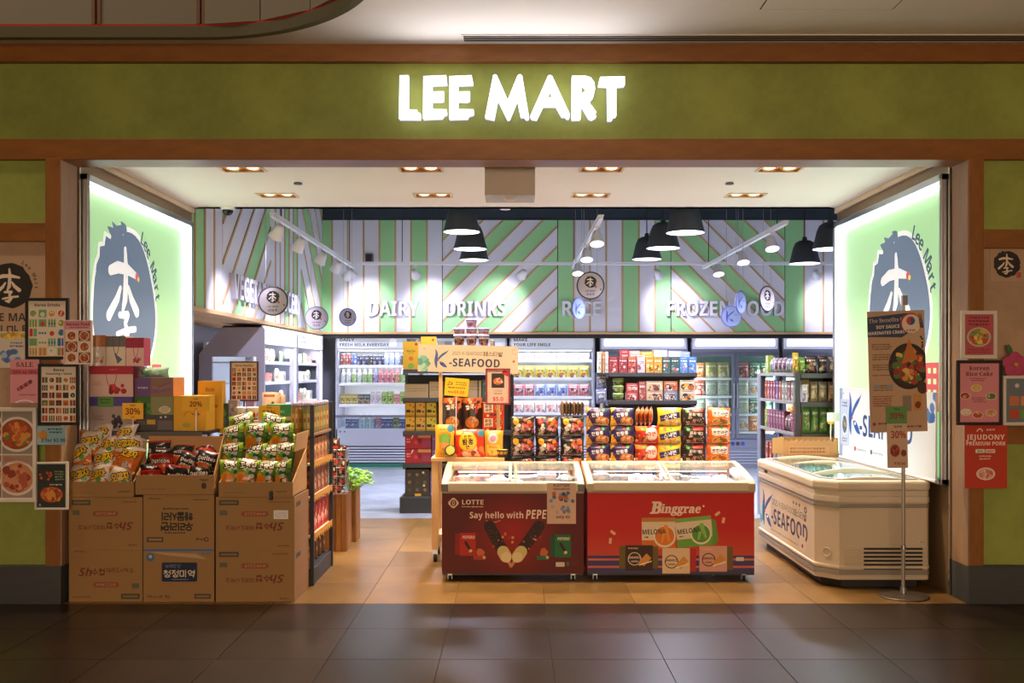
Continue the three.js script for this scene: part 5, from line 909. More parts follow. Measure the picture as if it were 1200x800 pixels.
// ---------- chest freezers in the middle ----------
function caster(parent, x, z) {
  const c = M('caster', merge([rbx(-0.02, 0.02, 0.04, 0.056, -0.025, 0.025, 0.004), bx(-0.016, -0.012, 0.012, 0.045, -0.016, 0.016), bx(0.012, 0.016, 0.012, 0.045, -0.016, 0.016)]), MAT.steel, parent); c.position.set(x, 0, z);
  const w = M('wheel', new THREE.CylinderGeometry(0.027, 0.027, 0.022, 18).rotateZ(Math.PI / 2).translate(0, 0.0275, 0), MAT.rubber, c); return w;
}
function chestFreezer(name, label, x0, x1, df, yRim, front, sideColor, capMat) {
  const w = x1 - x0, D = 0.62, t = thing(name, label, 'freezer', [(x0 + x1) / 2, 0, -df]), H0 = 0.056, rimM = std(0xd8c6a4, 0.4), k = 0.045, sc = std(sideColor, 0.45);
  M('front_panel', pbox(w - 0.012, yRim - H0, 0.02, { f: front, c: '#8a8a8a' }, H0), sheetMat(front.s), t).position.z = -0.012;
  for (const s of [-1, 1]) M('side_panel', rbx(s * w / 2, s * (w / 2 - k), H0, yRim, -0.022, -D, 0.004), sc, t);
  M('back_panel', bx(-w / 2 + k, w / 2 - k, H0, yRim + 0.05, -D + 0.045, -D), sc, t);
  M('liner', merge([bx(-w / 2 + k, w / 2 - k, 0.3, 0.32, -0.022, -D + 0.045), bx(-w / 2 + k, w / 2 - k, 0.3, yRim, -0.022, -0.05), bx(-w / 2 + k, -w / 2 + k + 0.01, 0.3, yRim, -0.05, -D + 0.045), bx(w / 2 - k - 0.01, w / 2 - k, 0.3, yRim, -0.05, -D + 0.045), bx(-w / 2 + k, w / 2 - k, 0.3, yRim + 0.03, -D + 0.055, -D + 0.045)]), MAT.white, t);
  M('base_plate', bx(-w / 2 + 0.005, w / 2 - 0.005, H0 - 0.012, H0, -0.01, -D), MAT.blackMetal, t);
  M('front_rim', rbx(-w / 2 + 0.035, w / 2 - 0.035, yRim, yRim + 0.07, 0.006, -0.062, 0.012, 3), rimM, t);
  M('rim_gasket', bx(-w / 2 + 0.002, w / 2 - 0.002, yRim - 0.01, yRim + 0.002, 0.004, -0.05), std(0x8f8a84, 0.5), t);
  const side = polyShape([[0.008, yRim], [0.008, yRim + 0.055], [-0.02, yRim + 0.078], [-0.12, yRim + 0.1], [-0.3, yRim + 0.133], [-0.5, yRim + 0.158], [-D + 0.01, yRim + 0.165], [-D, yRim + 0.15], [-D, yRim]]);
  for (const s of [-1, 1]) { const m = M('side_rim', ext(side, 0.045, 0.006).rotateY(-Math.PI / 2), rimM, t); m.position.x = s > 0 ? w / 2 : -w / 2 + 0.045; }
  for (const s of [-1, 1]) M('corner_cap', rbx(s * (w / 2 + 0.003), s * (w / 2 - 0.05), yRim + 0.0, yRim + 0.062, 0.011, -0.03, 0.01, 2), capMat, t);
  M('back_rim', rbx(-w / 2 + 0.04, w / 2 - 0.04, yRim + 0.1, yRim + 0.165, -D + 0.075, -D, 0.014, 3), rimM, t);
  const a = [-0.055, yRim + 0.066], b = [-D + 0.07, yRim + 0.15], L = Math.hypot(b[0] - a[0], b[1] - a[1]), tilt = Math.atan2(b[1] - a[1], -(b[0] - a[0]));
  const lid = (xa, xb, dy) => { const g = M('glass_lid', new THREE.BoxGeometry(xb - xa, 0.004, L), glass(0xf3f7fa), t); g.position.set((xa + xb) / 2, (a[1] + b[1]) / 2 + dy, (a[0] + b[0]) / 2); g.rotation.x = tilt; const f = M('lid_frame', merge([rbx(-0.011, 0.011, -0.005, 0.009, -L / 2, L / 2, 0.003)]), rimM, g); f.position.x = dy > 0 ? -(xb - xa) / 2 : (xb - xa) / 2; return g; };
  lid(-w / 2 + 0.045, 0.02, 0); lid(-0.02, w / 2 - 0.045, 0.012);
  M('light_strip', bx(-w / 2 + 0.09, w / 2 - 0.09, yRim + 0.086, yRim + 0.098, -D + 0.085, -D + 0.1), glow(0xf2f4ff, 2), t);
  area(t, 0xf2f4ff, LIGHT.freezer * 6, w - 0.2, 0.03, [0, yRim + 0.075, -D + 0.12], [(x0 + x1) / 2, 0.3, -df - 0.2]);
  for (const x of [-w / 2 + 0.06, w / 2 - 0.08]) for (const z of [-0.035, -D + 0.08]) caster(t, x, z);
  return t;
}
function iceBar(g, x0, y0, x1, y1, r) {                     // chocolate bar on a stick, bitten pale end towards (x1, y1)
  const f = (t) => [x0 + (x1 - x0) * t, y0 + (y1 - y0) * t];
  brushStroke(g, [[...f(0.8), r * 0.5], [...f(1.16), r * 0.5]], '#c98a5a'); brushStroke(g, [[...f(0), r * 1.9], [...f(0.66), r * 2]], '#2c120c');
  for (let i = 0; i < 26; i++) { const p = f(rr(0, 0.62)); blob(g, p[0] + rr(-r, r) * 0.8, p[1] + rr(-r, r) * 0.6, r * 0.14, ['#4a2216', '#5a2c1c', '#1d0b08'][i % 3]); }
  brushStroke(g, [[...f(0.74), r * 2], [...f(0.88), r * 2]], '#d8c07c'); brushStroke(g, [[...f(0.9), r * 1.7], [...f(0.93), r * 1.5]], '#e6d39a');
}
const lotte = cell(800, 470, (g, w, h) => {
  fill(g, '#5c100c', 0, 0, w, h); const gr = g.createRadialGradient(w * 0.5, h * 0.5, 20, w * 0.5, h * 0.5, w * 0.36); gr.addColorStop(0, '#a0100a'); gr.addColorStop(1, '#5c100c'); g.fillStyle = gr; g.fillRect(0, 0, w, h);
  g.save(); g.translate(w * 0.078, h * 0.135); g.rotate(Math.PI / 4); g.fillStyle = '#e9cdb2'; g.beginPath(); g.roundRect(-25, -25, 50, 50, 13); g.fill(); g.restore(); disc(g, w * 0.078, h * 0.135, 17, '#7d1712', 19); disc(g, w * 0.078, h * 0.135, 8, '#e9cdb2', 14); disc(g, w * 0.078, h * 0.135, 4, '#7d1712', 9);
  tx(g, 'LOTTE', w * 0.215, h * 0.125, 38, '#ecd3b8', { sx: 1.15 }); marks(g, w * 0.138, h * 0.175, w * 0.155, 1, 7, '#ecd3b8', 1);
  tx(g, 'Say hello with', w * 0.385, h * 0.285, 50, '#f0d8bf', { sx: 0.92 }); tx(g, 'PEPERO', w * 0.71, h * 0.275, 72, '#f2dcc4', { sx: 0.72, skew: -0.15 }); g.strokeStyle = '#d98a6a'; g.lineWidth = 5; g.beginPath(); g.arc(w * 0.36, h * 0.2, 80, 1.05, 2.09); g.stroke();
  iceBar(g, w * 0.335, h * 0.42, w * 0.465, h * 0.84, 34); iceBar(g, w * 0.685, h * 0.42, w * 0.515, h * 0.84, 34);
  for (let i = 0; i < 16; i++) blob(g, w * rr(0.34, 0.7), h * rr(0.48, 0.7), rr(4, 9), ['#c9683a', '#e08a52', '#a83a22'][i % 3]);
  const box = (x, y, c, c2) => { fill(g, c2, x, y + 6, 26, 120); fill(g, c, x + 26, y, 92, 132); tx(g, 'PEPERO', x + 76, y + 26, 24, '#f2dcc4', { skew: -0.2, sx: 0.8 }); brushStroke(g, [[x + 60, y + 55, 16], [x + 92, y + 110, 16]], '#2c120c'); disc(g, x + 88, y + 104, 10, '#d8c07c'); };
  box(w * 0.09, h * 0.5, '#b52019', '#8f1712'); box(w * 0.765, h * 0.52, '#1f6a3a', '#17502c');
  for (const [x, c] of [[0.27, '#c9683a'], [0.72, '#c9683a']]) { blob(g, w * x, h * 0.74, 24, c); rrect(g, w * x - 40, h * 0.78, 70, 24, 4, x < 0.5 ? '#a8342a' : '#2f6a42'); blob(g, w * x + 20, h * 0.8, 9, '#e0c48a'); }
  rrect(g, w * 0.805, h * 0.86, 50, 26, 4, '#d8cdbd'); disc(g, w * 0.89, h * 0.88, 8, '#3a7a4a', 13); fill(g, '#5a2a2a', w * 0.92, h * 0.87, 18, 12);
});
const bing = cell(940, 470, (g, w, h) => {
  const gr = g.createLinearGradient(0, 0, 0, h); gr.addColorStop(0, '#c40d06'); gr.addColorStop(0.45, '#c61a0e'); gr.addColorStop(0.85, '#c9503e'); g.fillStyle = gr; g.fillRect(0, 0, w, h);
  fill(g, '#3d3a66', 0, h * 0.78, w, h * 0.22); fill(g, '#d9635a', 0, h * 0.815, w, h * 0.025); fill(g, '#d9635a', 0, h * 0.905, w, h * 0.025);
  tx(g, 'inggrae', w * 0.44, h * 0.215, 64, '#f3dcc4', { font: 'serif', skew: -0.2, sx: 0.92, align: 'left', stroke: '#f3dcc4', lw: 3 }); tx(g, 'B', w * 0.445, h * 0.2, 92, '#f3dcc4', { font: 'serif', skew: -0.2, align: 'right', stroke: '#f3dcc4', lw: 5 }); disc(g, w * 0.695, h * 0.18, 6, '#f3dcc4');
  const mel = (x, y, ww, hh, rot, c, fruit, top) => { g.save(); g.translate(x, y); g.rotate(rot); fill(g, top, -ww / 2, -hh * 0.66, ww, hh * 0.2); fill(g, '#e6d0b0', -ww / 2, -hh / 2, ww, hh); fill(g, c, -ww / 2, hh * 0.2, ww, hh * 0.34); disc(g, ww * 0.18, hh * 0.06, hh * 0.42, '#efe0c4'); disc(g, ww * 0.18, hh * 0.04, hh * 0.36, fruit); brushStroke(g, [[ww * 0.1, hh * 0.25, 12], [ww * 0.22, -hh * 0.3, 26], [ww * 0.3, hh * 0.2, 14]], fruit === '#5a9a34' ? '#8fc45a' : '#f0963a'); tx(g, 'MELONA', -ww * 0.14, -hh * 0.12, 38, '#1f3a2a', { sx: 0.85, rot: -0.03 }); marks(g, -ww * 0.42, hh * 0.06, ww * 0.12, 1, 8, '#1f3a2a', 1); g.restore(); };
  mel(w * 0.425, h * 0.53, 190, 150, -0.01, '#d9701f', '#e2801f', '#c4863a'); mel(w * 0.64, h * 0.51, 205, 140, -0.1, '#6aa83a', '#5a9a34', '#7ab84a'); g.fillStyle = '#5f9c33'; g.beginPath(); g.moveTo(w * 0.745, h * 0.33); g.lineTo(w * 0.77, h * 0.36); g.lineTo(w * 0.785, h * 0.6); g.lineTo(w * 0.75, h * 0.68); g.fill();
  const sand = (x, y, c, side, sideL) => { if (sideL) fill(g, side, x - 34, y + 4, 36, 130); else fill(g, side, x + 154, y + 4, 36, 132); fill(g, c, x, y, 156, 146); marks(g, x + 14, y + 14, 60, 1, 9, '#e9b88a', 0.9); disc(g, x + 52, y + 78, 38, c === '#3a2118' ? '#e6cdae' : '#3a2418'); disc(g, x + 52, y + 78, 33, c === '#3a2118' ? '#3a2118' : c); tx(g, 'SAMANCO', x + 52, y + 70, 17, c === '#3a2118' ? '#f2dcc0' : '#2a1a14', { sx: 0.85 }); tx(g, 'SAND', x + 52, y + 92, 15, c === '#3a2118' ? '#f2dcc0' : '#2a1a14'); g.fillStyle = '#d9923f'; g.beginPath(); g.moveTo(x + 74, y + 96); g.lineTo(x + 120, y + 46); g.lineTo(x + 148, y + 74); g.lineTo(x + 104, y + 120); g.fill(); brushStroke(g, [[x + 80, y + 112, 8], [x + 146, y + 92, 8]], '#f0e2c6'); };
  sand(w * 0.225, h * 0.655, '#3a2118', '#6a5a1f', true); fill(g, '#6a5a1f', w * 0.39, h * 0.67, 30, 125); sand(w * 0.447, h * 0.69, '#e3c49c', '#b8241a', false); sand(w * 0.67, h * 0.665, '#d9a08a', '#6f5a26', false);
  for (const [x, y, r] of [[.15, .5, -0.9], [.135, .6, 0.1], [.78, .27, 0.9], [.815, .35, 0.2]]) { g.save(); g.translate(w * x, h * y); g.rotate(r); rrect(g, -8, -16, 16, 34, 5, '#e8b889'); g.restore(); }
  rrect(g, w * 0.89, h * 0.8, 44, 22, 3, '#d9cdc0');
});
const F1 = [PX(517.5, 6.87), PX(684.5, 6.87)], F2 = [PX(688, 6.87), PX(885, 6.87)];
chestFreezer('chest_freezer', 'dark red chest freezer with chocolate ice bars pictured on its front', F1[0], F1[1], 6.87, 0.655, lotte, 0x6a1a16, std(0x6f6a66, 0.5));
chestFreezer('chest_freezer', 'bright red chest freezer with melon ice boxes and navy stripes on its front', F2[0], F2[1], 6.87, 0.66, bing, 0xb02018, std(0xb8a88e, 0.5));
{ // frozen goods under the glass
  const pc = ['#e9ecf2', '#d8d2d4', '#e3e6ee', '#c9d4e4', '#e8dcdc', '#d4d0dc'].map((c, k) => cell(90, 60, (g, w, h) => { fill(g, c, 0, 0, w, h); for (let i = 0; i < 5; i++) blob(g, w * rr(0.1, 0.9), h * rr(0.1, 0.9), 8, ['#b8c0d0', '#d09a9a', '#a8b8c8', '#c4b49a'][(i + k) % 4]); }));
  const pg = pc.map((c, k) => k % 2 ? pouch(0.13, 0.2, 0.05, c, '#d8d8e0', { sd: 60 + k }).rotateX(-Math.PI / 2) : pbox(0.15, 0.06, 0.11, { f: c, t: c, c: '#d4d6de' }));
  pg.forEach((g, k) => (g.userData.s = pc[k].s));
  [[F1, 7, 'dark red'], [F2, 8, 'bright red']].forEach(([f, n, nm]) => { for (let r = 0; r < 3; r++) for (let i = 0; i < n; i++) { const k = (i * 2 + r * 3 + (i >> 1)) % 6, x = f[0] + 0.13 + (f[1] - f[0] - 0.26) * i / (n - 1); one('frozen_pack', `pale frozen ${k % 2 ? 'pouch' : 'box'} inside the ${nm} freezer, ${['front', 'middle', 'rear'][r]} line, ${ORD[i]} from the aisle side`, 'pack', pg[k], matOf(pg[k], 'film'), [x, 0.6 + rr(0, 0.02) + r * 0.03 + (k % 2 ? 0.03 : 0), -6.87 - 0.165 - r * 0.145 + (k % 2 ? 0.1 : 0)], [rr(-0.06, 0.06), rr(-0.25, 0.25), rr(-0.06, 0.06)], 'frozen packs inside the chest freezers'); }
    one('freezer_basket', `white wire basket floor holding the frozen packs inside the ${nm} freezer`, 'basket', merge([...Array(12)].map((_, i) => rod([f[0] + 0.08, 0.593, -6.95 - i * 0.043], [f[1] - 0.08, 0.593, -6.95 - i * 0.043], 0.003, 5)).concat([0.1, 0.5, 0.9].map((u) => rod([f[0] + (f[1] - f[0]) * u, 0.588, -6.93], [f[0] + (f[1] - f[0]) * u, 0.588, -7.44], 0.003, 5)))), MAT.whiteMetal, [0, 0, 0]); });
}
poster('price_poster', 'pale price poster hung on the front corner of the dark red freezer', 641, 565.5, 675, 613.5, 6.84, null, (g, w, h) => { fill(g, '#d9b49a', 0, 0, w, h); tx(g, 'PLAYTIME', w / 2, h * 0.07, h * 0.085, '#33241c'); tx(g, 'FAVOURITES', w / 2, h * 0.155, h * 0.07, '#33241c'); for (let i = 0; i < 14; i++) blob(g, w * rr(0.12, 0.9), h * rr(0.25, 0.45), h * 0.05, ['#4a6a9a', '#c4622a', '#7a98b8', '#3a4a6a'][i % 4]); for (let i = 0; i < 10; i++) blob(g, w * rr(0.12, 0.9), h * rr(0.54, 0.72), h * 0.045, ['#8a94a8', '#b8a8a0', '#6a7a94'][i % 3]); tx(g, 'only $2', w * 0.55, h * 0.83, h * 0.1, '#33241c'); });
// ---------- island freezer ----------
{
  const x0 = 2.17, x1 = 2.94, z0 = -6.63, z1 = -8.4, c = 0.13, t = thing('island_freezer', 'cream island freezer with chamfered corners and seafood lettering beside the light box', 'freezer', [0, 0, 0]);
  const foot = (o, hole) => { const s = hole ? new THREE.Path() : new THREE.Shape(); const X0 = x0 - o, X1 = x1 + Math.min(o, 0.0), Z0 = -z0 + -o, Z1 = -z1 + o, k = c + o * 0.4; [[X0 + k, Z0], [X1 - 0.02, Z0], [X1, Z0 + 0.02], [X1, Z1 - 0.02], [X1 - 0.02, Z1], [X0 + k, Z1], [X0, Z1 - k], [X0, Z0 + k]].forEach(([x, y], i) => (i ? s.lineTo(x, y) : s.moveTo(x, y))); s.closePath(); return s; };
  const slab = (o, y0, y1, inner, bev = 0) => { const s = foot(o); if (inner !== undefined) s.holes.push(foot(inner, true)); return ext(s, y1 - y0, bev).rotateX(-Math.PI / 2).translate(0, y0, 0); };
  const body = std(0xc8b79e, 0.5), rim = std(0xcdbfa8, 0.4), grey = std(0x8a847c, 0.45);
  M('base_skirt', slab(-0.05, 0.004, 0.07), MAT.black, t);
  M('cabinet_body', slab(0, 0.065, 0.66, -0.06), body, t);
  M('lower_bumper', slab(0.012, 0.1, 0.135, -0.02, 0.004), grey, t); M('lower_bumper', slab(0.014, 0.145, 0.165, -0.02, 0.004), rim, t);
  M('upper_bumper', slab(0.012, 0.575, 0.6, -0.02, 0.004), grey, t); M('upper_bumper', slab(0.014, 0.61, 0.655, -0.02, 0.006), rim, t);
  M('rim_step', slab(0.004, 0.655, 0.695, -0.05, 0.004), rim, t); M('top_rim', slab(0.022, 0.695, 0.765, -0.065, 0.018), rim, t); M('rim_trim', slab(-0.05, 0.755, 0.772, -0.085, 0.003), grey, t);
  M('liner', slab(-0.06, 0.3, 0.32), MAT.white, t); M('liner', slab(-0.055, 0.3, 0.7, -0.075), std(0xe4e8ec, 0.4), t);
  // curved sliding lids
  const lx0 = x0 + 0.08, lx1 = x1 - 0.08, lidShape = (rise, dy) => { const n = 10, P = []; for (let i = 0; i <= n; i++) { const u = i / n; P.push([lx0 + (lx1 - lx0) * u, 0.757 + dy + rise * Math.sin(u * Math.PI)]); } for (let i = n; i >= 0; i--) { const u = i / n; P.push([lx0 + (lx1 - lx0) * u, 0.753 + dy + rise * Math.sin(u * Math.PI)]); } return P; };
  const gl = glass(0xd5e6e4, { roughness: 0.03 });
  const zs = [z0 - 0.09, z0 - 0.50, z0 - 1.14, z1 + 0.09];
  for (let i = 0; i < 3; i++) M('glass_lid', ext(polyShape(lidShape(0.025, i === 1 ? 0.012 : 0)), zs[i] - zs[i + 1]).translate(0, 0, zs[i + 1]), gl, t);
  for (const [z, r] of [[zs[0] + 0.005, 0.03], [zs[1], 0.055], [zs[2], 0.05], [zs[3], 0.04]]) { const P = lidShape(r * 0.75, 0.006), Q = P.slice(0, 11).concat([[lx1, 0.745], [lx0, 0.745]]); M('lid_arch', ext(polyShape(Q), 0.028, 0.004).translate(0, 0, z - 0.014), i2(z), t); }
  function i2() { return rim; }
  // front grille
  const gx0 = PX(989, 6.63), gx1 = PX(1086, 6.63), gy0 = PY(676, 6.63), gy1 = PY(640, 6.63);
  M('grille_frame', merge([bx(gx0, gx1, gy1, gy1 + 0.006, z0, z0 + 0.006), bx(gx0, gx1, gy0 - 0.006, gy0, z0, z0 + 0.006), bx(gx0, gx0 + 0.006, gy0, gy1, z0, z0 + 0.006), bx(gx1 - 0.006, gx1, gy0, gy1, z0, z0 + 0.006)]), rim, t);
  for (let i = 0; i < 7; i++) { const y = gy0 + 0.012 + i * (gy1 - gy0 - 0.02) / 7; M('slat', rbx(gx0 + 0.01, gx1 - 0.01, y, y + 0.012, z0 - 0.002, z0 + 0.01, 0.003), body, t); M('slot', bx(gx0 + 0.14, gx1 - 0.03, y + 0.0125, y + 0.026, z0 - 0.001, z0 + 0.0015), MAT.black, t); }
  const red = cell(40, 14, (g, w, h) => { fill(g, '#d8c8b0', 0, 0, w, h); tx(g, 'aht', w / 2, h / 2, 13, '#b8342a', { sx: 1.3 }); });
  const bdg = M('badge', pbox(0.06, 0.018, 0.003, { f: red, c: '#d8c8b0' }), sheetMat(red.s), t); bdg.position.set(PX(1081, 6.63), PY(636, 6.63), z0 + 0.001);
  // lettering wrap on the long side
  const L = -z1 + z0 - 2 * c;
  const wrap = cell(1000, 360, (g, w, h) => { fill(g, '#c8b79e', 0, 0, w, h); for (let i = 0; i < 12; i++) blob(g, w * rr(0.0, 0.1), h * rr(0.5, 1), 34, ['#7fb5b0', '#a8cdc4', '#5f9aa4'][i % 3]); blob(g, w * 0.05, h * 0.42, 10, '#d9806a'); kMark(g, w * 0.16, h * 0.52, h * 0.8, '#2c4478'); tx(g, '-SEAFOOD', w * 0.57, h * 0.6, 160, '#232f57', { sx: 0.86 }); tx(g, '2025 K-SEAFOOD', w * 0.46, h * 0.3, 58, '#4a4a4a', { light: 1, sx: 0.9 }); ko(g, '페스티벌', w * 0.77, h * 0.3, 58, '#4a4a4a', { step: 0.95 }); marks(g, w * 0.24, h * 0.88, w * 0.5, 1, 12, '#8a8478', 1); for (let i = 0; i < 3; i++) { disc(g, w * (0.66 + i * 0.05), h * 0.12, 12, '#5a5650'); marks(g, w * (0.645 + i * 0.05), h * 0.19, w * 0.03, 1, 6, '#7a766c', 1); } disc(g, w * 0.86, h * 0.16, 22, '#3a3a3a'); disc(g, w * 0.86, h * 0.16, 12, '#b8ac98'); rrect(g, w * 0.76, h * 0.68, w * 0.1, h * 0.26, 4, '#cfc0a8'); blob(g, w * 0.81, h * 0.86, 14, '#8a2a2a'); });
  const wm = M('printed_wrap', pbox(L - 0.01, 0.4, 0.003, { f: wrap, c: '#c8b79e' }), sheetMat(wrap.s), t); wm.rotation.y = -Math.PI / 2; wm.position.set(x0 - 0.0012, 0.17, (z0 + z1) / 2);
  const ru = M('drain_ring', new THREE.TorusGeometry(0.03, 0.006, 8, 20), rim, t); ru.rotation.y = -Math.PI / 4; ru.position.set(x0 + c / 2 - 0.003, 0.25, z0 - c / 2 + 0.003);
  M('control_box', rbx(x0 - 0.012, x0 + 0.01, 0.668, 0.69, z1 + 0.3, z1 + 0.38, 0.003), MAT.black, t);
  area(t, 0xeef4f6, LIGHT.island * 3, 0.5, 1.3, [(x0 + x1) / 2, 0.742, (z0 + z1) / 2], [(x0 + x1) / 2, 0, (z0 + z1) / 2]);
  M('light_strip', bx(x1 - 0.078, x1 - 0.07, 0.7, 0.73, z0 - 0.15, z1 + 0.15), glow(0xeef4f6, 1.5), t);
  // goods inside
  const fc = ['#c9d6d6', '#b8c8cc', '#d9d4cc', '#9fb4bc'].map((q, k) => cell(90, 90, (g, w, h) => { fill(g, q, 0, 0, w, h); for (let i = 0; i < 6; i++) blob(g, w * rr(0.1, 0.9), h * rr(0.1, 0.9), 10, ['#7a94a0', '#c48a7a', '#e6ebeb', '#5f7a86'][(i + k) % 4]); }));
  const fg = fc.map((q, k) => { const g = pouch(0.16, 0.22, 0.045, q, '#c4d0d4', { sd: 80 + k }).rotateX(-Math.PI / 2); g.userData.s = q.s; return g; });
  for (let r = 0; r < 6; r++) for (let i = 0; i < 3; i++) { const k = (r + i * 2) % 4; one('frozen_seafood_pack', `frozen seafood pack inside the island freezer, ${ORD[r]} line from its grille, ${['light box side', 'middle', 'aisle side'][2 - i]}`, 'pack', fg[k], matOf(fg[k], 'film'), [x0 + 0.2 + i * 0.2, 0.602, z0 - 0.2 - r * 0.225], [0, rr(-0.2, 0.2), 0], 'frozen seafood packs in the island freezer'); }
  one('freezer_basket', 'white wire rack that carries the seafood packs inside the island freezer', 'basket', merge([...Array(14)].map((_, i) => rod([x0 + 0.08, 0.572, z0 - 0.2 - i * 0.104], [x1 - 0.08, 0.572, z0 - 0.2 - i * 0.104], 0.003, 5)).concat([0.2, 0.8].map((u) => rod([x0 + (x1 - x0) * u, 0.567, z0 - 0.19], [x0 + (x1 - x0) * u, 0.567, z1 + 0.19], 0.003, 5)))), MAT.whiteMetal, [0, 0, 0]);
  // white board along the far side of the freezer
  const kb = cell(1100, 380, (g, w, h) => { fill(g, '#d3dae4', 0, 0, w, h); fill(g, '#8aa4cc', 0, 0, w * 0.04, h); kMark(g, w * 0.2, h * 0.36, h * 0.62, '#2f5aa4'); tx(g, '-SEAFOOD', w * 0.53, h * 0.5, 150, '#20407c', { sx: 0.85 }); disc(g, w * 0.05, h * 0.08, 6, '#6a7688'); for (let i = 0; i < 3; i++) { disc(g, w * (0.2 + i * 0.19), h * 0.83, 13, ['#b8342a', '#2a2f3a', '#2f5aa4'][i]); marks(g, w * (0.22 + i * 0.19), h * 0.82, w * 0.11, 1, 12, '#8a93a2', 1); } for (let i = 0; i < 10; i++) blob(g, w * rr(0.9, 1), h * rr(0.05, 0.3), 24, ['#2f5aa4', '#4a74b4'][i % 2]); });
  const bw = -PZ(985) - 6.5, hgt = 0.62, bm = thing('seafood_board', 'white seafood board standing along the wall edge of the island freezer', 'board', [2.925, 0.774, -6.49 - bw / 2], -Math.PI / 2);
  M('board_panel', pbox(bw, hgt, 0.012, { f: kb, c: '#d8dde4' }), sheetMat(kb.s, 'gloss'), bm);
  M('board_foot', rbx(-bw / 2, bw / 2, -0.004, 0.012, -0.012, 0.016, 0.003), MAT.whiteMetal, bm);
  const fl = cell(120, 260, (g, w, h) => { fill(g, '#b4c4dc', 0, 0, w, h); marks(g, w * 0.15, h * 0.06, w * 0.7, 2, 10, '#5a6a8a', 1); food(g, w / 2, h * 0.55, w * 0.34, '#e0e4e8', ['#5a6a74', '#b89a4a', '#3a4a5a'], 14, w * 0.5); marks(g, w * 0.2, h * 0.85, w * 0.6, 2, 8, '#7a5a6a', 1); });
  const f = M('stuck_leaflet', pbox(0.2, 0.4, 0.002, { f: fl, c: '#b4c4dc' }), sheetMat(fl.s), bm); f.position.set(-bw / 2 + 0.14, 0.12, 0.008);
}
function PZ() { return -8.42; }
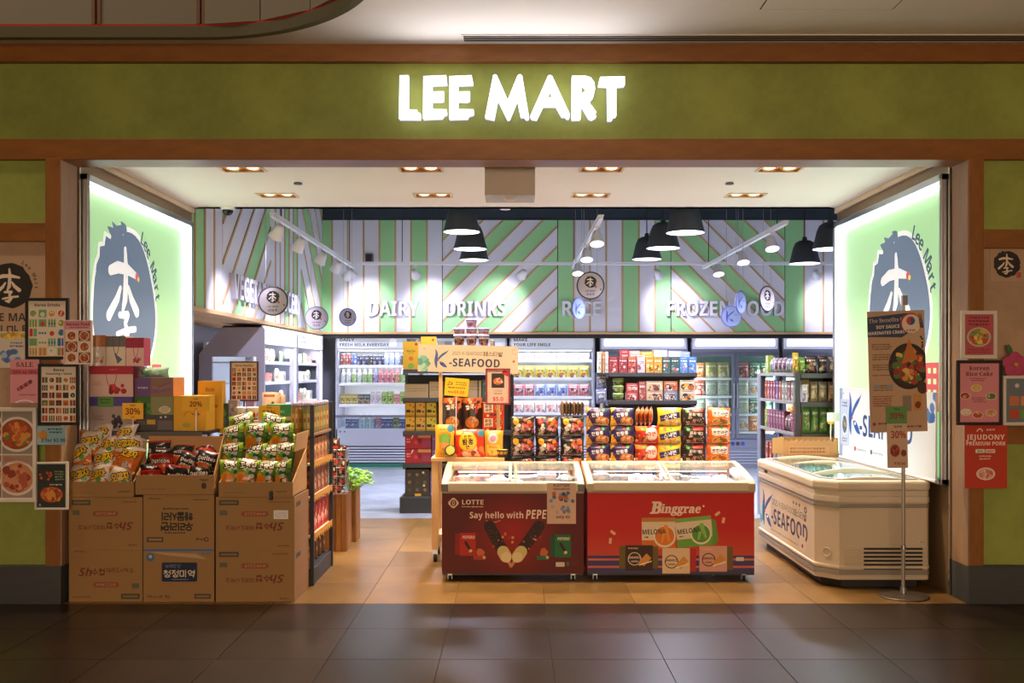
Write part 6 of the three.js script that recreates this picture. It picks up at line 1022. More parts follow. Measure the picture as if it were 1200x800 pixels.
// ---------- poster stand ----------
{
  const d = 6.42, t = thing('poster_stand', 'slim metal pole stand with a round base in front of the island freezer', 'stand', [PX(1058.5, d), 0, -d]);
  M('base_disc', new THREE.LatheGeometry([[0.001, 0], [0.165, 0], [0.168, 0.005], [0.16, 0.012], [0.03, 0.018], [0.001, 0.02]].map(([r, y]) => new THREE.Vector2(r, y)), 40), std(0x6a5f52, 0.35, 0.7), t);
  M('pole', cyl(0.0125, 0.0125, 2.02, 16), std(0xa39a8e, 0.35, 0.6), t);
  M('collar', cyl(0.02, 0.02, 0.04, 16).translate(0, 0.02, 0), MAT.steel, t); M('collar', cyl(0.018, 0.018, 0.03, 16).translate(0, 0.32, 0), MAT.chrome, t);
  M('clip', rbx(-0.02, 0.02, 1.99, 2.06, 0.005, 0.03, 0.004), MAT.steel, t);
  poster('recipe_poster', 'large kraft poster of crab dish and dark blue heading clipped to the pole stand', 1020, 364, 1087, 506, d - 0.03, null, (g, w, h) => {
    fill(g, '#bd9b7c', 0, 0, w, h); g.fillStyle = '#35405f'; g.beginPath(); g.moveTo(0, h * 0.05); g.lineTo(w * 0.7, h * 0.02); g.lineTo(w * 0.76, h * 0.17); g.lineTo(w * 0.6, h * 0.22); g.lineTo(0, h * 0.21); g.fill();
    tx(g, 'The Benefits Of', w * 0.35, h * 0.075, h * 0.042, '#d9c7b0', { font: 'serif', light: 1, rot: -0.04 }); tx(g, 'SOY SAUCE', w * 0.36, h * 0.13, h * 0.038, '#e6d8c4', { rot: -0.03 }); tx(g, 'MARINATED CRABS', w * 0.33, h * 0.178, h * 0.036, '#e6d8c4', { rot: -0.03, sx: 0.92 });
    disc(g, w * 0.76, h * 0.105, w * 0.18, '#a8342f'); disc(g, w * 0.77, h * 0.11, w * 0.165, '#dcc9b2'); g.save(); g.translate(w * 0.76, h * 0.085); g.rotate(-0.5); g.fillStyle = '#c4352c'; g.beginPath(); g.arc(0, 0, w * 0.075, Math.PI, 0); g.fill(); g.fillStyle = '#2f4f92'; g.beginPath(); g.arc(0, 0, w * 0.075, 0, Math.PI); g.fill(); disc(g, -w * 0.037, 0, w * 0.037, '#c4352c'); disc(g, w * 0.037, 0, w * 0.037, '#2f4f92'); g.restore(); tx(g, 'K-FISH', w * 0.76, h * 0.165, h * 0.024, '#3a302a');
    for (let i = 0; i < 3; i++) brushStroke(g, [[w * (0.9 + i * 0.02), h * 0.03, 5], [w * (0.93 + i * 0.02), h * 0.14, 10]], ['#3a3f60', '#5a3a52', '#2c3454'][i]); for (let i = 0; i < 6; i++) disc(g, w * rr(0.88, 0.97), h * rr(0.2, 0.34), w * 0.02, '#4a3526');
    food(g, w * 0.7, h * 0.46, w * 0.35, '#241b17', ['#3a241a', '#b8502a', '#d9923f', '#8f2f1f', '#e0b860', '#a8362a', '#4f7a36'], 70, h * 0.19); g.fillStyle = '#c4722f'; g.beginPath(); g.moveTo(w * 0.58, h * 0.44); g.lineTo(w * 0.72, h * 0.23); g.lineTo(w * 0.86, h * 0.4); g.fill(); disc(g, w * 0.93, h * 0.64, w * 0.09, '#4a2f20', h * 0.05);
    for (let i = 0; i < 5; i++) marks(g, w * 0.06, h * (0.27 + i * 0.085), w * 0.36, i === 3 ? 1 : 3, h * 0.011, '#6a4f3a', 0.9); rrect(g, w * 0.08, h * 0.605, w * 0.1, h * 0.03, 3, '#8a94a0'); rrect(g, w * 0.32, h * 0.605, w * 0.1, h * 0.03, 3, '#8a94a0'); marks(g, w * 0.05, h * 0.7, w * 0.36, 5, h * 0.011, '#8a3a2a', 0.9);
    rrect(g, w * 0.58, h * 0.7, w * 0.15, h * 0.13, 3, '#8a7a6a'); rrect(g, w * 0.76, h * 0.69, w * 0.16, h * 0.14, 3, '#c98a4a'); blob(g, w * 0.84, h * 0.78, w * 0.06, '#7a3a1c'); disc(g, w * 0.07, h * 0.93, w * 0.03, '#a8342a'); marks(g, w * 0.14, h * 0.92, w * 0.3, 1, h * 0.016, '#6a4f3a', 1); marks(g, w * 0.6, h * 0.95, w * 0.3, 1, h * 0.016, '#7a3a2a', 1);
  }, { tilt: 0.03, px: 1000 });
  poster('discount_card', 'green and cream 30% discount card hanging on the pole over the recipe poster', 1040, 476, 1064, 548, d - 0.05, null, (g, w, h) => { fill(g, '#c9a98e', 0, 0, w, h); fill(g, '#5a8f4a', 0, 0, w, h * 0.28); tx(g, 'Now', w / 2, h * 0.045, h * 0.045, '#2a3a1f'); tx(g, '30%', w / 2, h * 0.15, h * 0.14, '#8f1f22', { sx: 0.9 }); tx(g, 'NOW', w * 0.55, h * 0.33, h * 0.055, '#4a2a22'); tx(g, '30%', w * 0.56, h * 0.46, h * 0.16, '#a8282a', { sx: 0.8 }); food(g, w * 0.38, h * 0.72, w * 0.26, '#b88a6a', ['#8f3424', '#b8503a', '#6a2a1f'], 14, h * 0.11); food(g, w * 0.8, h * 0.76, w * 0.14, '#a87a5a', ['#7a2f24', '#a8483a'], 8, h * 0.06); tx(g, '$18.90', w * 0.6, h * 0.93, h * 0.06, '#a8282a', { rot: 0.06 }); }, { tilt: 0.02 });
}
// ---------- tables behind the freezers ----------
function table(label, x0, x1, d0, d1, y, mat = MAT.pine, low = 0) {
  const t = thing('display_table', label, 'table', [0, 0, 0]);
  for (let i = 0; i < 3; i++) { const a = d0 + (d1 - d0) * i / 3, b = d0 + (d1 - d0) * (i + 1) / 3; M('plank', metreUV(rbx(x0, x1, y - 0.03, y, -a, -b + 0.002, 0.004), i), mat, t); }
  for (const x of [x0 + 0.03, x1 - 0.03]) for (const d of [d0 + 0.05, d1 - 0.05]) M('leg', metreUV(rbx(x - 0.028, x + 0.028, 0.1, y - 0.03, -d - 0.028, -d + 0.028, 0.004)), mat, t);
  M('lower_shelf', metreUV(bx(x0 + 0.03, x1 - 0.03, 0.2, 0.22, -d0 - 0.05, -d1 + 0.05)), mat, t);
  for (const x of [x0 + 0.03, x1 - 0.03]) for (const d of [d0 + 0.05, d1 - 0.05]) { const c = M('caster', bx(x - 0.02, x + 0.02, 0.06, 0.1, -d - 0.02, -d + 0.02), MAT.steel, t); M('wheel', new THREE.CylinderGeometry(0.036, 0.036, 0.024, 18).rotateZ(Math.PI / 2).translate(x, 0.0365, -d), MAT.rubber, c); }
  return t;
}
const KD = 7.62, KY = PY(536, 7.55);
{
  const x0 = PX(506, 7.6), x1 = PX(591, 7.6);
  const t = table('pale wooden display table with casters under the seafood sign', x0, x1, 7.53, 7.95, KY);
  M('sign_post', metreUV(rbx(PX(516, KD) - 0.014, PX(516, KD) + 0.014, KY, 1.6, -KD - 0.05, -KD - 0.02, 0.004)), MAT.pine, t);
  M('sign_post', metreUV(rbx(PX(584, KD) - 0.014, PX(584, KD) + 0.014, KY, 1.6, -KD - 0.05, -KD - 0.02, 0.004)), MAT.pine, t);
  poster('seafood_sign', 'long cream sign board with K emblem and seafood lettering above the display table', 489.5, 404.5, 607, 436.5, KD, null, (g, w, h) => { fill(g, '#d9c4a8', 0, 0, w, h); for (let i = 0; i < 12; i++) blob(g, w * rr(0.01, 0.1), h * rr(0.45, 0.95), h * 0.13, ['#7fb59a', '#a8cdb4', '#5f9a86'][i % 3]); kMark(g, w * 0.235, h * 0.52, h * 0.72, '#3f5a8f'); disc(g, w * 0.235, h * 0.7, h * 0.05, '#2a3f6f'); tx(g, '-SEAFOOD', w * 0.565, h * 0.64, h * 0.4, '#2b3350', { sx: 0.98 }); tx(g, '2025 K-SEAFOOD', w * 0.49, h * 0.3, h * 0.17, '#6a4f42', { light: 1, sx: 0.86 }); ko(g, '페스티벌', w * 0.745, h * 0.3, h * 0.19, '#5a4238', { step: 0.95 }); g.strokeStyle = '#c49a72'; g.lineWidth = 4; g.beginPath(); g.arc(w * 0.96, h * 0.2, h * 0.09, 0.6, 5.2); g.stroke(); blob(g, w * 0.955, h * 0.55, h * 0.05, '#c4604a'); disc(g, w * 0.06, h * 0.16, 5, '#c4805a'); }, { tilt: -0.025 });
  poster('price_poster', 'red framed price poster with ramen picture hanging from the seafood sign', 569, 431.5, 598, 474, KD - 0.04, redFrame, (g, w, h) => { fill(g, '#d9b49c', 0, 0, w, h); fill(g, '#2a2220', w * 0.2, h * 0.1, w * 0.6, h * 0.44); food(g, w * 0.5, h * 0.34, w * 0.26, '#3a2a22', ['#c4602a', '#e0a060', '#b84a3a', '#d9c0a0'], 16, h * 0.12); g.save(); g.translate(w * 0.87, h * 0.09); g.rotate(0.5); rrect(g, -w * 0.17, -h * 0.07, w * 0.34, h * 0.14, 4, '#b82a30'); g.restore(); marks(g, w * 0.3, h * 0.6, w * 0.4, 2, h * 0.02, '#8a6a5a', 1); marks(g, w * 0.3, h * 0.7, w * 0.4, 1, h * 0.03, '#5a3a32', 1); tx(g, '$5.0', w * 0.5, h * 0.88, h * 0.17, '#c4202a'); }, { fw: 0.014 });
  priceTag('bright yellow price card on a stem behind the noodle pouches', 520.5, 443, 548.5, 464, KD - 0.02, KY + 0.0, '', { tilt: -0.07, bg: '#f2c21c', draw: (g, W, H) => { tx(g, '2x', W * 0.22, H * 0.3, H * 0.3, '#8a2a2a', { skew: -0.2 }); marks(g, W * 0.45, H * 0.2, W * 0.45, 2, H * 0.07, '#8a6a1c', 1); marks(g, W * 0.15, H * 0.5, W * 0.7, 1, H * 0.08, '#6a4a1c', 1); tx(g, 'Now', W * 0.26, H * 0.78, H * 0.15, '#8a2a2a'); tx(g, '$9.90', W * 0.62, H * 0.78, H * 0.24, '#d9561c'); } });
}
{ // packs on the display table
  const rise = thing('wooden_riser', 'small wooden riser on the display table lifting the noodle pouches', 'riser', [-0.368, KY + 0.001, -7.74]);
  const rw = 0.415, rh = PY(505.5, 7.66) - KY - 0.002; M('riser_top', metreUV(rbx(-rw / 2, rw / 2, rh - 0.02, rh, -0.1, 0.08, 0.003)), MAT.pine, rise); for (const s of [-1, 1]) M('riser_side', metreUV(bx(s * rw / 2, s * (rw / 2 - 0.018), 0, rh - 0.02, -0.1, 0.08)), MAT.pine, rise);
  const RY = KY + rh + 0.002;
  const np = cell(170, 260, (g, w, h) => { fill(g, '#3a2218', 0, 0, w, h); fill(g, '#c4622a', 0, 0, w, h * 0.16); for (let i = 0; i < 14; i++) blob(g, w * rr(0.05, 0.95), h * rr(0.03, 0.35), 14, ['#8a2f1c', '#e0a060', '#2a1812', '#c9702f'][i % 4]); ko(g, '칼국수', w * 0.5, h * 0.28, h * 0.15, '#f0e4d0', { stroke: '#2a1812', lw: 0.14, rot: -0.1 }); fill(g, '#b82a22', w * 0.68, h * 0.2, w * 0.12, h * 0.28); food(g, w * 0.5, h * 0.74, w * 0.42, '#2c1a12', ['#b87a3a', '#e0a860', '#d9984a', '#c47a34', '#e8c080'], 46, h * 0.21); });
  const ng = [1, 2].map((k) => pouch(0.165, 0.275, 0.07, np, '#7a4a2a', { sd: 90 + k }));
  [['noodle pouch with bowl picture standing beside the sign post', 529.5], ['noodle pouch with bowl picture standing beside the stacked noodle boxes', 553]].forEach(([l, x], i) => one('noodle_pouch', l, 'pouch', ng[i], matOf(ng[i], 'gloss'), [PX(x, 7.66), RY, -7.73], [-0.06, 0.05 - i * 0.1, 0]));
  const nb = cell(200, 130, (g, w, h) => { fill(g, '#c4321c', 0, 0, w, h); rrect(g, w * 0.06, h * 0.1, w * 0.42, h * 0.6, 4, '#e6d4ae'); ko(g, '짜장', w * 0.27, h * 0.27, h * 0.25, '#2a1a14', { lw: 0.13 }); ko(g, '라면', w * 0.27, h * 0.54, h * 0.25, '#2a1a14', { lw: 0.13 }); food(g, w * 0.75, h * 0.36, w * 0.18, '#d9a03a', ['#7a2a1c', '#e0b060', '#c4622a'], 12, h * 0.28); for (let i = 0; i < 7; i++) blob(g, w * rr(0.05, 0.95), h * rr(0.75, 0.95), 12, ['#8a1f14', '#e6d4ae', '#3a1a12'][i % 3]); });
  const bg = pbox(0.175, 0.118, 0.1, { f: nb, c: '#c9872a' });
  for (let i = 0; i < 2; i++) one('noodle_box', ['lower red noodle box on the riser under its twin', 'upper red noodle box below the red framed price poster'][i], 'box', bg, matOf(bg), [PX(578, 7.68), RY + i * 0.1185, -7.75], [0, i * 0.04, 0]);
  const yp = cell(160, 260, (g, w, h) => { fill(g, '#eeb02a', 0, 0, w, h); disc(g, w * 0.5, h * 0.36, w * 0.36, '#e58a22', h * 0.14); blob(g, w * 0.5, h * 0.48, w * 0.34, '#7aa83a'); fill(g, '#e8982a', w * 0.2, h * 0.55, w * 0.5, h * 0.2); tx(g, 'Ramen', w * 0.42, h * 0.15, h * 0.07, '#5a4a3a', { skew: -0.2 }); disc(g, w * 0.8, h * 0.12, w * 0.19, '#3f7f92'); for (let i = 0; i < 6; i++) blob(g, w * rr(0.25, 0.75), h * rr(0.72, 0.95), 12, ['#7aa83a', '#e58a22', '#c46a1c'][i % 3]); });
  const yg = pouch(0.16, 0.265, 0.07, yp, '#d99a22', { sd: 95 });
  one('snack_pouch', 'yellow pouch with teal round sticker at the end of the display table', 'pouch', yg, matOf(yg, 'gloss'), [PX(521, 7.56), KY + 0.001, -7.57], [-0.08, 0.1, 0]);
  const rp = cell(300, 270, (g, w, h) => { fill(g, '#d2341c', 0, 0, w, h); for (let i = 0; i < 16; i++) blob(g, w * rr(0, 1), h * rr(0.55, 1), 30, ['#e0b088', '#8f2418', '#f0d0b0', '#e07a3a'][i % 4]); disc(g, w * 0.46, h * 0.46, w * 0.32, '#e59a1c'); disc(g, w * 0.46, h * 0.45, w * 0.285, '#f2bc2a'); ko(g, '진한', w * 0.46, h * 0.28, h * 0.15, '#2a1a10', { lw: 0.14 }); ko(g, '짬뽕', w * 0.46, h * 0.46, h * 0.22, '#2a1a10', { lw: 0.15 }); ko(g, '면', w * 0.46, h * 0.65, h * 0.15, '#2a1a10', { lw: 0.14 }); rrect(g, w * 0.04, h * 0.04, w * 0.22, h * 0.16, 4, '#f2d060'); disc(g, w * 0.9, h * 0.14, w * 0.12, '#3f7f92'); });
  const rg = pouch(0.25, 0.225, 0.09, rp, '#b82a18', { sd: 96 });
  one('ramen_pack', 'big red ramen pack with yellow circle in the middle of the display table', 'pack', rg, matOf(rg, 'gloss'), [PX(550, 7.57), KY + 0.001, -7.58], [-0.1, -0.04, 0]);
  const op = cell(180, 240, (g, w, h) => { fill(g, '#e8a02a', 0, 0, w, h); disc(g, w * 0.5, h * 0.3, w * 0.26, '#d9c4c0'); disc(g, w * 0.5, h * 0.32, w * 0.17, '#b8869a'); fill(g, '#f0c24a', w * 0.12, h * 0.55, w * 0.76, h * 0.4); tx(g, 'Ramen', w / 2, h * 0.62, h * 0.1, '#c4321c'); for (let i = 0; i < 6; i++) blob(g, w * rr(0.2, 0.8), h * rr(0.75, 0.92), 16, ['#e6d060', '#d98a6a', '#f0dca0'][i % 3]); });
  const og = pouch(0.16, 0.215, 0.08, op, '#d98a1c', { sd: 97 });
  one('ramen_pack', 'amber ramen pack with white round picture at the freezer-side end of the display table', 'pack', og, matOf(og, 'gloss'), [PX(578.5, 7.58), KY + 0.001, -7.6], [-0.06, -0.15, 0]);
  const tub = cell(160, 60, (g, w, h) => { fill(g, '#3a2218', 0, 0, w, h); for (let i = 0; i < 4; i++) rrect(g, w * (0.02 + i * 0.25), h * 0.2, w * 0.2, h * 0.4, 4, '#c4982a'); });
  const tg = turned([[0.001, 0], [0.034, 0], [0.044, 0.05], [0.047, 0.054], [0.047, 0.06], [0.034, 0.061], [0.001, 0.062]], tub, { y1: 0.0605, cap: '#d8b84a' });
  one('noodle_bowl', 'dark round noodle bowl with yellow lid in front of the yellow pouch', 'bowl', tg, matOf(tg), [PX(528, 7.54), KY + 0.044, -7.565], [1.25, 0, 0]);
  one('noodle_bowl', 'brown noodle bowl at the corner of the display table', 'bowl', tg, matOf(tg), [PX(588.5, 7.6), KY + 0.001, -7.58], [0, -0.5, 0]);
}
// ramen multipacks
{
  const tA = PY(558, 7.8), tB = PY(541.5, 7.85);
  table('low pine table behind the dark red freezer carrying black ramen multipacks', PX(596, 7.8), PX(687, 7.8), 7.74, 8.15, tA); table('pine table behind the bright red freezer carrying the coloured ramen multipacks', PX(688, 7.85), PX(858, 7.85), 7.79, 8.2, tB);
  const stick = (g, w, h, x, y, c, t) => { disc(g, w * x, h * y, h * 0.17, c); disc(g, w * x, h * y, h * 0.12, t); marks(g, w * x - h * 0.07, h * y - h * 0.05, h * 0.14, 2, h * 0.04, c === '#e2a21f' ? '#a8301c' : '#f0c0b0', 1); };
  const D = {
    black: [0, 1, 2].map((k) => cell(200, 150, (g, w, h) => { fill(g, '#1e1b1a', 0, 0, w, h); for (let i = 0; i < 12; i++) blob(g, w * rr(0.5, 0.95), h * rr(0.15, 0.5), 15, ['#c9561f', '#e07a2f', '#a83a18'][i % 3]); for (let i = 0; i < 10; i++) blob(g, w * rr(0.5, 0.95), h * rr(0.5, 0.72), 12, ['#c9707a', '#a84a55', '#e0a0a0'][i % 3]); for (let i = 0; i < 7; i++) blob(g, w * rr(0.18, 0.4), h * rr(0.4, 0.8), 14, ['#cfc8c4', '#8a8480', '#e6e0dc'][i % 3]); ko(g, '불닭', w * 0.25, h * 0.88, h * 0.16, '#d9d2cc', { lw: 0.14 }); marks(g, w * 0.5, h * 0.82, w * 0.4, 2, 6, '#8a8480', 1); if (k) stick(g, w, h, 0.22, 0.26, k === 1 ? '#e2a21f' : '#b8242a', k === 1 ? '#f0b83a' : '#c9404a'); })),
    purple: [0].map(() => cell(200, 150, (g, w, h) => { fill(g, '#2f2358', 0, 0, w, h); g.fillStyle = '#eeb42a'; g.beginPath(); g.moveTo(0, h * 0.45); g.lineTo(w * 0.3, h); g.lineTo(0, h); g.fill(); g.beginPath(); g.moveTo(0, 0); g.lineTo(w * 0.24, 0); g.lineTo(0, h * 0.3); g.fill(); food(g, w * 0.68, h * 0.76, w * 0.3, '#c98a4a', ['#a8562a', '#d9a060', '#e0c090', '#7a3a22'], 24, h * 0.24); ko(g, '진짬뽕', w * 0.46, h * 0.42, h * 0.23, '#f2ecf4', { lw: 0.15, stroke: '#1c1438', rot: -0.12 }); disc(g, w * 0.7, h * 0.14, h * 0.09, '#4fb04a'); disc(g, w * 0.54, h * 0.16, h * 0.08, '#d94a5a'); })),
    red: [0].map(() => cell(200, 150, (g, w, h) => { fill(g, '#c4301c', 0, 0, w, h); fill(g, '#e58a2a', 0, 0, w * 0.5, h * 0.28); disc(g, w * 0.68, h * 0.45, h * 0.36, '#e6dcd2'); ko(g, '라면', w * 0.68, h * 0.45, h * 0.26, '#b8241c', { lw: 0.16 }); for (let i = 0; i < 12; i++) blob(g, w * rr(0.05, 0.5), h * rr(0.4, 0.9), 13, ['#7a2a1c', '#d9a070', '#a83a22'][i % 3]); disc(g, w * 0.4, h * 0.2, h * 0.08, '#4fb04a'); })),
    yellow: [0].map(() => cell(200, 150, (g, w, h) => { fill(g, '#f0c21f', 0, 0, w, h); g.save(); g.translate(w * 0.52, h * 0.52); g.rotate(-0.2); fill(g, '#1f2c62', -w * 0.44, -h * 0.17, w * 0.88, h * 0.34); ko(g, '스낵면', 0, 0, h * 0.26, '#f0eef4', { lw: 0.15 }); g.restore(); for (let i = 0; i < 9; i++) blob(g, w * rr(0.35, 0.95), h * rr(0.75, 0.95), 14, ['#e0c9a0', '#c9a070', '#efe0c4'][i % 3]); disc(g, w * 0.3, h * 0.2, h * 0.1, '#d97a6a'); disc(g, w * 0.56, h * 0.16, h * 0.08, '#4fb04a'); })),
    dark: [0].map(() => cell(200, 150, (g, w, h) => { fill(g, '#26211f', 0, 0, w, h); rrect(g, w * 0.4, h * 0.06, w * 0.45, h * 0.2, 4, '#c4301c'); ko(g, '짜파게티', w * 0.55, h * 0.42, h * 0.2, '#ddd6d0', { lw: 0.14, rot: 0.06 }); for (let i = 0; i < 12; i++) blob(g, w * rr(0.05, 0.8), h * rr(0.55, 0.95), 14, ['#6a5a52', '#a89a90', '#8a4a3a', '#3a302c'][i % 4]); disc(g, w * 0.2, h * 0.2, h * 0.1, '#4fb04a'); })),
    orange: [0].map(() => cell(200, 150, (g, w, h) => { fill(g, '#d96a22', 0, 0, w, h); rrect(g, w * 0.18, h * 0.14, w * 0.72, h * 0.4, 6, '#e9ddd2'); ko(g, '순한라면', w * 0.54, h * 0.36, h * 0.22, '#3a2f4a', { lw: 0.15 }); food(g, w * 0.55, h * 0.8, w * 0.38, '#e8b84a', ['#b8702a', '#e0a850', '#9a5a22'], 16, h * 0.2); disc(g, w * 0.6, h * 0.1, h * 0.09, '#4fb04a'); disc(g, w * 0.85, h * 0.12, h * 0.06, '#b8323a'); })),
  };
  for (const c of Object.values(D).flat()) { const g = c.s.g; g.save(); g.translate(c.x, c.y); g.beginPath(); g.rect(0, 0, c.w, c.h); g.clip(); for (let i = 0; i < 34; i++) blob(g, c.w * rnd(), c.h * (0.5 + 0.5 * rnd()), rr(2, 6), ['#e8dccb', '#3a2a22', '#c48a52', '#a84a2a', '#d9c49a'][i % 5], 7, 0.4); marks(g, c.w * 0.06, c.h * 0.03, c.w * 0.5, 1, 7, '#e8e0d4', 0.8); marks(g, c.w * 0.1, c.h * 0.92, c.w * 0.8, 1, 7, '#e0d8cc', 0.9); for (let i = 0; i < 3; i++) brushStroke(g, [[c.w * rnd(), c.h * rnd() * 0.5, 1], [c.w * rnd(), c.h * rnd() * 0.5, 3]], 'rgba(255,255,255,0.35)'); g.restore(); }
  const pg = (c, sd, h) => pouch(0.206, h, 0.11, c, '#8a6a4a', { sd, crimp: 0.03, wr: 0.08 });
  const PG = {}; for (const k of Object.keys(D)) PG[k] = D[k].map((c, i) => pg(c, 100 + i * 7 + k.length, k === 'black' ? 0.165 : 0.151));
  const LV = ['bottom layer', 'second layer', 'third layer'];
  const put = (k, label, x, y, d, i, rot = [0, 0, 0]) => one('ramen_multipack', label, 'ramen pack', PG[k][i % PG[k].length], matOf(PG[k][0], 'gloss'), [PX(x, d), y, -d], [rot[0], rot[1], rot[2]], 'ramen multipacks behind the chest freezers');
  const cols = [612, 641, 670.5], st = [[0, 0, 2], [1, 1, 0], [1, 2, 1]];
  for (let r = 0; r < 3; r++) for (let c = 0; c < 3; c++) put('black', `black ramen multipack, ${LV[r]}, ${['stack by the seafood table', 'middle black stack', 'stack beside the purple packs'][c]}${st[r][c] ? (st[r][c] === 1 ? ', yellow round sticker' : ', red round sticker') : ''}`, cols[c] + rr(-0.5, 0.5), tA + 0.001 + r * 0.166, 7.84, st[r][c], [-0.04, rr(-0.05, 0.05), 0]);
  const names = { purple: 'purple and yellow ramen multipack', red: 'red ramen multipack with white circle', yellow: 'yellow ramen multipack with blue band', dark: 'dark ramen multipack with red label', orange: 'orange ramen multipack with white panel' };
  [[700.5, 'purple', 3, ' beside the black packs'], [729.5, 'purple', 3, ' beside the red packs'], [757.5, 'red', 2, ''], [784.5, 'yellow', 3, ''], [814, 'dark', 3, ''], [841.5, 'orange', 3, '']].forEach(([x, k, n, w]) => { for (let r = 0; r < n; r++) put(k, `${names[k]}${w}, ${r === n - 1 ? 'top layer' : LV[r]}`, x + rr(-0.8, 0.8), tB + 0.001 + r * 0.152, 7.88, 0, [-0.05 - (r === 2 ? 0.1 : 0), rr(-0.06, 0.06), r === 2 ? rr(-0.05, 0.05) : 0]); });
  // packs standing edge-on on top
  for (let i = 0; i < 6; i++) { const m = put('black', `brown-edged ramen multipack standing sideways on the black stacks, ${ORD[i]} from the seafood sign`, 659 + i * 4.6, tA + 0.5, 7.9, 0, [0, Math.PI / 2 + rr(-0.1, 0.1), 0]); m.scale.set(0.8, 0.75, 0.34); }
  for (let i = 0; i < 4; i++) { const m = put('red', `red-white ramen multipack tilted sideways on the red stack, ${ORD[i]} from the purple packs`, 747 + i * 5, tB + 0.31, 7.95, 0, [0.1, Math.PI / 2 - 0.25, 0.05]); m.scale.set(0.85, 0.95, 0.35); }
}
// ---------- goods: shared prints ----------
const goodsCell = (base, accents, w = 70, h = 90, band) => cell(w * 1.4, h * 1.4, (g, W, H) => { fill(g, base, 0, 0, W, H); for (let i = 0; i < 5; i++) blob(g, W * rr(0.15, 0.85), H * rr(0.45, 0.9), W * rr(0.1, 0.2), accents[i % accents.length]); for (let i = 0; i < 16; i++) blob(g, W * rr(0.08, 0.92), H * rr(0.4, 0.95), W * rr(0.02, 0.06), [...accents, '#2a2422', '#e8dcc8'][i % (accents.length + 2)]); if (band) fill(g, band, 0, 0, W, H * 0.22); marks(g, W * 0.15, H * 0.07, W * 0.7, 1, H * 0.06, accents[0], 0.9); marks(g, W * 0.12, H * 0.22, W * 0.76, 1, H * 0.11, '#f2ece0', 1); marks(g, W * 0.2, H * 0.36, W * 0.6, 1, H * 0.035, '#3a302c', 1); fill(g, 'rgba(24,14,12,0.16)', 0, 0, W, H); });
const goods = {};
function good(key, kind, w, h, d, base, accents, band, fin) {
  const c = goodsCell(base, accents, 70, Math.min(110, 70 * h / w), band); let g;
  if (kind === 'box') g = pbox(w, h, d, { f: c, c: base });
  else if (kind === 'bag') g = pouch(w, h, d, c, base, { nx: 6, ny: 6, sd: key.length * 3 + Math.round(w * 100) });
  else if (kind === 'can') g = turned([[0.001, 0], [w * 0.42, 0], [w / 2, h * 0.06], [w / 2, h * 0.92], [w * 0.42, h * 0.99], [w * 0.4, h], [0.001, h * 0.985]], c, { n: 14, y0: h * 0.03, y1: h * 0.94, cap: '#c8ccd2', body: '#c8ccd2' });
  else if (kind === 'bottle') g = turned([[0.001, 0], [w * 0.45, 0], [w / 2, h * 0.04], [w / 2, h * 0.62], [w * 0.36, h * 0.74], [w * 0.17, h * 0.86], [w * 0.17, h * 0.9], [w * 0.21, h * 0.9], [w * 0.21, h], [0.001, h]], c, { n: 14, y1: h * 0.89, cap: band || '#e8e8e8' });
  else if (kind === 'tub') g = turned([[0.001, 0], [w * 0.36, 0], [w * 0.47, h * 0.85], [w / 2, h * 0.86], [w / 2, h * 0.97], [0.001, h]], c, { n: 16, y1: h * 0.855, cap: band || '#eeeeee' });
  g.userData.s = c.s; goods[key] = { g, m: sheetMat(c.s, fin || 'gloss') }; return goods[key];
}
function stock(key, name, label, cat, pos, rot, group) { const q = goods[key]; return one(name, label, cat, q.g, q.m, pos, rot, group); }
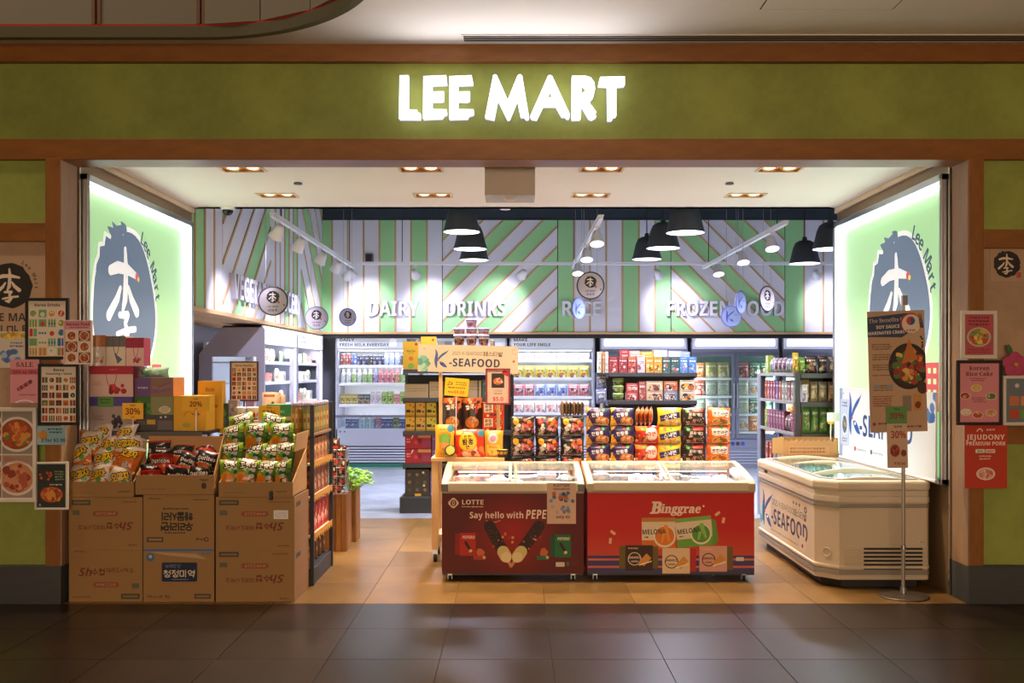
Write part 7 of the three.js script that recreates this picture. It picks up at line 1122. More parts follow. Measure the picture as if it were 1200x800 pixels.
// ---------- open multideck refrigerators at the back wall ----------
const RD = 15.06;
function headerText(lines, logo) { return cell(420, 64, (g, w, h) => { fill(g, '#c9d0d8', 0, 0, w, h); if (lines[0]) { tx(g, lines[0], 14, 18, 21, '#2a2f38', { align: 'left', sx: 1.25 }); tx(g, lines[1], 14, 43, 21, '#2a2f38', { align: 'left', sx: 1.1 }); } if (logo) { disc(g, w * 0.68, h * 0.42, 16, '#ffffff'); rrect(g, w * 0.64, h * 0.42, 34, 26, 8, '#ffffff'); } }); }
function multideck(label, x0, x1, lines, logo, shelves) {
  const z = -RD, w = x1 - x0, t = thing('open_refrigerator', label, 'refrigerator', [(x0 + x1) / 2, 0, z]), D = 0.78, H = 2.1;
  const grey = std(0xa9abb8, 0.4), wh = std(0xe9ecf0, 0.4);
  for (const s of [-1, 1]) M('side_panel', rbx(s * w / 2, s * (w / 2 - 0.035), 0.09, H, 0, -D, 0.006), grey, t);
  M('back_liner', bx(-w / 2 + 0.035, w / 2 - 0.035, 0.6, 1.93, -D + 0.12, -D + 0.15), wh, t);
  const hc = headerText(lines, logo);
  const hm = new THREE.MeshStandardMaterial({ map: hc.s.tex, emissiveMap: hc.s.tex, emissive: 0xffffff, emissiveIntensity: 0.3, roughness: 0.4 });
  M('light_header', pbox(w - 0.04, 0.2, 0.1, { f: hc, c: '#e6ebee' }, 1.905), hm, t).position.z = -0.05;
  M('top_panel', bx(-w / 2, w / 2, H, H + 0.02, 0, -D), grey, t);
  M('canopy', bx(-w / 2 + 0.035, w / 2 - 0.035, 1.88, 1.9, -0.02, -D + 0.12), wh, t);
  M('light_tube', bx(-w / 2 + 0.06, w / 2 - 0.06, 1.868, 1.88, -0.05, -0.08), glow(0xf0f4ff, 3), t);
  area(t, 0xf0f4ff, LIGHT.fridge * 5, w - 0.12, 0.06, [0, 1.86, -0.06], [(x0 + x1) / 2, 1.0, z - 0.42]);
  shelves.forEach((y, i) => { M('shelf', bx(-w / 2 + 0.036, w / 2 - 0.036, y - 0.02, y, -0.12 + 0.0, -D + 0.12), wh, t); M('price_rail', rbx(-w / 2 + 0.036, w / 2 - 0.036, y - 0.035, y + 0.012, -0.118, -0.106, 0.003), std(0xeef0f2, 0.35), t); area(t, 0xf0f4ff, LIGHT.fridge * 2.6, w - 0.12, 0.05, [0, y - 0.045, -0.13], [(x0 + x1) / 2, y - 0.5, z - 0.4]); });
  M('deck', bx(-w / 2 + 0.036, w / 2 - 0.036, 0.6, 0.62, -0.02, -D + 0.12), wh, t);
  M('deck_glass', bx(-w / 2 + 0.036, w / 2 - 0.036, 0.62, 0.8, -0.014, -0.008), glass(0xe8f0f4), t);
  M('bumper', rbx(-w / 2, w / 2, 0.8, 0.838, 0.016, -0.02, 0.006), std(0x6a6470, 0.5), t);
  M('front_panel', rbx(-w / 2, w / 2, 0.34, 0.62, 0, -0.03, 0.008), grey, t);
  M('control_row', merge([0, 1].map((i) => cyl(0.012, 0.012, 0.006, 10).rotateX(Math.PI / 2).translate(-w / 2 + 0.08 + i * 0.07, 0.57, 0.001))), MAT.black, t);
  M('grille_back', bx(-w / 2, w / 2, 0.06, 0.34, -0.03, -0.06), std(0x4a4c56, 0.6), t);
  for (let i = 0; i < 6; i++) M('grille_slat', rbx(-w / 2, w / 2, 0.075 + i * 0.044, 0.075 + i * 0.044 + 0.026, 0.0, -0.02, 0.004), std(0xb4b7c4, 0.45), t);
  M('green_kick_board', bx(-w / 2, w / 2, 0, 0.06, -0.01, -0.05), std(0x1f6a54, 0.5), t);
  return t;
}
const X15 = (x) => PX(x, RD);
multideck('open dairy refrigerator with grey grille, next to the aisle-side cabinets', X15(393), X15(493), ['DAILY', 'FRESH MILK EVERYDAY'], true, [1.63, 1.345, 1.0]);
multideck('open refrigerator under the drinks letters, mostly hidden behind the black shelf', X15(494), X15(594), ['', ''], false, [1.63, 1.345, 1.0]);
multideck('open refrigerator with yellow and blue pouches under the drinks and rice letters', X15(597), X15(697), ['MAKE', 'YOUR LIFE SMILE'], false, [1.72, 1.43, 1.13, 0.86]);
good('canDark', 'can', 0.085, 0.17, 0, '#3a3f5a', ['#8a90b0', '#c4c8d8']); good('canBlue', 'can', 0.085, 0.2, 0, '#4a62a8', ['#c4d0ec', '#8aa0d4']); good('canBlack', 'can', 0.085, 0.17, 0, '#34353f', ['#7a8a6a', '#b0b4be']); good('canSilver', 'can', 0.085, 0.21, 0, '#aab4d0', ['#7a90c4', '#e6ecf8']); good('canMaroon', 'can', 0.085, 0.2, 0, '#8a4a48', ['#d0b0a8', '#e8e0dc']);
good('botGreen', 'bottle', 0.085, 0.23, 0, '#a8d48a', ['#e8f4d8', '#6aa84a'], '#e9efe4'); good('botPink', 'bottle', 0.085, 0.23, 0, '#e08a96', ['#f4d8dc', '#c44a5a'], '#d9485a'); good('botWhite', 'bottle', 0.085, 0.23, 0, '#dfe8ec', ['#a8c8b0', '#b4c8e0'], '#f4f4f4'); good('botAmber', 'bottle', 0.085, 0.23, 0, '#e0a878', ['#f4e0c8', '#b86a3a'], '#d9485a'); good('botLilac', 'bottle', 0.085, 0.23, 0, '#b4a8d8', ['#e8e4f4', '#7a6ab4'], '#6a74b4');
good('milkWhite', 'box', 0.085, 0.22, 0.08, '#eef0f4', ['#c4b4d8', '#d4dce8']); good('milkGreen', 'box', 0.085, 0.21, 0.08, '#9cc85a', ['#e4f0c8', '#5a8a34']); good('packBlue', 'box', 0.1, 0.15, 0.08, '#6a7ab8', ['#d8a45a', '#e4e8f4']); good('packOlive', 'box', 0.1, 0.17, 0.08, '#c4b45a', ['#8a7a34', '#ece4c0']); good('packPink', 'box', 0.1, 0.17, 0.08, '#e6949c', ['#f6dadc', '#c85a68']); good('packTeal', 'box', 0.1, 0.17, 0.08, '#4a6a72', ['#d4a05a', '#c8d8dc']);
function rowOf(x0, x1, y, z, keys, name, cat, where, group, n, rear = 0) { for (let i = 0; i < n; i++) { const k = keys[Math.floor(i * keys.length / n)]; stock(k, name(k), `${words(k)} ${where}, ${ORD[i % ORD.length]} from the aisle`, cat(k), [x0 + (x1 - x0) * (i + 0.5) / n, y, z], [0, rr(-0.06, 0.06), 0], group); } }
const WORDS = { canDark: 'dark blue drink can', canBlue: 'blue drink can', canBlack: 'black drink can', canSilver: 'silver-blue drink can', canMaroon: 'maroon drink can', botGreen: 'green drink bottle', botPink: 'pink drink bottle', botWhite: 'white drink bottle', botAmber: 'amber drink bottle', botLilac: 'lilac drink bottle', milkWhite: 'white milk carton', milkGreen: 'lime milk carton', packBlue: 'blue drink pack', packOlive: 'olive drink pack', packPink: 'pink drink pack', packTeal: 'teal drink pack' };
const words = (k) => WORDS[k] || k, nm = (k) => (k.startsWith('can') ? 'drink_can' : k.startsWith('bot') ? 'drink_bottle' : k.startsWith('milk') ? 'milk_carton' : 'drink_pack'), ct = (k) => (k.startsWith('can') ? 'can' : k.startsWith('bot') ? 'bottle' : 'carton');
{
  const a = X15(397), b = X15(474), z = -RD - 0.17, gp = 'drinks in the dairy refrigerator';
  rowOf(a, b, 1.631, z, ['canMaroon', 'canBlue', 'canDark', 'canBlack', 'canDark', 'canSilver', 'canSilver', 'canBlack'], nm, ct, 'in the dairy refrigerator, top shelf', gp, 12);
  rowOf(a, b, 1.346, z, ['botWhite', 'botGreen', 'botWhite', 'botGreen', 'botLilac', 'botPink', 'botPink', 'botAmber', 'botGreen'], nm, ct, 'in the dairy refrigerator, second shelf', gp, 12);
  rowOf(a, b, 1.001, z, ['packOlive', 'packOlive', 'packTeal', 'milkWhite', 'milkWhite', 'milkGreen', 'packPink', 'milkGreen'], nm, ct, 'in the dairy refrigerator, third shelf', gp, 11);
  rowOf(a + 0.1, b, 0.622, -RD - 0.1, ['packBlue', 'botWhite', 'botWhite', 'packPink', 'packBlue', 'packOlive', 'packBlue'], nm, ct, 'in the dairy refrigerator, bottom deck', gp, 10);
  good('pchWhite', 'box', 0.16, 0.11, 0.12, '#eceef2', ['#d98a90', '#c9d0dc']); good('pchYellow', 'bag', 0.17, 0.2, 0.06, '#e8d84a', ['#3f3a5a', '#e07a4a', '#f4f0e0']); good('pchBlue', 'bag', 0.17, 0.2, 0.06, '#7a94d8', ['#f2f2f6', '#3a4a9a', '#f4e8d8']); good('pchRed', 'bag', 0.17, 0.2, 0.06, '#d8707a', ['#f4e8e4', '#4a4a5a', '#e8c8a0']); good('pchPale', 'bag', 0.17, 0.2, 0.07, '#f0e6e4', ['#e08a88', '#f4c8bc']);
  const x0 = X15(601), x1 = X15(692), g2 = 'chilled pouches in the refrigerator under the rice letters', row = (keys, y, w, n, s) => { for (let i = 0; i < n; i++) { const k = keys[i % keys.length]; stock(k, 'chilled_pouch', `${w[keys.indexOf(k)]} behind the ramen stacks, ${s}, ${ORD[i]} from the seafood sign`, 'pouch', [x0 + (x1 - x0) * (i + 0.5) / n, y, -RD - 0.18], [-0.08, 0, 0], g2); } };
  row(['pchWhite'], 1.722, ['white red-lined carton'], 7, 'top shelf'); row(['pchYellow'], 1.432, ['yellow chilled pouch'], 7, 'second shelf'); for (let i = 0; i < 7; i++) { const k = i < 2 ? 'pchRed' : i < 5 ? 'pchBlue' : 'pchRed'; stock(k, 'chilled_pouch', `${k === 'pchRed' ? 'red' : 'blue'} chilled pouch behind the ramen stacks, third shelf, ${ORD[i]} from the seafood sign`, 'pouch', [x0 + (x1 - x0) * (i + 0.5) / 7, 1.132, -RD - 0.18], [-0.08, 0, 0], g2); } row(['pchPale'], 0.862, ['pale pink chilled pouch'], 7, 'fourth shelf');
}
// ---------- glass-door freezers ----------
function uprightFreezer(label, x0, x1, mark) {
  const z = -RD, w = x1 - x0, D = 0.78, H = 2.1, t = thing('glass_door_freezer', label, 'freezer', [(x0 + x1) / 2, 0, z]), grey = std(0x7d8190, 0.45), wh = std(0xe6eaee, 0.4);
  for (const s of [-1, 1]) M('side_panel', rbx(s * w / 2, s * (w / 2 - 0.04), 0.06, H, 0, -D, 0.006), grey, t);
  M('back_liner', bx(-w / 2 + 0.04, w / 2 - 0.04, 0.3, 1.86, -0.44, -0.46), std(0x4a7466, 0.5), t);
  const hc = cell(420, 64, (g, W, h) => { fill(g, '#8f93a8', 0, 0, W, h); rrect(g, W * 0.03, h * 0.2, W * 0.94, h * 0.6, 8, '#fbfbff'); g.strokeStyle = '#c9cad8'; g.lineWidth = 3; g.beginPath(); g.arc(W * 0.5, h * 0.35, 10, 3.3, 6.2); g.stroke(); marks(g, W * 0.46, h * 0.6, W * 0.1, 1, 7, mark || '#c9cad8', 1); });
  M('light_header', pbox(w - 0.05, 0.2, 0.1, { f: hc, c: '#f1f3fa' }, 1.9), new THREE.MeshStandardMaterial({ map: hc.s.tex, emissiveMap: hc.s.tex, emissive: 0xffffff, emissiveIntensity: 1.15, roughness: 0.4 }), t).position.z = -0.04;
  area(t, 0xf4f5ff, LIGHT.fridge * 1.3, w - 0.06, 0.2, [0, 2.0, 0.03], [(x0 + x1) / 2, 2.0, z + 4]);
  M('top_panel', bx(-w / 2, w / 2, H, H + 0.02, 0, -D), grey, t); M('head_rail', rbx(-w / 2, w / 2, 1.84, 1.9, 0.01, -0.06, 0.005), grey, t);
  M('base', rbx(-w / 2, w / 2, 0.0, 0.3, 0, -D, 0.006), grey, t);
  for (let i = 0; i < 5; i++) M('grille_slat', rbx(-w / 2 + 0.03, w / 2 - 0.03, 0.05 + i * 0.046, 0.07 + i * 0.046, -0.002, 0.012, 0.003), std(0x9ea2b0, 0.45), t);
  M('control_panel', rbx(-w / 2 + 0.02, w / 2 - 0.02, 0.3, 0.46, 0.006, -0.05, 0.005), grey, t);
  for (let i = 0; i < 4; i++) M('round_badge', cyl(0.032, 0.032, 0.006, 18).rotateX(Math.PI / 2).translate(-0.12 + i * 0.08, 0.38, 0.007), std([0x3a4aa8, 0x2a3f8a, 0x3a3038, 0x3a4aa8][i], 0.5), t);
  for (const s of [-1, 1]) {
    const d = M('door', merge([rbx(s * 0.005, s * 0.055, 0.46, 1.84, 0.03, -0.01, 0.004), rbx(s * (w / 2 - 0.055), s * (w / 2 - 0.005), 0.46, 1.84, 0.03, -0.01, 0.004), rbx(s * 0.055, s * (w / 2 - 0.055), 0.46, 0.52, 0.03, -0.01, 0.004), rbx(s * 0.055, s * (w / 2 - 0.055), 1.78, 1.84, 0.03, -0.01, 0.004)]), std(0x6d7180, 0.4), t);
    M('door_pane', bx(s * 0.055, s * (w / 2 - 0.055), 0.52, 1.78, 0.006, 0.012), glass(0xeef4f2), d); M('handle', rbx(s * 0.02, s * 0.036, 0.95, 1.35, 0.03, 0.06, 0.006), MAT.steel, d);
    const sx = s * (w / 4);
    M('light_tube', bx(s * (w / 2 - 0.07), s * (w / 2 - 0.056), 0.55, 1.76, -0.05, -0.064), glow(0xf4f6ff, 2.2), t);
    area(t, 0xf2f5ff, LIGHT.fridge * 10, 0.05, 1.2, [s * (w / 2 - 0.075), 1.15, -0.06], [(x0 + x1) / 2 + s * 0.1, 1.15, z - 0.5]);
    for (const y of [0.56, 0.85, 1.14, 1.43]) { M('wire_shelf', rbx(s * 0.02, s * (w / 2 - 0.06), y - 0.012, y, -0.1, -0.44, 0.003), wh, t); M('price_rail', rbx(s * 0.02, s * (w / 2 - 0.06), y - 0.03, y + 0.005, -0.092, -0.1, 0.002), std(0xf0f2f2, 0.4), t); }
  }
  return t;
}
uprightFreezer('glass-door freezer behind the black shelf of biscuit boxes', X15(703), X15(806)); uprightFreezer('glass-door freezer with green-white packs between the two shelf units', X15(810), X15(913)); uprightFreezer('glass-door freezer at the end, mostly hidden behind the tall shelving', X15(917), X15(1020), '#c98a9a');
{
  good('fzOrange', 'bag', 0.2, 0.25, 0.08, '#c8741f', ['#f0d9a0', '#c4561f', '#f4ecdc']); good('fzYellow', 'bag', 0.2, 0.25, 0.08, '#b8ac42', ['#8aa03a', '#f0ecc8', '#c4983a']); good('fzCoral', 'bag', 0.2, 0.25, 0.08, '#c44a28', ['#f4c8b4', '#f0e4dc']); good('fzGreen', 'bag', 0.2, 0.25, 0.08, '#1f6f42', ['#e4efe4', '#d98a4a', '#c4e0c8']); good('fzPale', 'bag', 0.2, 0.25, 0.08, '#a8b89c', ['#8ab08a', '#c9a878', '#4f8a64']); good('fzRed', 'bag', 0.2, 0.25, 0.08, '#a02220', ['#e8f0e8', '#e08a5a', '#2f7a4a']); good('fzWhite', 'bag', 0.2, 0.25, 0.08, '#d0d0cc', ['#6a9a5a', '#e0a05a', '#c4483a']);
  const KN = { fzOrange: 'orange', fzYellow: 'yellow', fzCoral: 'coral', fzGreen: 'green', fzPale: 'pale green', fzRed: 'red', fzWhite: 'white' };
  const rows = [[[816, 858], [['fzOrange', 'fzYellow'], ['fzCoral', 'fzPale'], ['fzPale', 'fzWhite'], ['fzOrange', 'fzWhite']], 'door beside the ramen stacks'], [[868, 908], [['fzRed', 'fzGreen'], ['fzPale', 'fzWhite'], ['fzPale', 'fzGreen'], ['fzWhite', 'fzOrange']], 'door beside the tall shelving'], [[922, 965], [['fzGreen', 'fzPale'], ['fzWhite', 'fzPale'], ['fzOrange', 'fzGreen'], ['fzPale', 'fzRed']], 'hidden end freezer']];
  const ys = [1.431, 1.141, 0.851, 0.561];
  for (const [[a, b], keys, nmz] of rows) keys.forEach((kk, r) => { for (let i = 0; i < 3; i++) { const k = kk[i < 2 ? 0 : 1] === kk[0] && i === 1 && r % 2 ? kk[1] : kk[i ? 1 : 0]; stock(k, 'frozen_bag', `${KN[k]} frozen bag behind the ${nmz}, ${['top', 'second', 'third', 'bottom'][r]} shelf, ${['hinge end', 'middle', 'far end'][i]}`, 'bag', [X15(a) + (X15(b) - X15(a)) * (i + 0.5) / 3, ys[r] + 0.006, -RD - 0.2], [-0.1, rr(-0.1, 0.1), 0], 'frozen bags in the glass-door freezers'); } });
}
// ---------- refrigerators along the vegetable side ----------
for (let u = 0; u < 2; u++) {
  const d0 = 11.45 + u * 1.76, L = 1.74, t = thing('wall_refrigerator', ['lit refrigerator along the vegetable wall with a window in its end panel', 'lit refrigerator along the vegetable wall, in the corner by the dairy cabinet'][u], 'refrigerator', [-3.06, 0, -d0], Math.PI / 2), D = 0.8, H = 2.1, gr = std(0x9d9ba8, 0.45), wh = std(0xe9ebf0, 0.4);
  // own axes: +x runs into the shop's depth, +z faces the aisle
  const ends = [0, L];
  ends.forEach((x, i) => { const s = new THREE.Shape(); const p = [[0, 0], [D, 0], [D, 1.75], [D - 0.3, H], [0.03, H], [0, H - 0.05]]; p.forEach(([a, b], j) => (j ? s.lineTo(a, b) : s.moveTo(a, b))); s.closePath(); if (!(u === 1 && i === 0)) { const h = new THREE.Path(); [[0.1, 0.75], [D - 0.16, 0.75], [D - 0.16, 1.72], [0.1, 1.72]].reverse().forEach(([a, b], j) => (j ? h.lineTo(a, b) : h.moveTo(a, b))); h.closePath(); s.holes.push(h); }
    const m = M('end_panel', ext(s, 0.04).rotateY(Math.PI / 2), gr, t); m.position.x = i ? L - 0.04 : 0; if (!(u === 1 && i === 0)) M('end_window', bx(0.016, 0.022, 0.74, 1.73, -0.09, -D + 0.15), glass(0xf0f4f8), m); });
  M('back_liner', bx(0.04, L - 0.04, 0.5, 1.9, -D + 0.04, -D + 0.08), wh, t);
  const hc = cell(300, 50, (g, w, h) => { fill(g, '#e4e8ea', 0, 0, w, h); marks(g, w * 0.05, h * 0.25, w * 0.25, 2, 9, '#9aa0a4', 1); for (let i = 0; i < 5; i++) blob(g, w * rr(0.4, 0.95), h * rr(0.3, 0.8), 12, ['#d4dcd0', '#dcd4cc', '#f0f2f0'][i % 3]); });
  M('light_header', pbox(L - 0.02, 0.22, 0.06, { f: hc, c: '#e4e8ea' }, 1.88), new THREE.MeshStandardMaterial({ map: hc.s.tex, emissiveMap: hc.s.tex, emissive: 0xffffff, emissiveIntensity: 0.6, roughness: 0.4 }), t).position.set(L / 2, 0, -0.03);
  M('top_panel', bx(0, L, 2.08, H, -0.04, -D + 0.3), gr, t);
  for (const x of [0.055, L - 0.055]) M('light_tube', bx(x - 0.012, x + 0.012, 0.65, 1.86, -0.012, -0.03), glow(0xf2f4ff, 2.6), t);
  area(t, 0xf0f4ff, LIGHT.fridge * 7, L - 0.15, 0.06, [L / 2, 1.86, -0.08], [-3.5, 1.0, -d0 - L / 2]);
  for (const y of [0.8, 1.1, 1.4, 1.66]) { M('shelf', bx(0.045, L - 0.045, y - 0.018, y, -0.1, -D + 0.08), wh, t); M('price_rail', rbx(0.045, L - 0.045, y - 0.032, y + 0.01, -0.088, -0.1, 0.003), std(0xeef0f2, 0.4), t); area(t, 0xf0f4ff, LIGHT.fridge * 3.5, L - 0.15, 0.05, [L / 2, y - 0.04, -0.12], [-3.5, y - 0.6, -d0 - L / 2]); }
  M('deck', bx(0.04, L - 0.04, 0.48, 0.5, 0, -D + 0.08), wh, t); M('front_panel', rbx(0, L, 0.0, 0.62, 0, -0.04, 0.006), gr, t);
}
{
  good('vgWhite', 'box', 0.16, 0.14, 0.1, '#e6e6e4', ['#c4c8b0', '#d8b4a8']); good('vgCream', 'bag', 0.16, 0.18, 0.07, '#e4dccc', ['#c4a878', '#a8b884']); good('vgRed', 'box', 0.16, 0.12, 0.1, '#d98a80', ['#c4483f', '#f0d8d0']); good('vgGreen', 'bag', 0.16, 0.16, 0.07, '#b8cca0', ['#7a9a5a', '#e8eee0']);
  const ks = ['vgWhite', 'vgCream', 'vgRed', 'vgGreen'], kn = ['white tray pack', 'cream bag', 'red tray pack', 'green bag'];
  [1.661, 1.401, 1.101, 0.801].forEach((y, r) => { for (let i = 0; i < 14; i++) { const k = (i * 3 + r + (i >> 2)) % 4; if (i === 7 || (i + r) % 6 === 5) continue; stock(ks[k], 'chilled_pack', `${kn[k]} along the vegetable wall, ${['top', 'second', 'third', 'lowest'][r]} shelf, ${ORD[i]} from the window`, 'pack', [-3.26, y, -11.6 - i * 0.243], [0, Math.PI / 2, 0], 'chilled packs along the vegetable wall'); } });
}
// wall poster strip beside the light box
poster('wall_poster', 'narrow pink and blue poster strip on the wall between light box and cabinets', 217, 366, 226, 458, 8.78, null, (g, w, h) => { fill(g, '#c9bcd0', 0, 0, w, h); for (let i = 0; i < 3; i++) { fill(g, ['#d8a8c4', '#8fb4dc', '#a8a8c8'][i], 2, h * (0.02 + i * 0.34), w - 4, h * 0.3); for (let j = 0; j < 6; j++) blob(g, w * rr(0.1, 0.9), h * (0.04 + i * 0.34 + rnd() * 0.26), 7, ['#b86a9a', '#5a84c4', '#e4dce8'][(i + j) % 3]); } });
// ---------- black shelf in the middle ----------
function gondola(name, label, x0, x1, d, top, levels, depth = 0.42, base = 0.17) {
  const t = thing(name, label, 'shelf unit', [0, 0, 0]), z = -d;
  M('base', rbx(x0 - 0.03, x1 + 0.03, 0, base, z + 0.04, z - depth, 0.005), MAT.blackMetal, t);
  M('back_panel', bx(x0, x1, base, top, z - depth + 0.03, z - depth), std(0x2a2c2f, 0.6), t);
  for (const x of [x0, x1]) M('upright', rbx(x - 0.018, x + 0.018, base, top, z - depth + 0.05, z - depth - 0.01, 0.004), MAT.blackMetal, t);
  for (const y of levels) { M('shelf', rbx(x0, x1, y - 0.022, y, z, z - depth, 0.003), MAT.blackMetal, t); M('price_rail', rbx(x0, x1, y - 0.04, y + 0.004, z + 0.01, z, 0.003), std(0x34363a, 0.4), t); }
  for (const x of [x0 + 0.006, x1 - 0.006]) for (const y of levels) M('shelf_bracket', bx(x - 0.005, x + 0.005, y - 0.06, y, z - 0.03, z - depth), MAT.blackMetal, t);
  return t;
}
{
  const d = 10.2, X = (x) => PX(x, d), s = d / F;
  gondola('black_shelf_unit', 'black shelf unit stocked with golden and red boxes behind the seafood sign', X(472), X(600), d, 1.5, [PY(582, d), PY(543.5, d), PY(505.5, d), PY(466.5, d), PY(433, d)]);
  const bxp = (label, x0, x1, yb, yt, depth, draw, color, dy = 0, name = 'grocery_box', z = 0) => { const w = (x1 - x0) * s, h = (yb - yt) * s, c = cell(w * 420, h * 420, draw), g = pbox(w, h, depth, { f: c, c: color }); return one(name, label, 'box', g, matOf(g), [X((x0 + x1) / 2), PY(yb, d) + 0.001 + dy, -d - depth / 2 - 0.012 - z]); };
  const maxim = (g, w, h) => { fill(g, '#d0a01f', 0, 0, w, h); tx(g, 'Maxim', w / 2, h * 0.34, h * 0.09, '#5a3f14', { font: 'serif' }); disc(g, w * 0.82, h * 0.1, w * 0.09, '#a8301c'); disc(g, w / 2, h * 0.62, w * 0.14, '#c4622a'); disc(g, w / 2, h * 0.88, w * 0.2, '#7a9a3a', h * 0.1); marks(g, w * 0.3, h * 0.42, w * 0.4, 1, h * 0.02, '#7a5a1c', 1); };
  bxp('tall golden coffee box on top of the black shelf at the aisle end', 472, 491, 432.5, 400, 0.12, maxim, '#b8871a', 0, 'coffee_box'); bxp('golden coffee box peeking above the seafood sign', 492, 509.5, 432.5, 394, 0.12, maxim, '#b8871a', 0, 'coffee_box', 0.1);
  const dk = (a, b) => (g, w, h) => { fill(g, a, 0, 0, w, h); for (let i = 0; i < 5; i++) blob(g, w * rr(0.2, 0.8), h * rr(0.1, 0.9), w * 0.14, b); };
  [[511, 518, '#6a6a62'], [519, 528, '#4a4a4e'], [474, 478, '#3a3f44'], [479, 485, '#4a4a52']].forEach(([a, b, c], i) => bxp(`small dark jar box behind the seafood sign, ${ORD[i]} from the coffee boxes`, a, b, 432.5, i > 1 ? 396 : 399, 0.1, dk(c, '#9a9a94'), c, 0, 'grocery_box', 0.2));
  // clear tubs behind the sign
  good('tubPink', 'tub', 0.132, 0.1, 0, '#c49aa0', ['#a85a50', '#d8b8b4'], '#b8a0c0', 'film'); good('tubBrown', 'tub', 0.132, 0.13, 0, '#b07a62', ['#8a4a34', '#d0a890'], '#c4b0b4', 'film');
  const Y0 = PY(433, d) + 0.001; [[537, 4], [551.5, 5], [566, 4]].forEach(([x, n], c) => { for (let i = 0; i < n; i++) stock(i === n - 1 || i === n - 2 && c === 1 ? 'tubPink' : 'tubBrown', 'clear_tub', `clear ${i === n - 1 ? 'pink-lidded' : 'brown'} tub above the seafood sign, ${['coffee box pile', 'tallest pile', 'refrigerator side pile'][c]}, ${ORD[i]} from below`, 'tub', [X(x), Y0 + [0, 0.131, 0.262, 0.363, 0.464][i] - (c === 1 ? 0.05 : 0.05) * 0 - 0, -d - 0.2], [0, c, 0], 'clear tubs on the black shelf'); });
  good('tinBrown', 'can', 0.05, 0.08, 0, '#a8845a', ['#c4a47a', '#7a5a3a']); for (let i = 0; i < 4; i++) stock('tinBrown', 'small_tin', `small brown tin behind the seafood sign, ${ORD[i]} from below`, 'tin', [X(577), Y0 + i * 0.081, -d - 0.12], [0, 0, 0], 'small tins on the black shelf');
  const brown = (g, w, h) => { fill(g, '#a8906a', 0, 0, w, h); marks(g, w * 0.1, h * 0.3, w * 0.8, 2, h * 0.1, '#8a744f', 1); };
  bxp('flat brown box on the upper shelf of the black unit, aisle end', 474, 502, 466, 450, 0.25, brown, '#957e5a'); bxp('taller brown box on the upper shelf next to the flat one', 503, 519, 466, 447, 0.25, brown, '#957e5a'); bxp('brown box with dark stripe behind the yellow price card', 549, 564, 466, 446, 0.25, (g, w, h) => { brown(g, w, h); fill(g, '#4a3f34', w * 0.7, 0, w * 0.1, h); }, '#957e5a'); bxp('dark green box on the upper shelf beside the red framed poster', 565, 572, 466, 445, 0.25, dk('#3f5a4a', '#7a8a6a'), '#3f5a4a');
  [[475, 486], [487.2, 498.3], [499.5, 511]].forEach(([a, b], c) => { for (let r = 0; r < 2; r++) bxp(`golden tea box on the black shelf unit, ${r ? 'upper' : 'lower'} layer, ${ORD[c]} from the aisle`, a, b, 505 - r * 17, 488.6 - r * 17, 0.2, (g, w, h) => { fill(g, ['#cf9a22', '#c99a3a', '#bfa832'][c], 0, 0, w, h); fill(g, '#3a2a18', w * 0.08, h * 0.52, w * 0.45, h * 0.2); fill(g, '#4a3a1c', w * 0.66, h * 0.6, w * 0.22, h * 0.12); disc(g, w * 0.5, h * 0.2, w * 0.1, '#8a4a22'); disc(g, w * 0.85, h * 0.32, w * 0.08, '#6a3a1c'); fill(g, '#a87c1c', 0, h * 0.86, w, h * 0.14); }, '#a87c1c', 0, 'tea_box'); });
  for (let r = 0; r < 2; r++) bxp(`crimson gift box with fruit picture on the black unit, ${r ? 'upper' : 'lower'} of two`, 474.5, 505, 543 - r * 17.2, 526.4 - r * 17.2, 0.22, (g, w, h) => { fill(g, '#a01f2c', 0, 0, w, h); fill(g, '#c98a5a', w * 0.5, 0, w * 0.5, h * 0.22); disc(g, w * 0.55, h * 0.45, w * 0.11, '#7a1420'); disc(g, w * 0.42, h * 0.55, w * 0.08, '#c43a3f'); brushStroke(g, [[w * 0.3, h * 0.08, 6], [w * 0.24, h * 0.3, 3]], '#e0d0c8'); marks(g, w * 0.06, h * 0.3, w * 0.14, 2, h * 0.1, '#d9a8a4', 1); fill(g, '#8a3a5a', w * 0.68, h * 0.45, w * 0.3, h * 0.4); }, '#7f1822', 0, 'gift_box');
  bxp('narrow purple box next to the crimson gift boxes', 506, 513, 543, 509, 0.22, dk('#6a4a86', '#9a7ab4'), '#5a3f72');
  bxp('large dark gift box on the lowest shelf of the black unit', 474.5, 503, 581.5, 550, 0.25, (g, w, h) => { fill(g, '#3a342c', 0, 0, w, h); fill(g, '#2a251f', w * 0.33, 0, 3, h); for (let i = 0; i < 3; i++) for (let j = 0; j < 3; j++) blob(g, w * (0.18 + i * 0.32), h * (0.2 + j * 0.28), w * 0.07, ['#6a5a42', '#8a6a4a', '#4a4034'][(i + j) % 3]); disc(g, w * 0.75, h * 0.12, w * 0.05, '#d9ccb8'); disc(g, w * 0.78, h * 0.6, w * 0.05, '#d9ccb8'); fill(g, '#d8a52a', w * 0.4, h * 0.9, w * 0.26, h * 0.1); }, '#2f2a24', 0, 'gift_box');
  bxp('narrow indigo box beside the large dark gift box', 503.8, 513, 581.5, 552, 0.25, dk('#4a4a86', '#8a8ac4'), '#3f3f72');
}
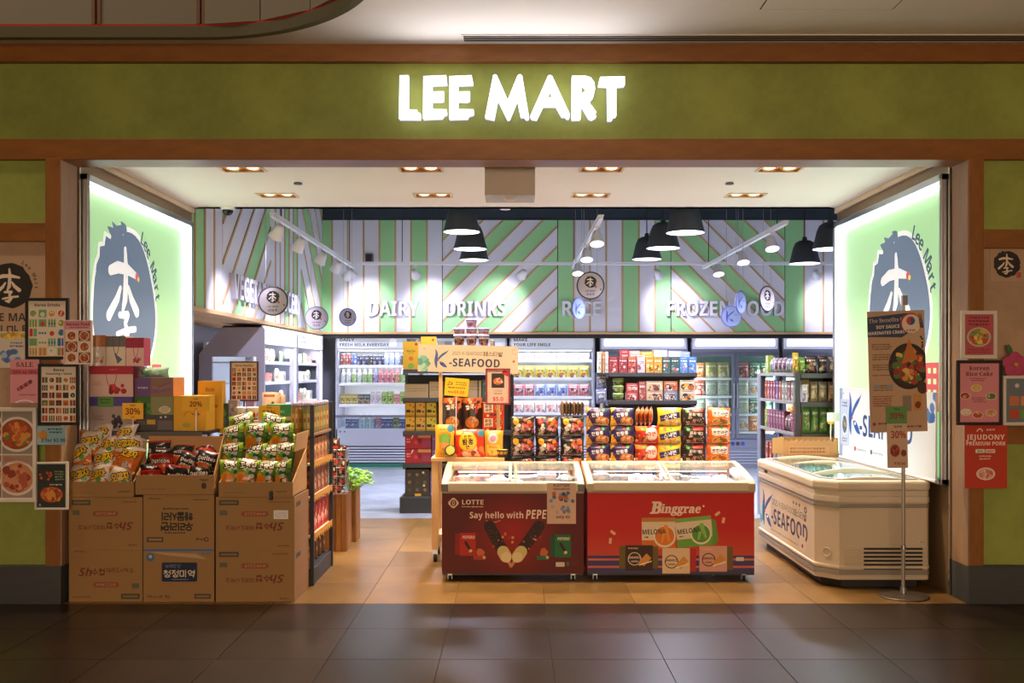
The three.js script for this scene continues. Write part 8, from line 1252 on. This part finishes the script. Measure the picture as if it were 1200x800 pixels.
// ---------- black shelf of biscuit boxes ----------
{
  const d = 10.6, X = (x) => PX(x, d), s = d / F, y1 = PY(437, d), y2 = PY(469.5, d);
  gondola('black_shelf_unit', 'black shelf unit with red, yellow, green and blue biscuit boxes behind the ramen', X(713), X(817), d, 1.5, [0.55, 0.85, y2, y1], 0.4);
  const p = (label, x0, x1, yb, yt, base, acc, o = {}) => { const w = (x1 - x0) * s - 0.002, h = (yb - yt) * s, c = goodsCell(base, acc, 80, Math.min(140, 80 * h / w), o.band), g = o.tub ? turned([[0.001, 0], [w * 0.42, 0], [w / 2, h * 0.3], [w / 2, h * 0.8], [w * 0.46, h * 0.97], [0.001, h]], c, { y1: h * 0.8, cap: o.band || base }) : pbox(w, h, o.dp || 0.14, { f: c, c: base }); return one(o.name || 'biscuit_box', label, o.cat || 'box', g, matOf(g), [X((x0 + x1) / 2), PY(yb, d) + 0.001, -d - (o.dp || 0.14) / 2 - 0.015 - (o.z || 0)]); };
  const RED = ['#e0a098', '#7a1a1c', '#f0d8c8'];
  [[714, 724.5], [725, 735.5], [736, 746]].forEach(([a, b], i) => p(`red biscuit box on top of the black shelf, ${['next to the white packets', 'middle of the three red ones', 'next to the white-red box'][i]}`, a, b, 436.5, 417.5, ['#a8332f', '#9c2c34', '#b84632'][i], RED, { band: i === 2 ? '#c4622a' : '#8f2428' }));
  p('white and red box between the red and yellow biscuit boxes', 747, 756, 436.5, 416, '#d9c8c4', ['#a83a40', '#3a5a9a']); [[757, 766], [766.5, 776]].forEach(([a, b], i) => p(`yellow-orange biscuit box on top of the black shelf, ${['beside the white-red box', 'beside the green boxes'][i]}`, a, b, 436.5, 418, '#e0a232', ['#8a4a1c', '#f4dca0', '#4a2a18'])); [[776.5, 786], [786.5, 796.5]].forEach(([a, b], i) => p(`dark green biscuit box on top of the black shelf, ${['beside the yellow boxes', 'beside the blue boxes'][i]}`, a, b, 436.5, 418, '#2f5a52', ['#c4504a', '#d8d0c0', '#6a9a8a'])); [[797, 806.5], [807, 816.5]].forEach(([a, b], i) => p(`blue biscuit box on top of the black shelf, ${['beside the green boxes', 'at the freezer end'][i]}`, a, b, 436.5, 418, '#4a86c4', ['#c4d8ec', '#d98a7a', '#2f62a4'])); 
  [[701, 705], [706, 709], [709.5, 713]].forEach(([a, b], i) => p(`slim ${['cream', 'orange', 'white'][i]} packet at the open end of the black shelf, by the refrigerator`, a, b, 436.5, 412, ['#e4dcc8', '#d98a3a', '#ece8e0'][i], ['#b8a88a', '#8a9a7a'], { name: 'slim_packet', cat: 'packet' }));
  M('end_tray', bx(X(699), X(714), PY(437, d) - 0.02, PY(437, d), -d, -d - 0.2), MAT.blackMetal, scene.children.filter((o) => o.name === 'black_shelf_unit_001')[0]);
  [[730, 739, '#c43a34'], [740, 752, '#d9b8a8'], [753, 768, '#d9b03a'], [769, 785, '#d8d4da'], [786, 802, '#c9c4d4'], [803, 812, '#a8b4d0']].forEach(([a, b, c], i) => p(`pack lying behind the biscuit boxes on the top deck, ${ORD[i]} from the refrigerator`, a, b, 436.5, 409.5 + (i % 3), c, ['#f0e8e0', '#b8302c', '#6a5a5a'], { z: 0.17, dp: 0.12, name: 'snack_pack', cat: 'pack' }));
  for (let i = 0; i < 3; i++) { const w = 13.5 * s, c = goodsCell('#7aa04a', ['#c4a24a', '#4a2a1c', '#e4dcb8'], 120, 60), g = turned([[0.001, 0], [w * 0.4, 0], [w / 2, 0.06], [w / 2, 0.075], [w * 0.46, 0.084], [0.001, 0.086]], c, { y1: 0.06, cap: '#a8b86a' }); one('noodle_tub', `green noodle tub on the second shelf, ${['bottom', 'middle', 'top'][i]} of the pile of three`, 'tub', g, matOf(g), [X(725.5), y2 + 0.001 + i * 0.087, -d - 0.09]); }
  for (let i = 0; i < 2; i++) p(`red snack box on the second shelf, ${i ? 'upper' : 'lower'} of two beside the green tubs`, 734, 748, 469 - i * 10.2, 459.2 - i * 10.2, '#b83230', ['#e0a89a', '#7a1c1c', '#f0e0d0'], { name: 'snack_box' }); p('tall brown-red box between the red boxes and the tan boxes', 749, 757, 469, 447, '#a8524a', ['#d0a890', '#6a2a24'], { name: 'snack_box' });
  for (let i = 0; i < 2; i++) p(`tan chocolate-pie box on the second shelf, ${i ? 'upper' : 'lower'} of two`, 757.6, 777, 469 - i * 11.4, 458 - i * 11.4, '#d4b48a', ['#6a3222', '#8a4a34', '#e8d8b8'], { name: 'snack_box' });
  for (let i = 0; i < 2; i++) p(`orange and black snack box on the second shelf, ${i ? 'upper' : 'lower'} of two`, 778, 794.5, 469 - i * 11.4, 458 - i * 11.4, i ? '#c4622f' : '#6a7a94', ['#e8d8c0', '#2a2422', '#c4402a'], { name: 'snack_box' }); for (let i = 0; i < 2; i++) p(`cream and black snack box at the shelf's freezer end, ${i ? 'upper' : 'lower'} of two`, 797, 815, 469 - i * 12, 457.4 - i * 12, '#d9c49a', ['#2a2622', '#c4622a', '#e8b03a'], { name: 'snack_box' });
  // bags hung at the end of the shelf
  const hb = goodsCell('#7a86a8', ['#b8b0a8', '#4a5a8a', '#8a8478'], 80, 100), hg = pouch(0.13, 0.17, 0.05, hb, '#8a8f9a', { sd: 71 });
  const hk = thing('peg_strip', 'thin metal peg strip at the open end of the biscuit shelf', 'hanging strip', [X(706), 0, -d - 0.12]); M('strip', bx(-0.012, 0.012, 0.0, PY(437, d) - 0.021, -0.004, 0.0), MAT.steel, hk);
  for (let i = 0; i < 2; i++) one('hanging_bag', `blue-grey bag on the peg strip at the shelf end, ${i ? 'lower' : 'upper'} one`, 'bag', hg, matOf(hg, 'film'), [X(706), PY(455 + i * 18, d), -d - 0.09], [-0.05, 0.2 - i * 0.3, 0.05], 'bags on the peg strip');
}
// ---------- tall shelving beyond the island freezer ----------
{
  const d = 8.78, X = (x) => PX(x, d), s = d / F, xs = 2.64, z1 = -10.05, lv = [PY(438, d), PY(471.5, d), PY(508.5, d), 0.6];
  const t = thing('tall_shelf_unit', 'tall dark shelving with goods on its aisle side and its front end', 'shelf unit', [0, 0, 0]);
  M('base', rbx(xs, 4.2, 0, 0.16, -d, z1, 0.005), MAT.blackMetal, t); M('core_panel', bx(xs + 0.38, 4.2, 0.16, 1.5, -d - 0.36, -d - 0.4), std(0x26302c, 0.6), t); M('core_panel', bx(xs + 0.38, xs + 0.42, 0.16, 1.5, -d - 0.36, z1), std(0x26302c, 0.6), t);
  for (const [x, z] of [[xs + 0.02, -d - 0.02], [xs + 0.02, z1 + 0.02], [4.18, -d - 0.02]]) M('upright', rbx(x - 0.022, x + 0.022, 0, lv[0] + 0.02, z - 0.02, z + 0.02, 0.004), std(0x36353a, 0.5), t);
  M('end_upright', rbx(xs - 0.004, xs + 0.03, 0, lv[0], z1, z1 - 0.12, 0.004), std(0x74767f, 0.5), t);
  for (const y of lv) { M('front_shelf', rbx(xs + 0.045, 4.2, y - 0.022, y, -d, -d - 0.36, 0.003), MAT.blackMetal, t); M('side_shelf', rbx(xs, xs + 0.38, y - 0.022, y, -d - 0.045, z1, 0.003), MAT.blackMetal, t); M('price_rail', rbx(xs - 0.01, xs, y - 0.022, y + 0.01, -d - 0.045, z1, 0.002), std(0x85817f, 0.5), t); M('price_rail', rbx(xs + 0.045, 4.2, y - 0.04, y + 0.004, -d + 0.01, -d, 0.002), std(0x3f4044, 0.4), t); }
  // front end
  const FN = 'goods on the front end of the tall shelving';
  const bag = (label, x0, x1, yb, yt, base, acc, o = {}) => { const w = (x1 - x0) * s, h = (yb - yt) * s, c = goodsCell(base, acc, 100, Math.min(160, 100 * h / w), o.band), g = o.box ? pbox(w, h, 0.06, { f: c, c: base }) : pouch(w, h, 0.07, c, base, { sd: 5 + Math.round(x0) }); return one(o.name || 'food_pouch', label, o.cat || 'pouch', g, matOf(g, 'gloss'), [X((x0 + x1) / 2), PY(yb, d) + 0.001, -d - 0.06 - (o.z || 0)], [-0.06, 0, 0]); };
  bag('yellow and green pouch at the top corner of the tall shelving', 931, 938.5, 437.5, 413, '#d9b82f', ['#5a9a3a', '#c44a2a', '#f0e4b0']); bag('lime green pouch beside the dark bowls pouches on top', 938, 946, 437.5, 419, '#7ab84a', ['#3a6a2f', '#e0d8b8']);
  [['dark pouch with meat bowl on top of the tall shelving, beside the lime pouch', 945, 960], ['dark pouch with meat bowl on top of the tall shelving, middle', 960.5, 972], ['grey-teal pouch on top of the tall shelving by the light box', 972.5, 988]].forEach(([l, a, b], i) => bag(l, a, b, 437.5, 417, i === 2 ? '#5a6a6f' : '#332c38', ['#a86a4a', '#c49a7a', '#6a8a3a', '#d8ccc0']));
  [[942, 951], [951.5, 961], [961.5, 972], [972.5, 986]].forEach(([a, b], i) => bag(`tan grain pouch on the second shelf end, ${ORD[i]} from the aisle`, a, b, 471, 445 + (i ? 2 : 0), ['#a88a52', '#b8a07a', '#b4a886', '#a8906a'][i], ['#8a8a5a', '#d9ccb0', '#7a6a4a'], {}));
  bag('small white price leaflet on the second shelf end, nearest the aisle', 940, 946, 471, 451, '#ccc8d8', ['#8a86b0', '#6a6a8a'], { box: 1, name: 'price_leaflet', cat: 'leaflet', z: -0.04 });
  [[942, 952], [952.5, 962], [962.5, 973], [973.5, 987]].forEach(([a, b], i) => bag(`green topped vegetable pack on the third shelf end, ${ORD[i]} from the aisle`, a, b, 508, 476, '#6aa04a', ['#4f8a34', '#d8d4b8', '#a8624a', '#a8c88a'], {}));
  // aisle side: tall narrow packs
  const side = (y, keys, n, lab, z0, grp) => { for (let i = 0; i < n; i++) { const k = keys[Math.floor(i * keys.length / n)]; stock(k, 'snack_carton', `${lab}, ${ORD[i % 18]} from the front end`, 'carton', [xs + 0.06, y + 0.001, z0 - i * (1.15 / n)], [0, -Math.PI / 2, 0], grp); } };
  good('sdOrange', 'box', 0.085, 0.2, 0.06, '#a84a26', ['#f0d8c0', '#8a2a2a']); good('sdRed', 'box', 0.085, 0.2, 0.06, '#8f2430', ['#d9c0b8', '#4a4a8a']); good('sdBlue', 'box', 0.085, 0.2, 0.06, '#4a5494', ['#c8c4d4', '#d06a5a']); good('sdTeal', 'box', 0.085, 0.2, 0.06, '#8aa494', ['#a83a3a', '#f0f0e8']); good('sdPink', 'box', 0.085, 0.19, 0.06, '#8a4a62', ['#c8b0b8', '#7a2a44']); good('sdLime', 'box', 0.085, 0.19, 0.06, '#a8b84a', ['#e8e8c0', '#5a7a2a']); good('sdPlum', 'bag', 0.13, 0.16, 0.06, '#806670', ['#5a2a3a', '#d8ccd0', '#8aa06a']); good('sdSilver', 'bag', 0.13, 0.15, 0.06, '#8f939f', ['#5a6480', '#7a9a6a']);
  side(lv[0], ['sdSilver', 'sdSilver', 'sdPlum', 'sdPlum', 'sdSilver', 'sdLime'], 8, 'small pouch on the top of the aisle-side shelving', -d - 0.12, 'pouches along the shelving top');
  side(lv[1], ['sdTeal', 'sdRed', 'sdTeal', 'sdOrange', 'sdBlue', 'sdRed', 'sdRed', 'sdOrange'], 11, 'slim biscuit carton on the second aisle-side shelf', -d - 0.12, 'slim cartons on the second aisle-side shelf');
  side(lv[2], ['sdPink', 'sdPlum', 'sdPink', 'sdPink', 'sdPink', 'sdLime'], 11, 'pink or lime carton on the third aisle-side shelf', -d - 0.12, 'cartons on the third aisle-side shelf');
  side(lv[3], ['sdOrange', 'sdTeal', 'sdOrange'], 8, 'carton on the lowest aisle-side shelf', -d - 0.12, 'cartons on the lowest aisle-side shelf');
  // kraft carton with saw-tooth edge
  const k = thing('sawtooth_carton', 'open kraft display carton with a saw-tooth edge behind the island freezer', 'carton', [2.69, 0, -8.5]);
  const w = 0.5, h = PY(518, 8.5), hh = PY(513, 8.5); const zig = new THREE.Shape(); zig.moveTo(-w / 2, 0.0); zig.lineTo(w / 2, 0.0); for (let i = 0; i <= 10; i++) { zig.lineTo(w / 2 - i * w / 10 - 0.001, i === 10 ? h : h + 0.002); if (i < 10) zig.lineTo(w / 2 - (i + 0.5) * w / 10, h + 0.028); } zig.closePath();
  M('front_wall', ext(zig, 0.006), std(0xb18a5c, 0.85), k); M('back_wall', bx(-w / 2, w / 2, 0, hh, -0.14, -0.146), std(0xa8804f, 0.85), k); for (const sgn of [-1, 1]) M('side_wall', bx(sgn * w / 2, sgn * (w / 2 - 0.006), 0, hh, 0, -0.14), std(0xa8804f, 0.85), k);
  const pr = cell(200, 40, (g, W, H) => { fill(g, '#b98f62', 0, 0, W, H); marks(g, 10, 8, W - 30, 2, 8, '#8a6238', 1); }); const pm = M('printed_band', pbox(0.38, 0.09, 0.002, { f: pr, c: '#b98f62' }), sheetMat(pr.s, 'card'), k); pm.position.set(-0.02, h - 0.12, 0.008);
  M('corner_flap', bx(-0.1, 0, h - 0.1, h + 0.04, 0, 0.005), std(0xb8925f, 0.85), k).position.set(-w / 2 - 0.0, 0, 0.0);
  const pc = thing('price_sign', 'small white card on a white stick rising behind the saw-tooth carton', 'price sign', [X(966), 0, -8.6]); const y0 = PY(494, 8.6); M('stem', rod([-0.02, 0, 0], [0, y0, 0], 0.005), MAT.white, pc); M('card', rbx(-0.06, 0.06, y0, y0 + 0.085, 0.002, 0.006, 0.002), std(0xd4d0e0, 0.5), pc).rotation.z = -0.02; M('holder', rbx(-0.03, 0.03, y0 - 0.02, y0 + 0.004, -0.004, 0.01, 0.003), std(0xd9a52f, 0.4), pc);
}
// ---------- raised letters on the boards ----------
const font = await new FontLoader().loadAsync('fonts/droid/droid_sans_bold.typeface.json');
function wallWord(label, word, place, size, gap = 1.0) {
  const t = thing('wall_lettering', label, 'lettering', place.pos, place.turn || 0), lm = [std(0xf4f4f6, 0.45), std(0xb2b1c0, 0.5)]; let x = 0; const cache = wallWord.c || (wallWord.c = {});
  const res = font.data.resolution, adv = (ch) => font.data.glyphs[ch].ha / res * size * 0.98;
  for (const ch of word) { if (ch !== ' ') { const key = ch + size, g = cache[key] || (cache[key] = new TextGeometry(ch, { font, size: size, depth: 0.05, curveSegments: 5, bevelEnabled: true, bevelThickness: 0.004, bevelSize: 0.003, bevelSegments: 1 })); const m = M('letter', g, lm, t); m.position.set(x, 0, 0); m.scale.x = place.sx || 1; } x += (ch === ' ' ? size * 0.4 : adv(ch)) * (place.sx || 1) * gap; }
  return [t, x];
}
function backWord(label, word, xa, xb) { const size = 0.236 , [t, L] = wallWord(label, word, { pos: [PX(xa, 15), PY(370, 14.95), WZ + 0.026] }, size); const k = (PX(xb, 15) - PX(xa, 15)) / L; t.children.forEach((m) => { m.position.x *= k; m.scale.x *= k; }); }
backWord('white raised letters spelling dairy on the back board wall', 'DAIRY', 431, 491); backWord('white raised letters spelling drinks on the back board wall', 'DRINKS', 521, 593); backWord('white raised letters spelling rice on the back board wall behind the hanging discs', 'RICE', 656.5, 705); backWord('white raised letters spelling frozen food on the back board wall', 'FROZEN FOOD', 779, 918);
{ const [t, L] = wallWord('white raised letters spelling vegetable grocery on the vegetable wall', 'VEGETABLE GROCERY', { pos: [WXL + 0.026, PY(349, 10.1), -10.1], turn: Math.PI / 2 }, 0.27); const k = 3.1 / L; t.children.forEach((m) => { m.position.x *= k; m.scale.x *= k; }); }
// ---------- round hanging signs ----------
{
  const leeC = cell(160, 160, (g, w, h) => { fill(g, '#b4adb6', 0, 0, w, h); leeBadge(g, w / 2, h * 0.36, w * 0.22, '#211f20', '#eee6e0'); tx(g, 'LEE MART', w / 2, h * 0.7, h * 0.085, '#4a3f40'); ko(g, '리마트', w / 2, h * 0.83, h * 0.1, '#3a3032', { step: 1.1 }); fill(g, '#2a2a30', w * 0.86, h * 0.62, w * 0.05, h * 0.05); });
  const kC = cell(140, 140, (g, w, h) => { fill(g, '#94a2cc', 0, 0, w, h); kMark(g, w * 0.44, h * 0.5, h * 0.62, '#2f4fa0'); marks(g, w * 0.6, h * 0.4, w * 0.3, 1, 6, '#5a6ab0', 1); });
  const disk = (label, x, y, r, d, c, rim, turn = 0, tone = '#c4c0c8') => {
    const R = r * d / F, t = thing('round_hanging_sign', label, 'hanging sign', [PX(x, d), PY(y, d), -d], turn), g = new THREE.CylinderGeometry(R, R, 0.012, 40).rotateX(Math.PI / 2), n = g.attributes.normal, p = g.attributes.position, uv = g.attributes.uv;
    for (let i = 0; i < uv.count; i++) { if (Math.abs(n.getZ(i)) > 0.5) uv.setXY(i, ...UVof(c, 0.5 + Math.sign(n.getZ(i)) * p.getX(i) / (2 * R), 0.5 + p.getY(i) / (2 * R))); else uv.setXY(i, ...UVof(swatch(tone, c.s), 0.5, 0.5)); }
    M('disc', g, sheetMat(c.s), t); M('rim', new THREE.TorusGeometry(R, 0.009, 8, 40), rim, t);
    for (const s of [-1, 1]) M('wire', rod([s * R * 0.5, R * 0.86, 0], [s * R * 0.5, 4.4 - PY(y, d), 0], 0.0025, 5), MAT.steel, t);
  };
  const dark = std(0x3a3640, 0.5), blue = std(0x6a74b8, 0.5);
  disk('round shop sign with dark rim hanging before the vegetable letters', 320, 352.5, 16.5, 9.6, leeC, dark, 0.1); disk('round shop sign hanging in the corner beside the dairy wall', 371, 372.5, 13, 12.2, leeC, std(0x6a8a7a, 0.5), 0.1); disk('smallest round shop sign hanging beside the dairy letters', 407.5, 371.5, 10, 12.9, leeC, blue, 0.5);
  disk('round shop sign hanging under the middle lighting track', 692, 334.5, 15.5, 10.2, leeC, dark); disk('pale blue oval-looking seafood disc below the middle shop sign', 678, 361.5, 12, 12.6, kC, blue, 0.85); disk('lower seafood disc hanging over the frozen food letters', 857, 370.5, 12, 11.6, kC, blue, 0.15); disk('upper seafood disc turned aside over the frozen food letters', 868, 354, 13, 11.0, kC, blue, 0.9); disk('round shop sign turned aside at the end of the frozen food letters', 899, 350, 14.5, 11.2, leeC, dark, 0.7);
  const sp = thing('wall_speaker', 'small grey loudspeaker on the board wall between dairy letters and cross track', 'speaker', [PX(433, 14.9), PY(309, 14.9), -14.9]); M('speaker_body', rbx(-0.06, 0.06, 0, 0.16, -0.05, 0.08, 0.012), std(0x6a6e74, 0.5), sp); M('speaker_grille', rbx(-0.045, 0.045, 0.03, 0.14, 0.08, 0.084, 0.004), MAT.black, sp);
}
renderer.render(scene, camera);
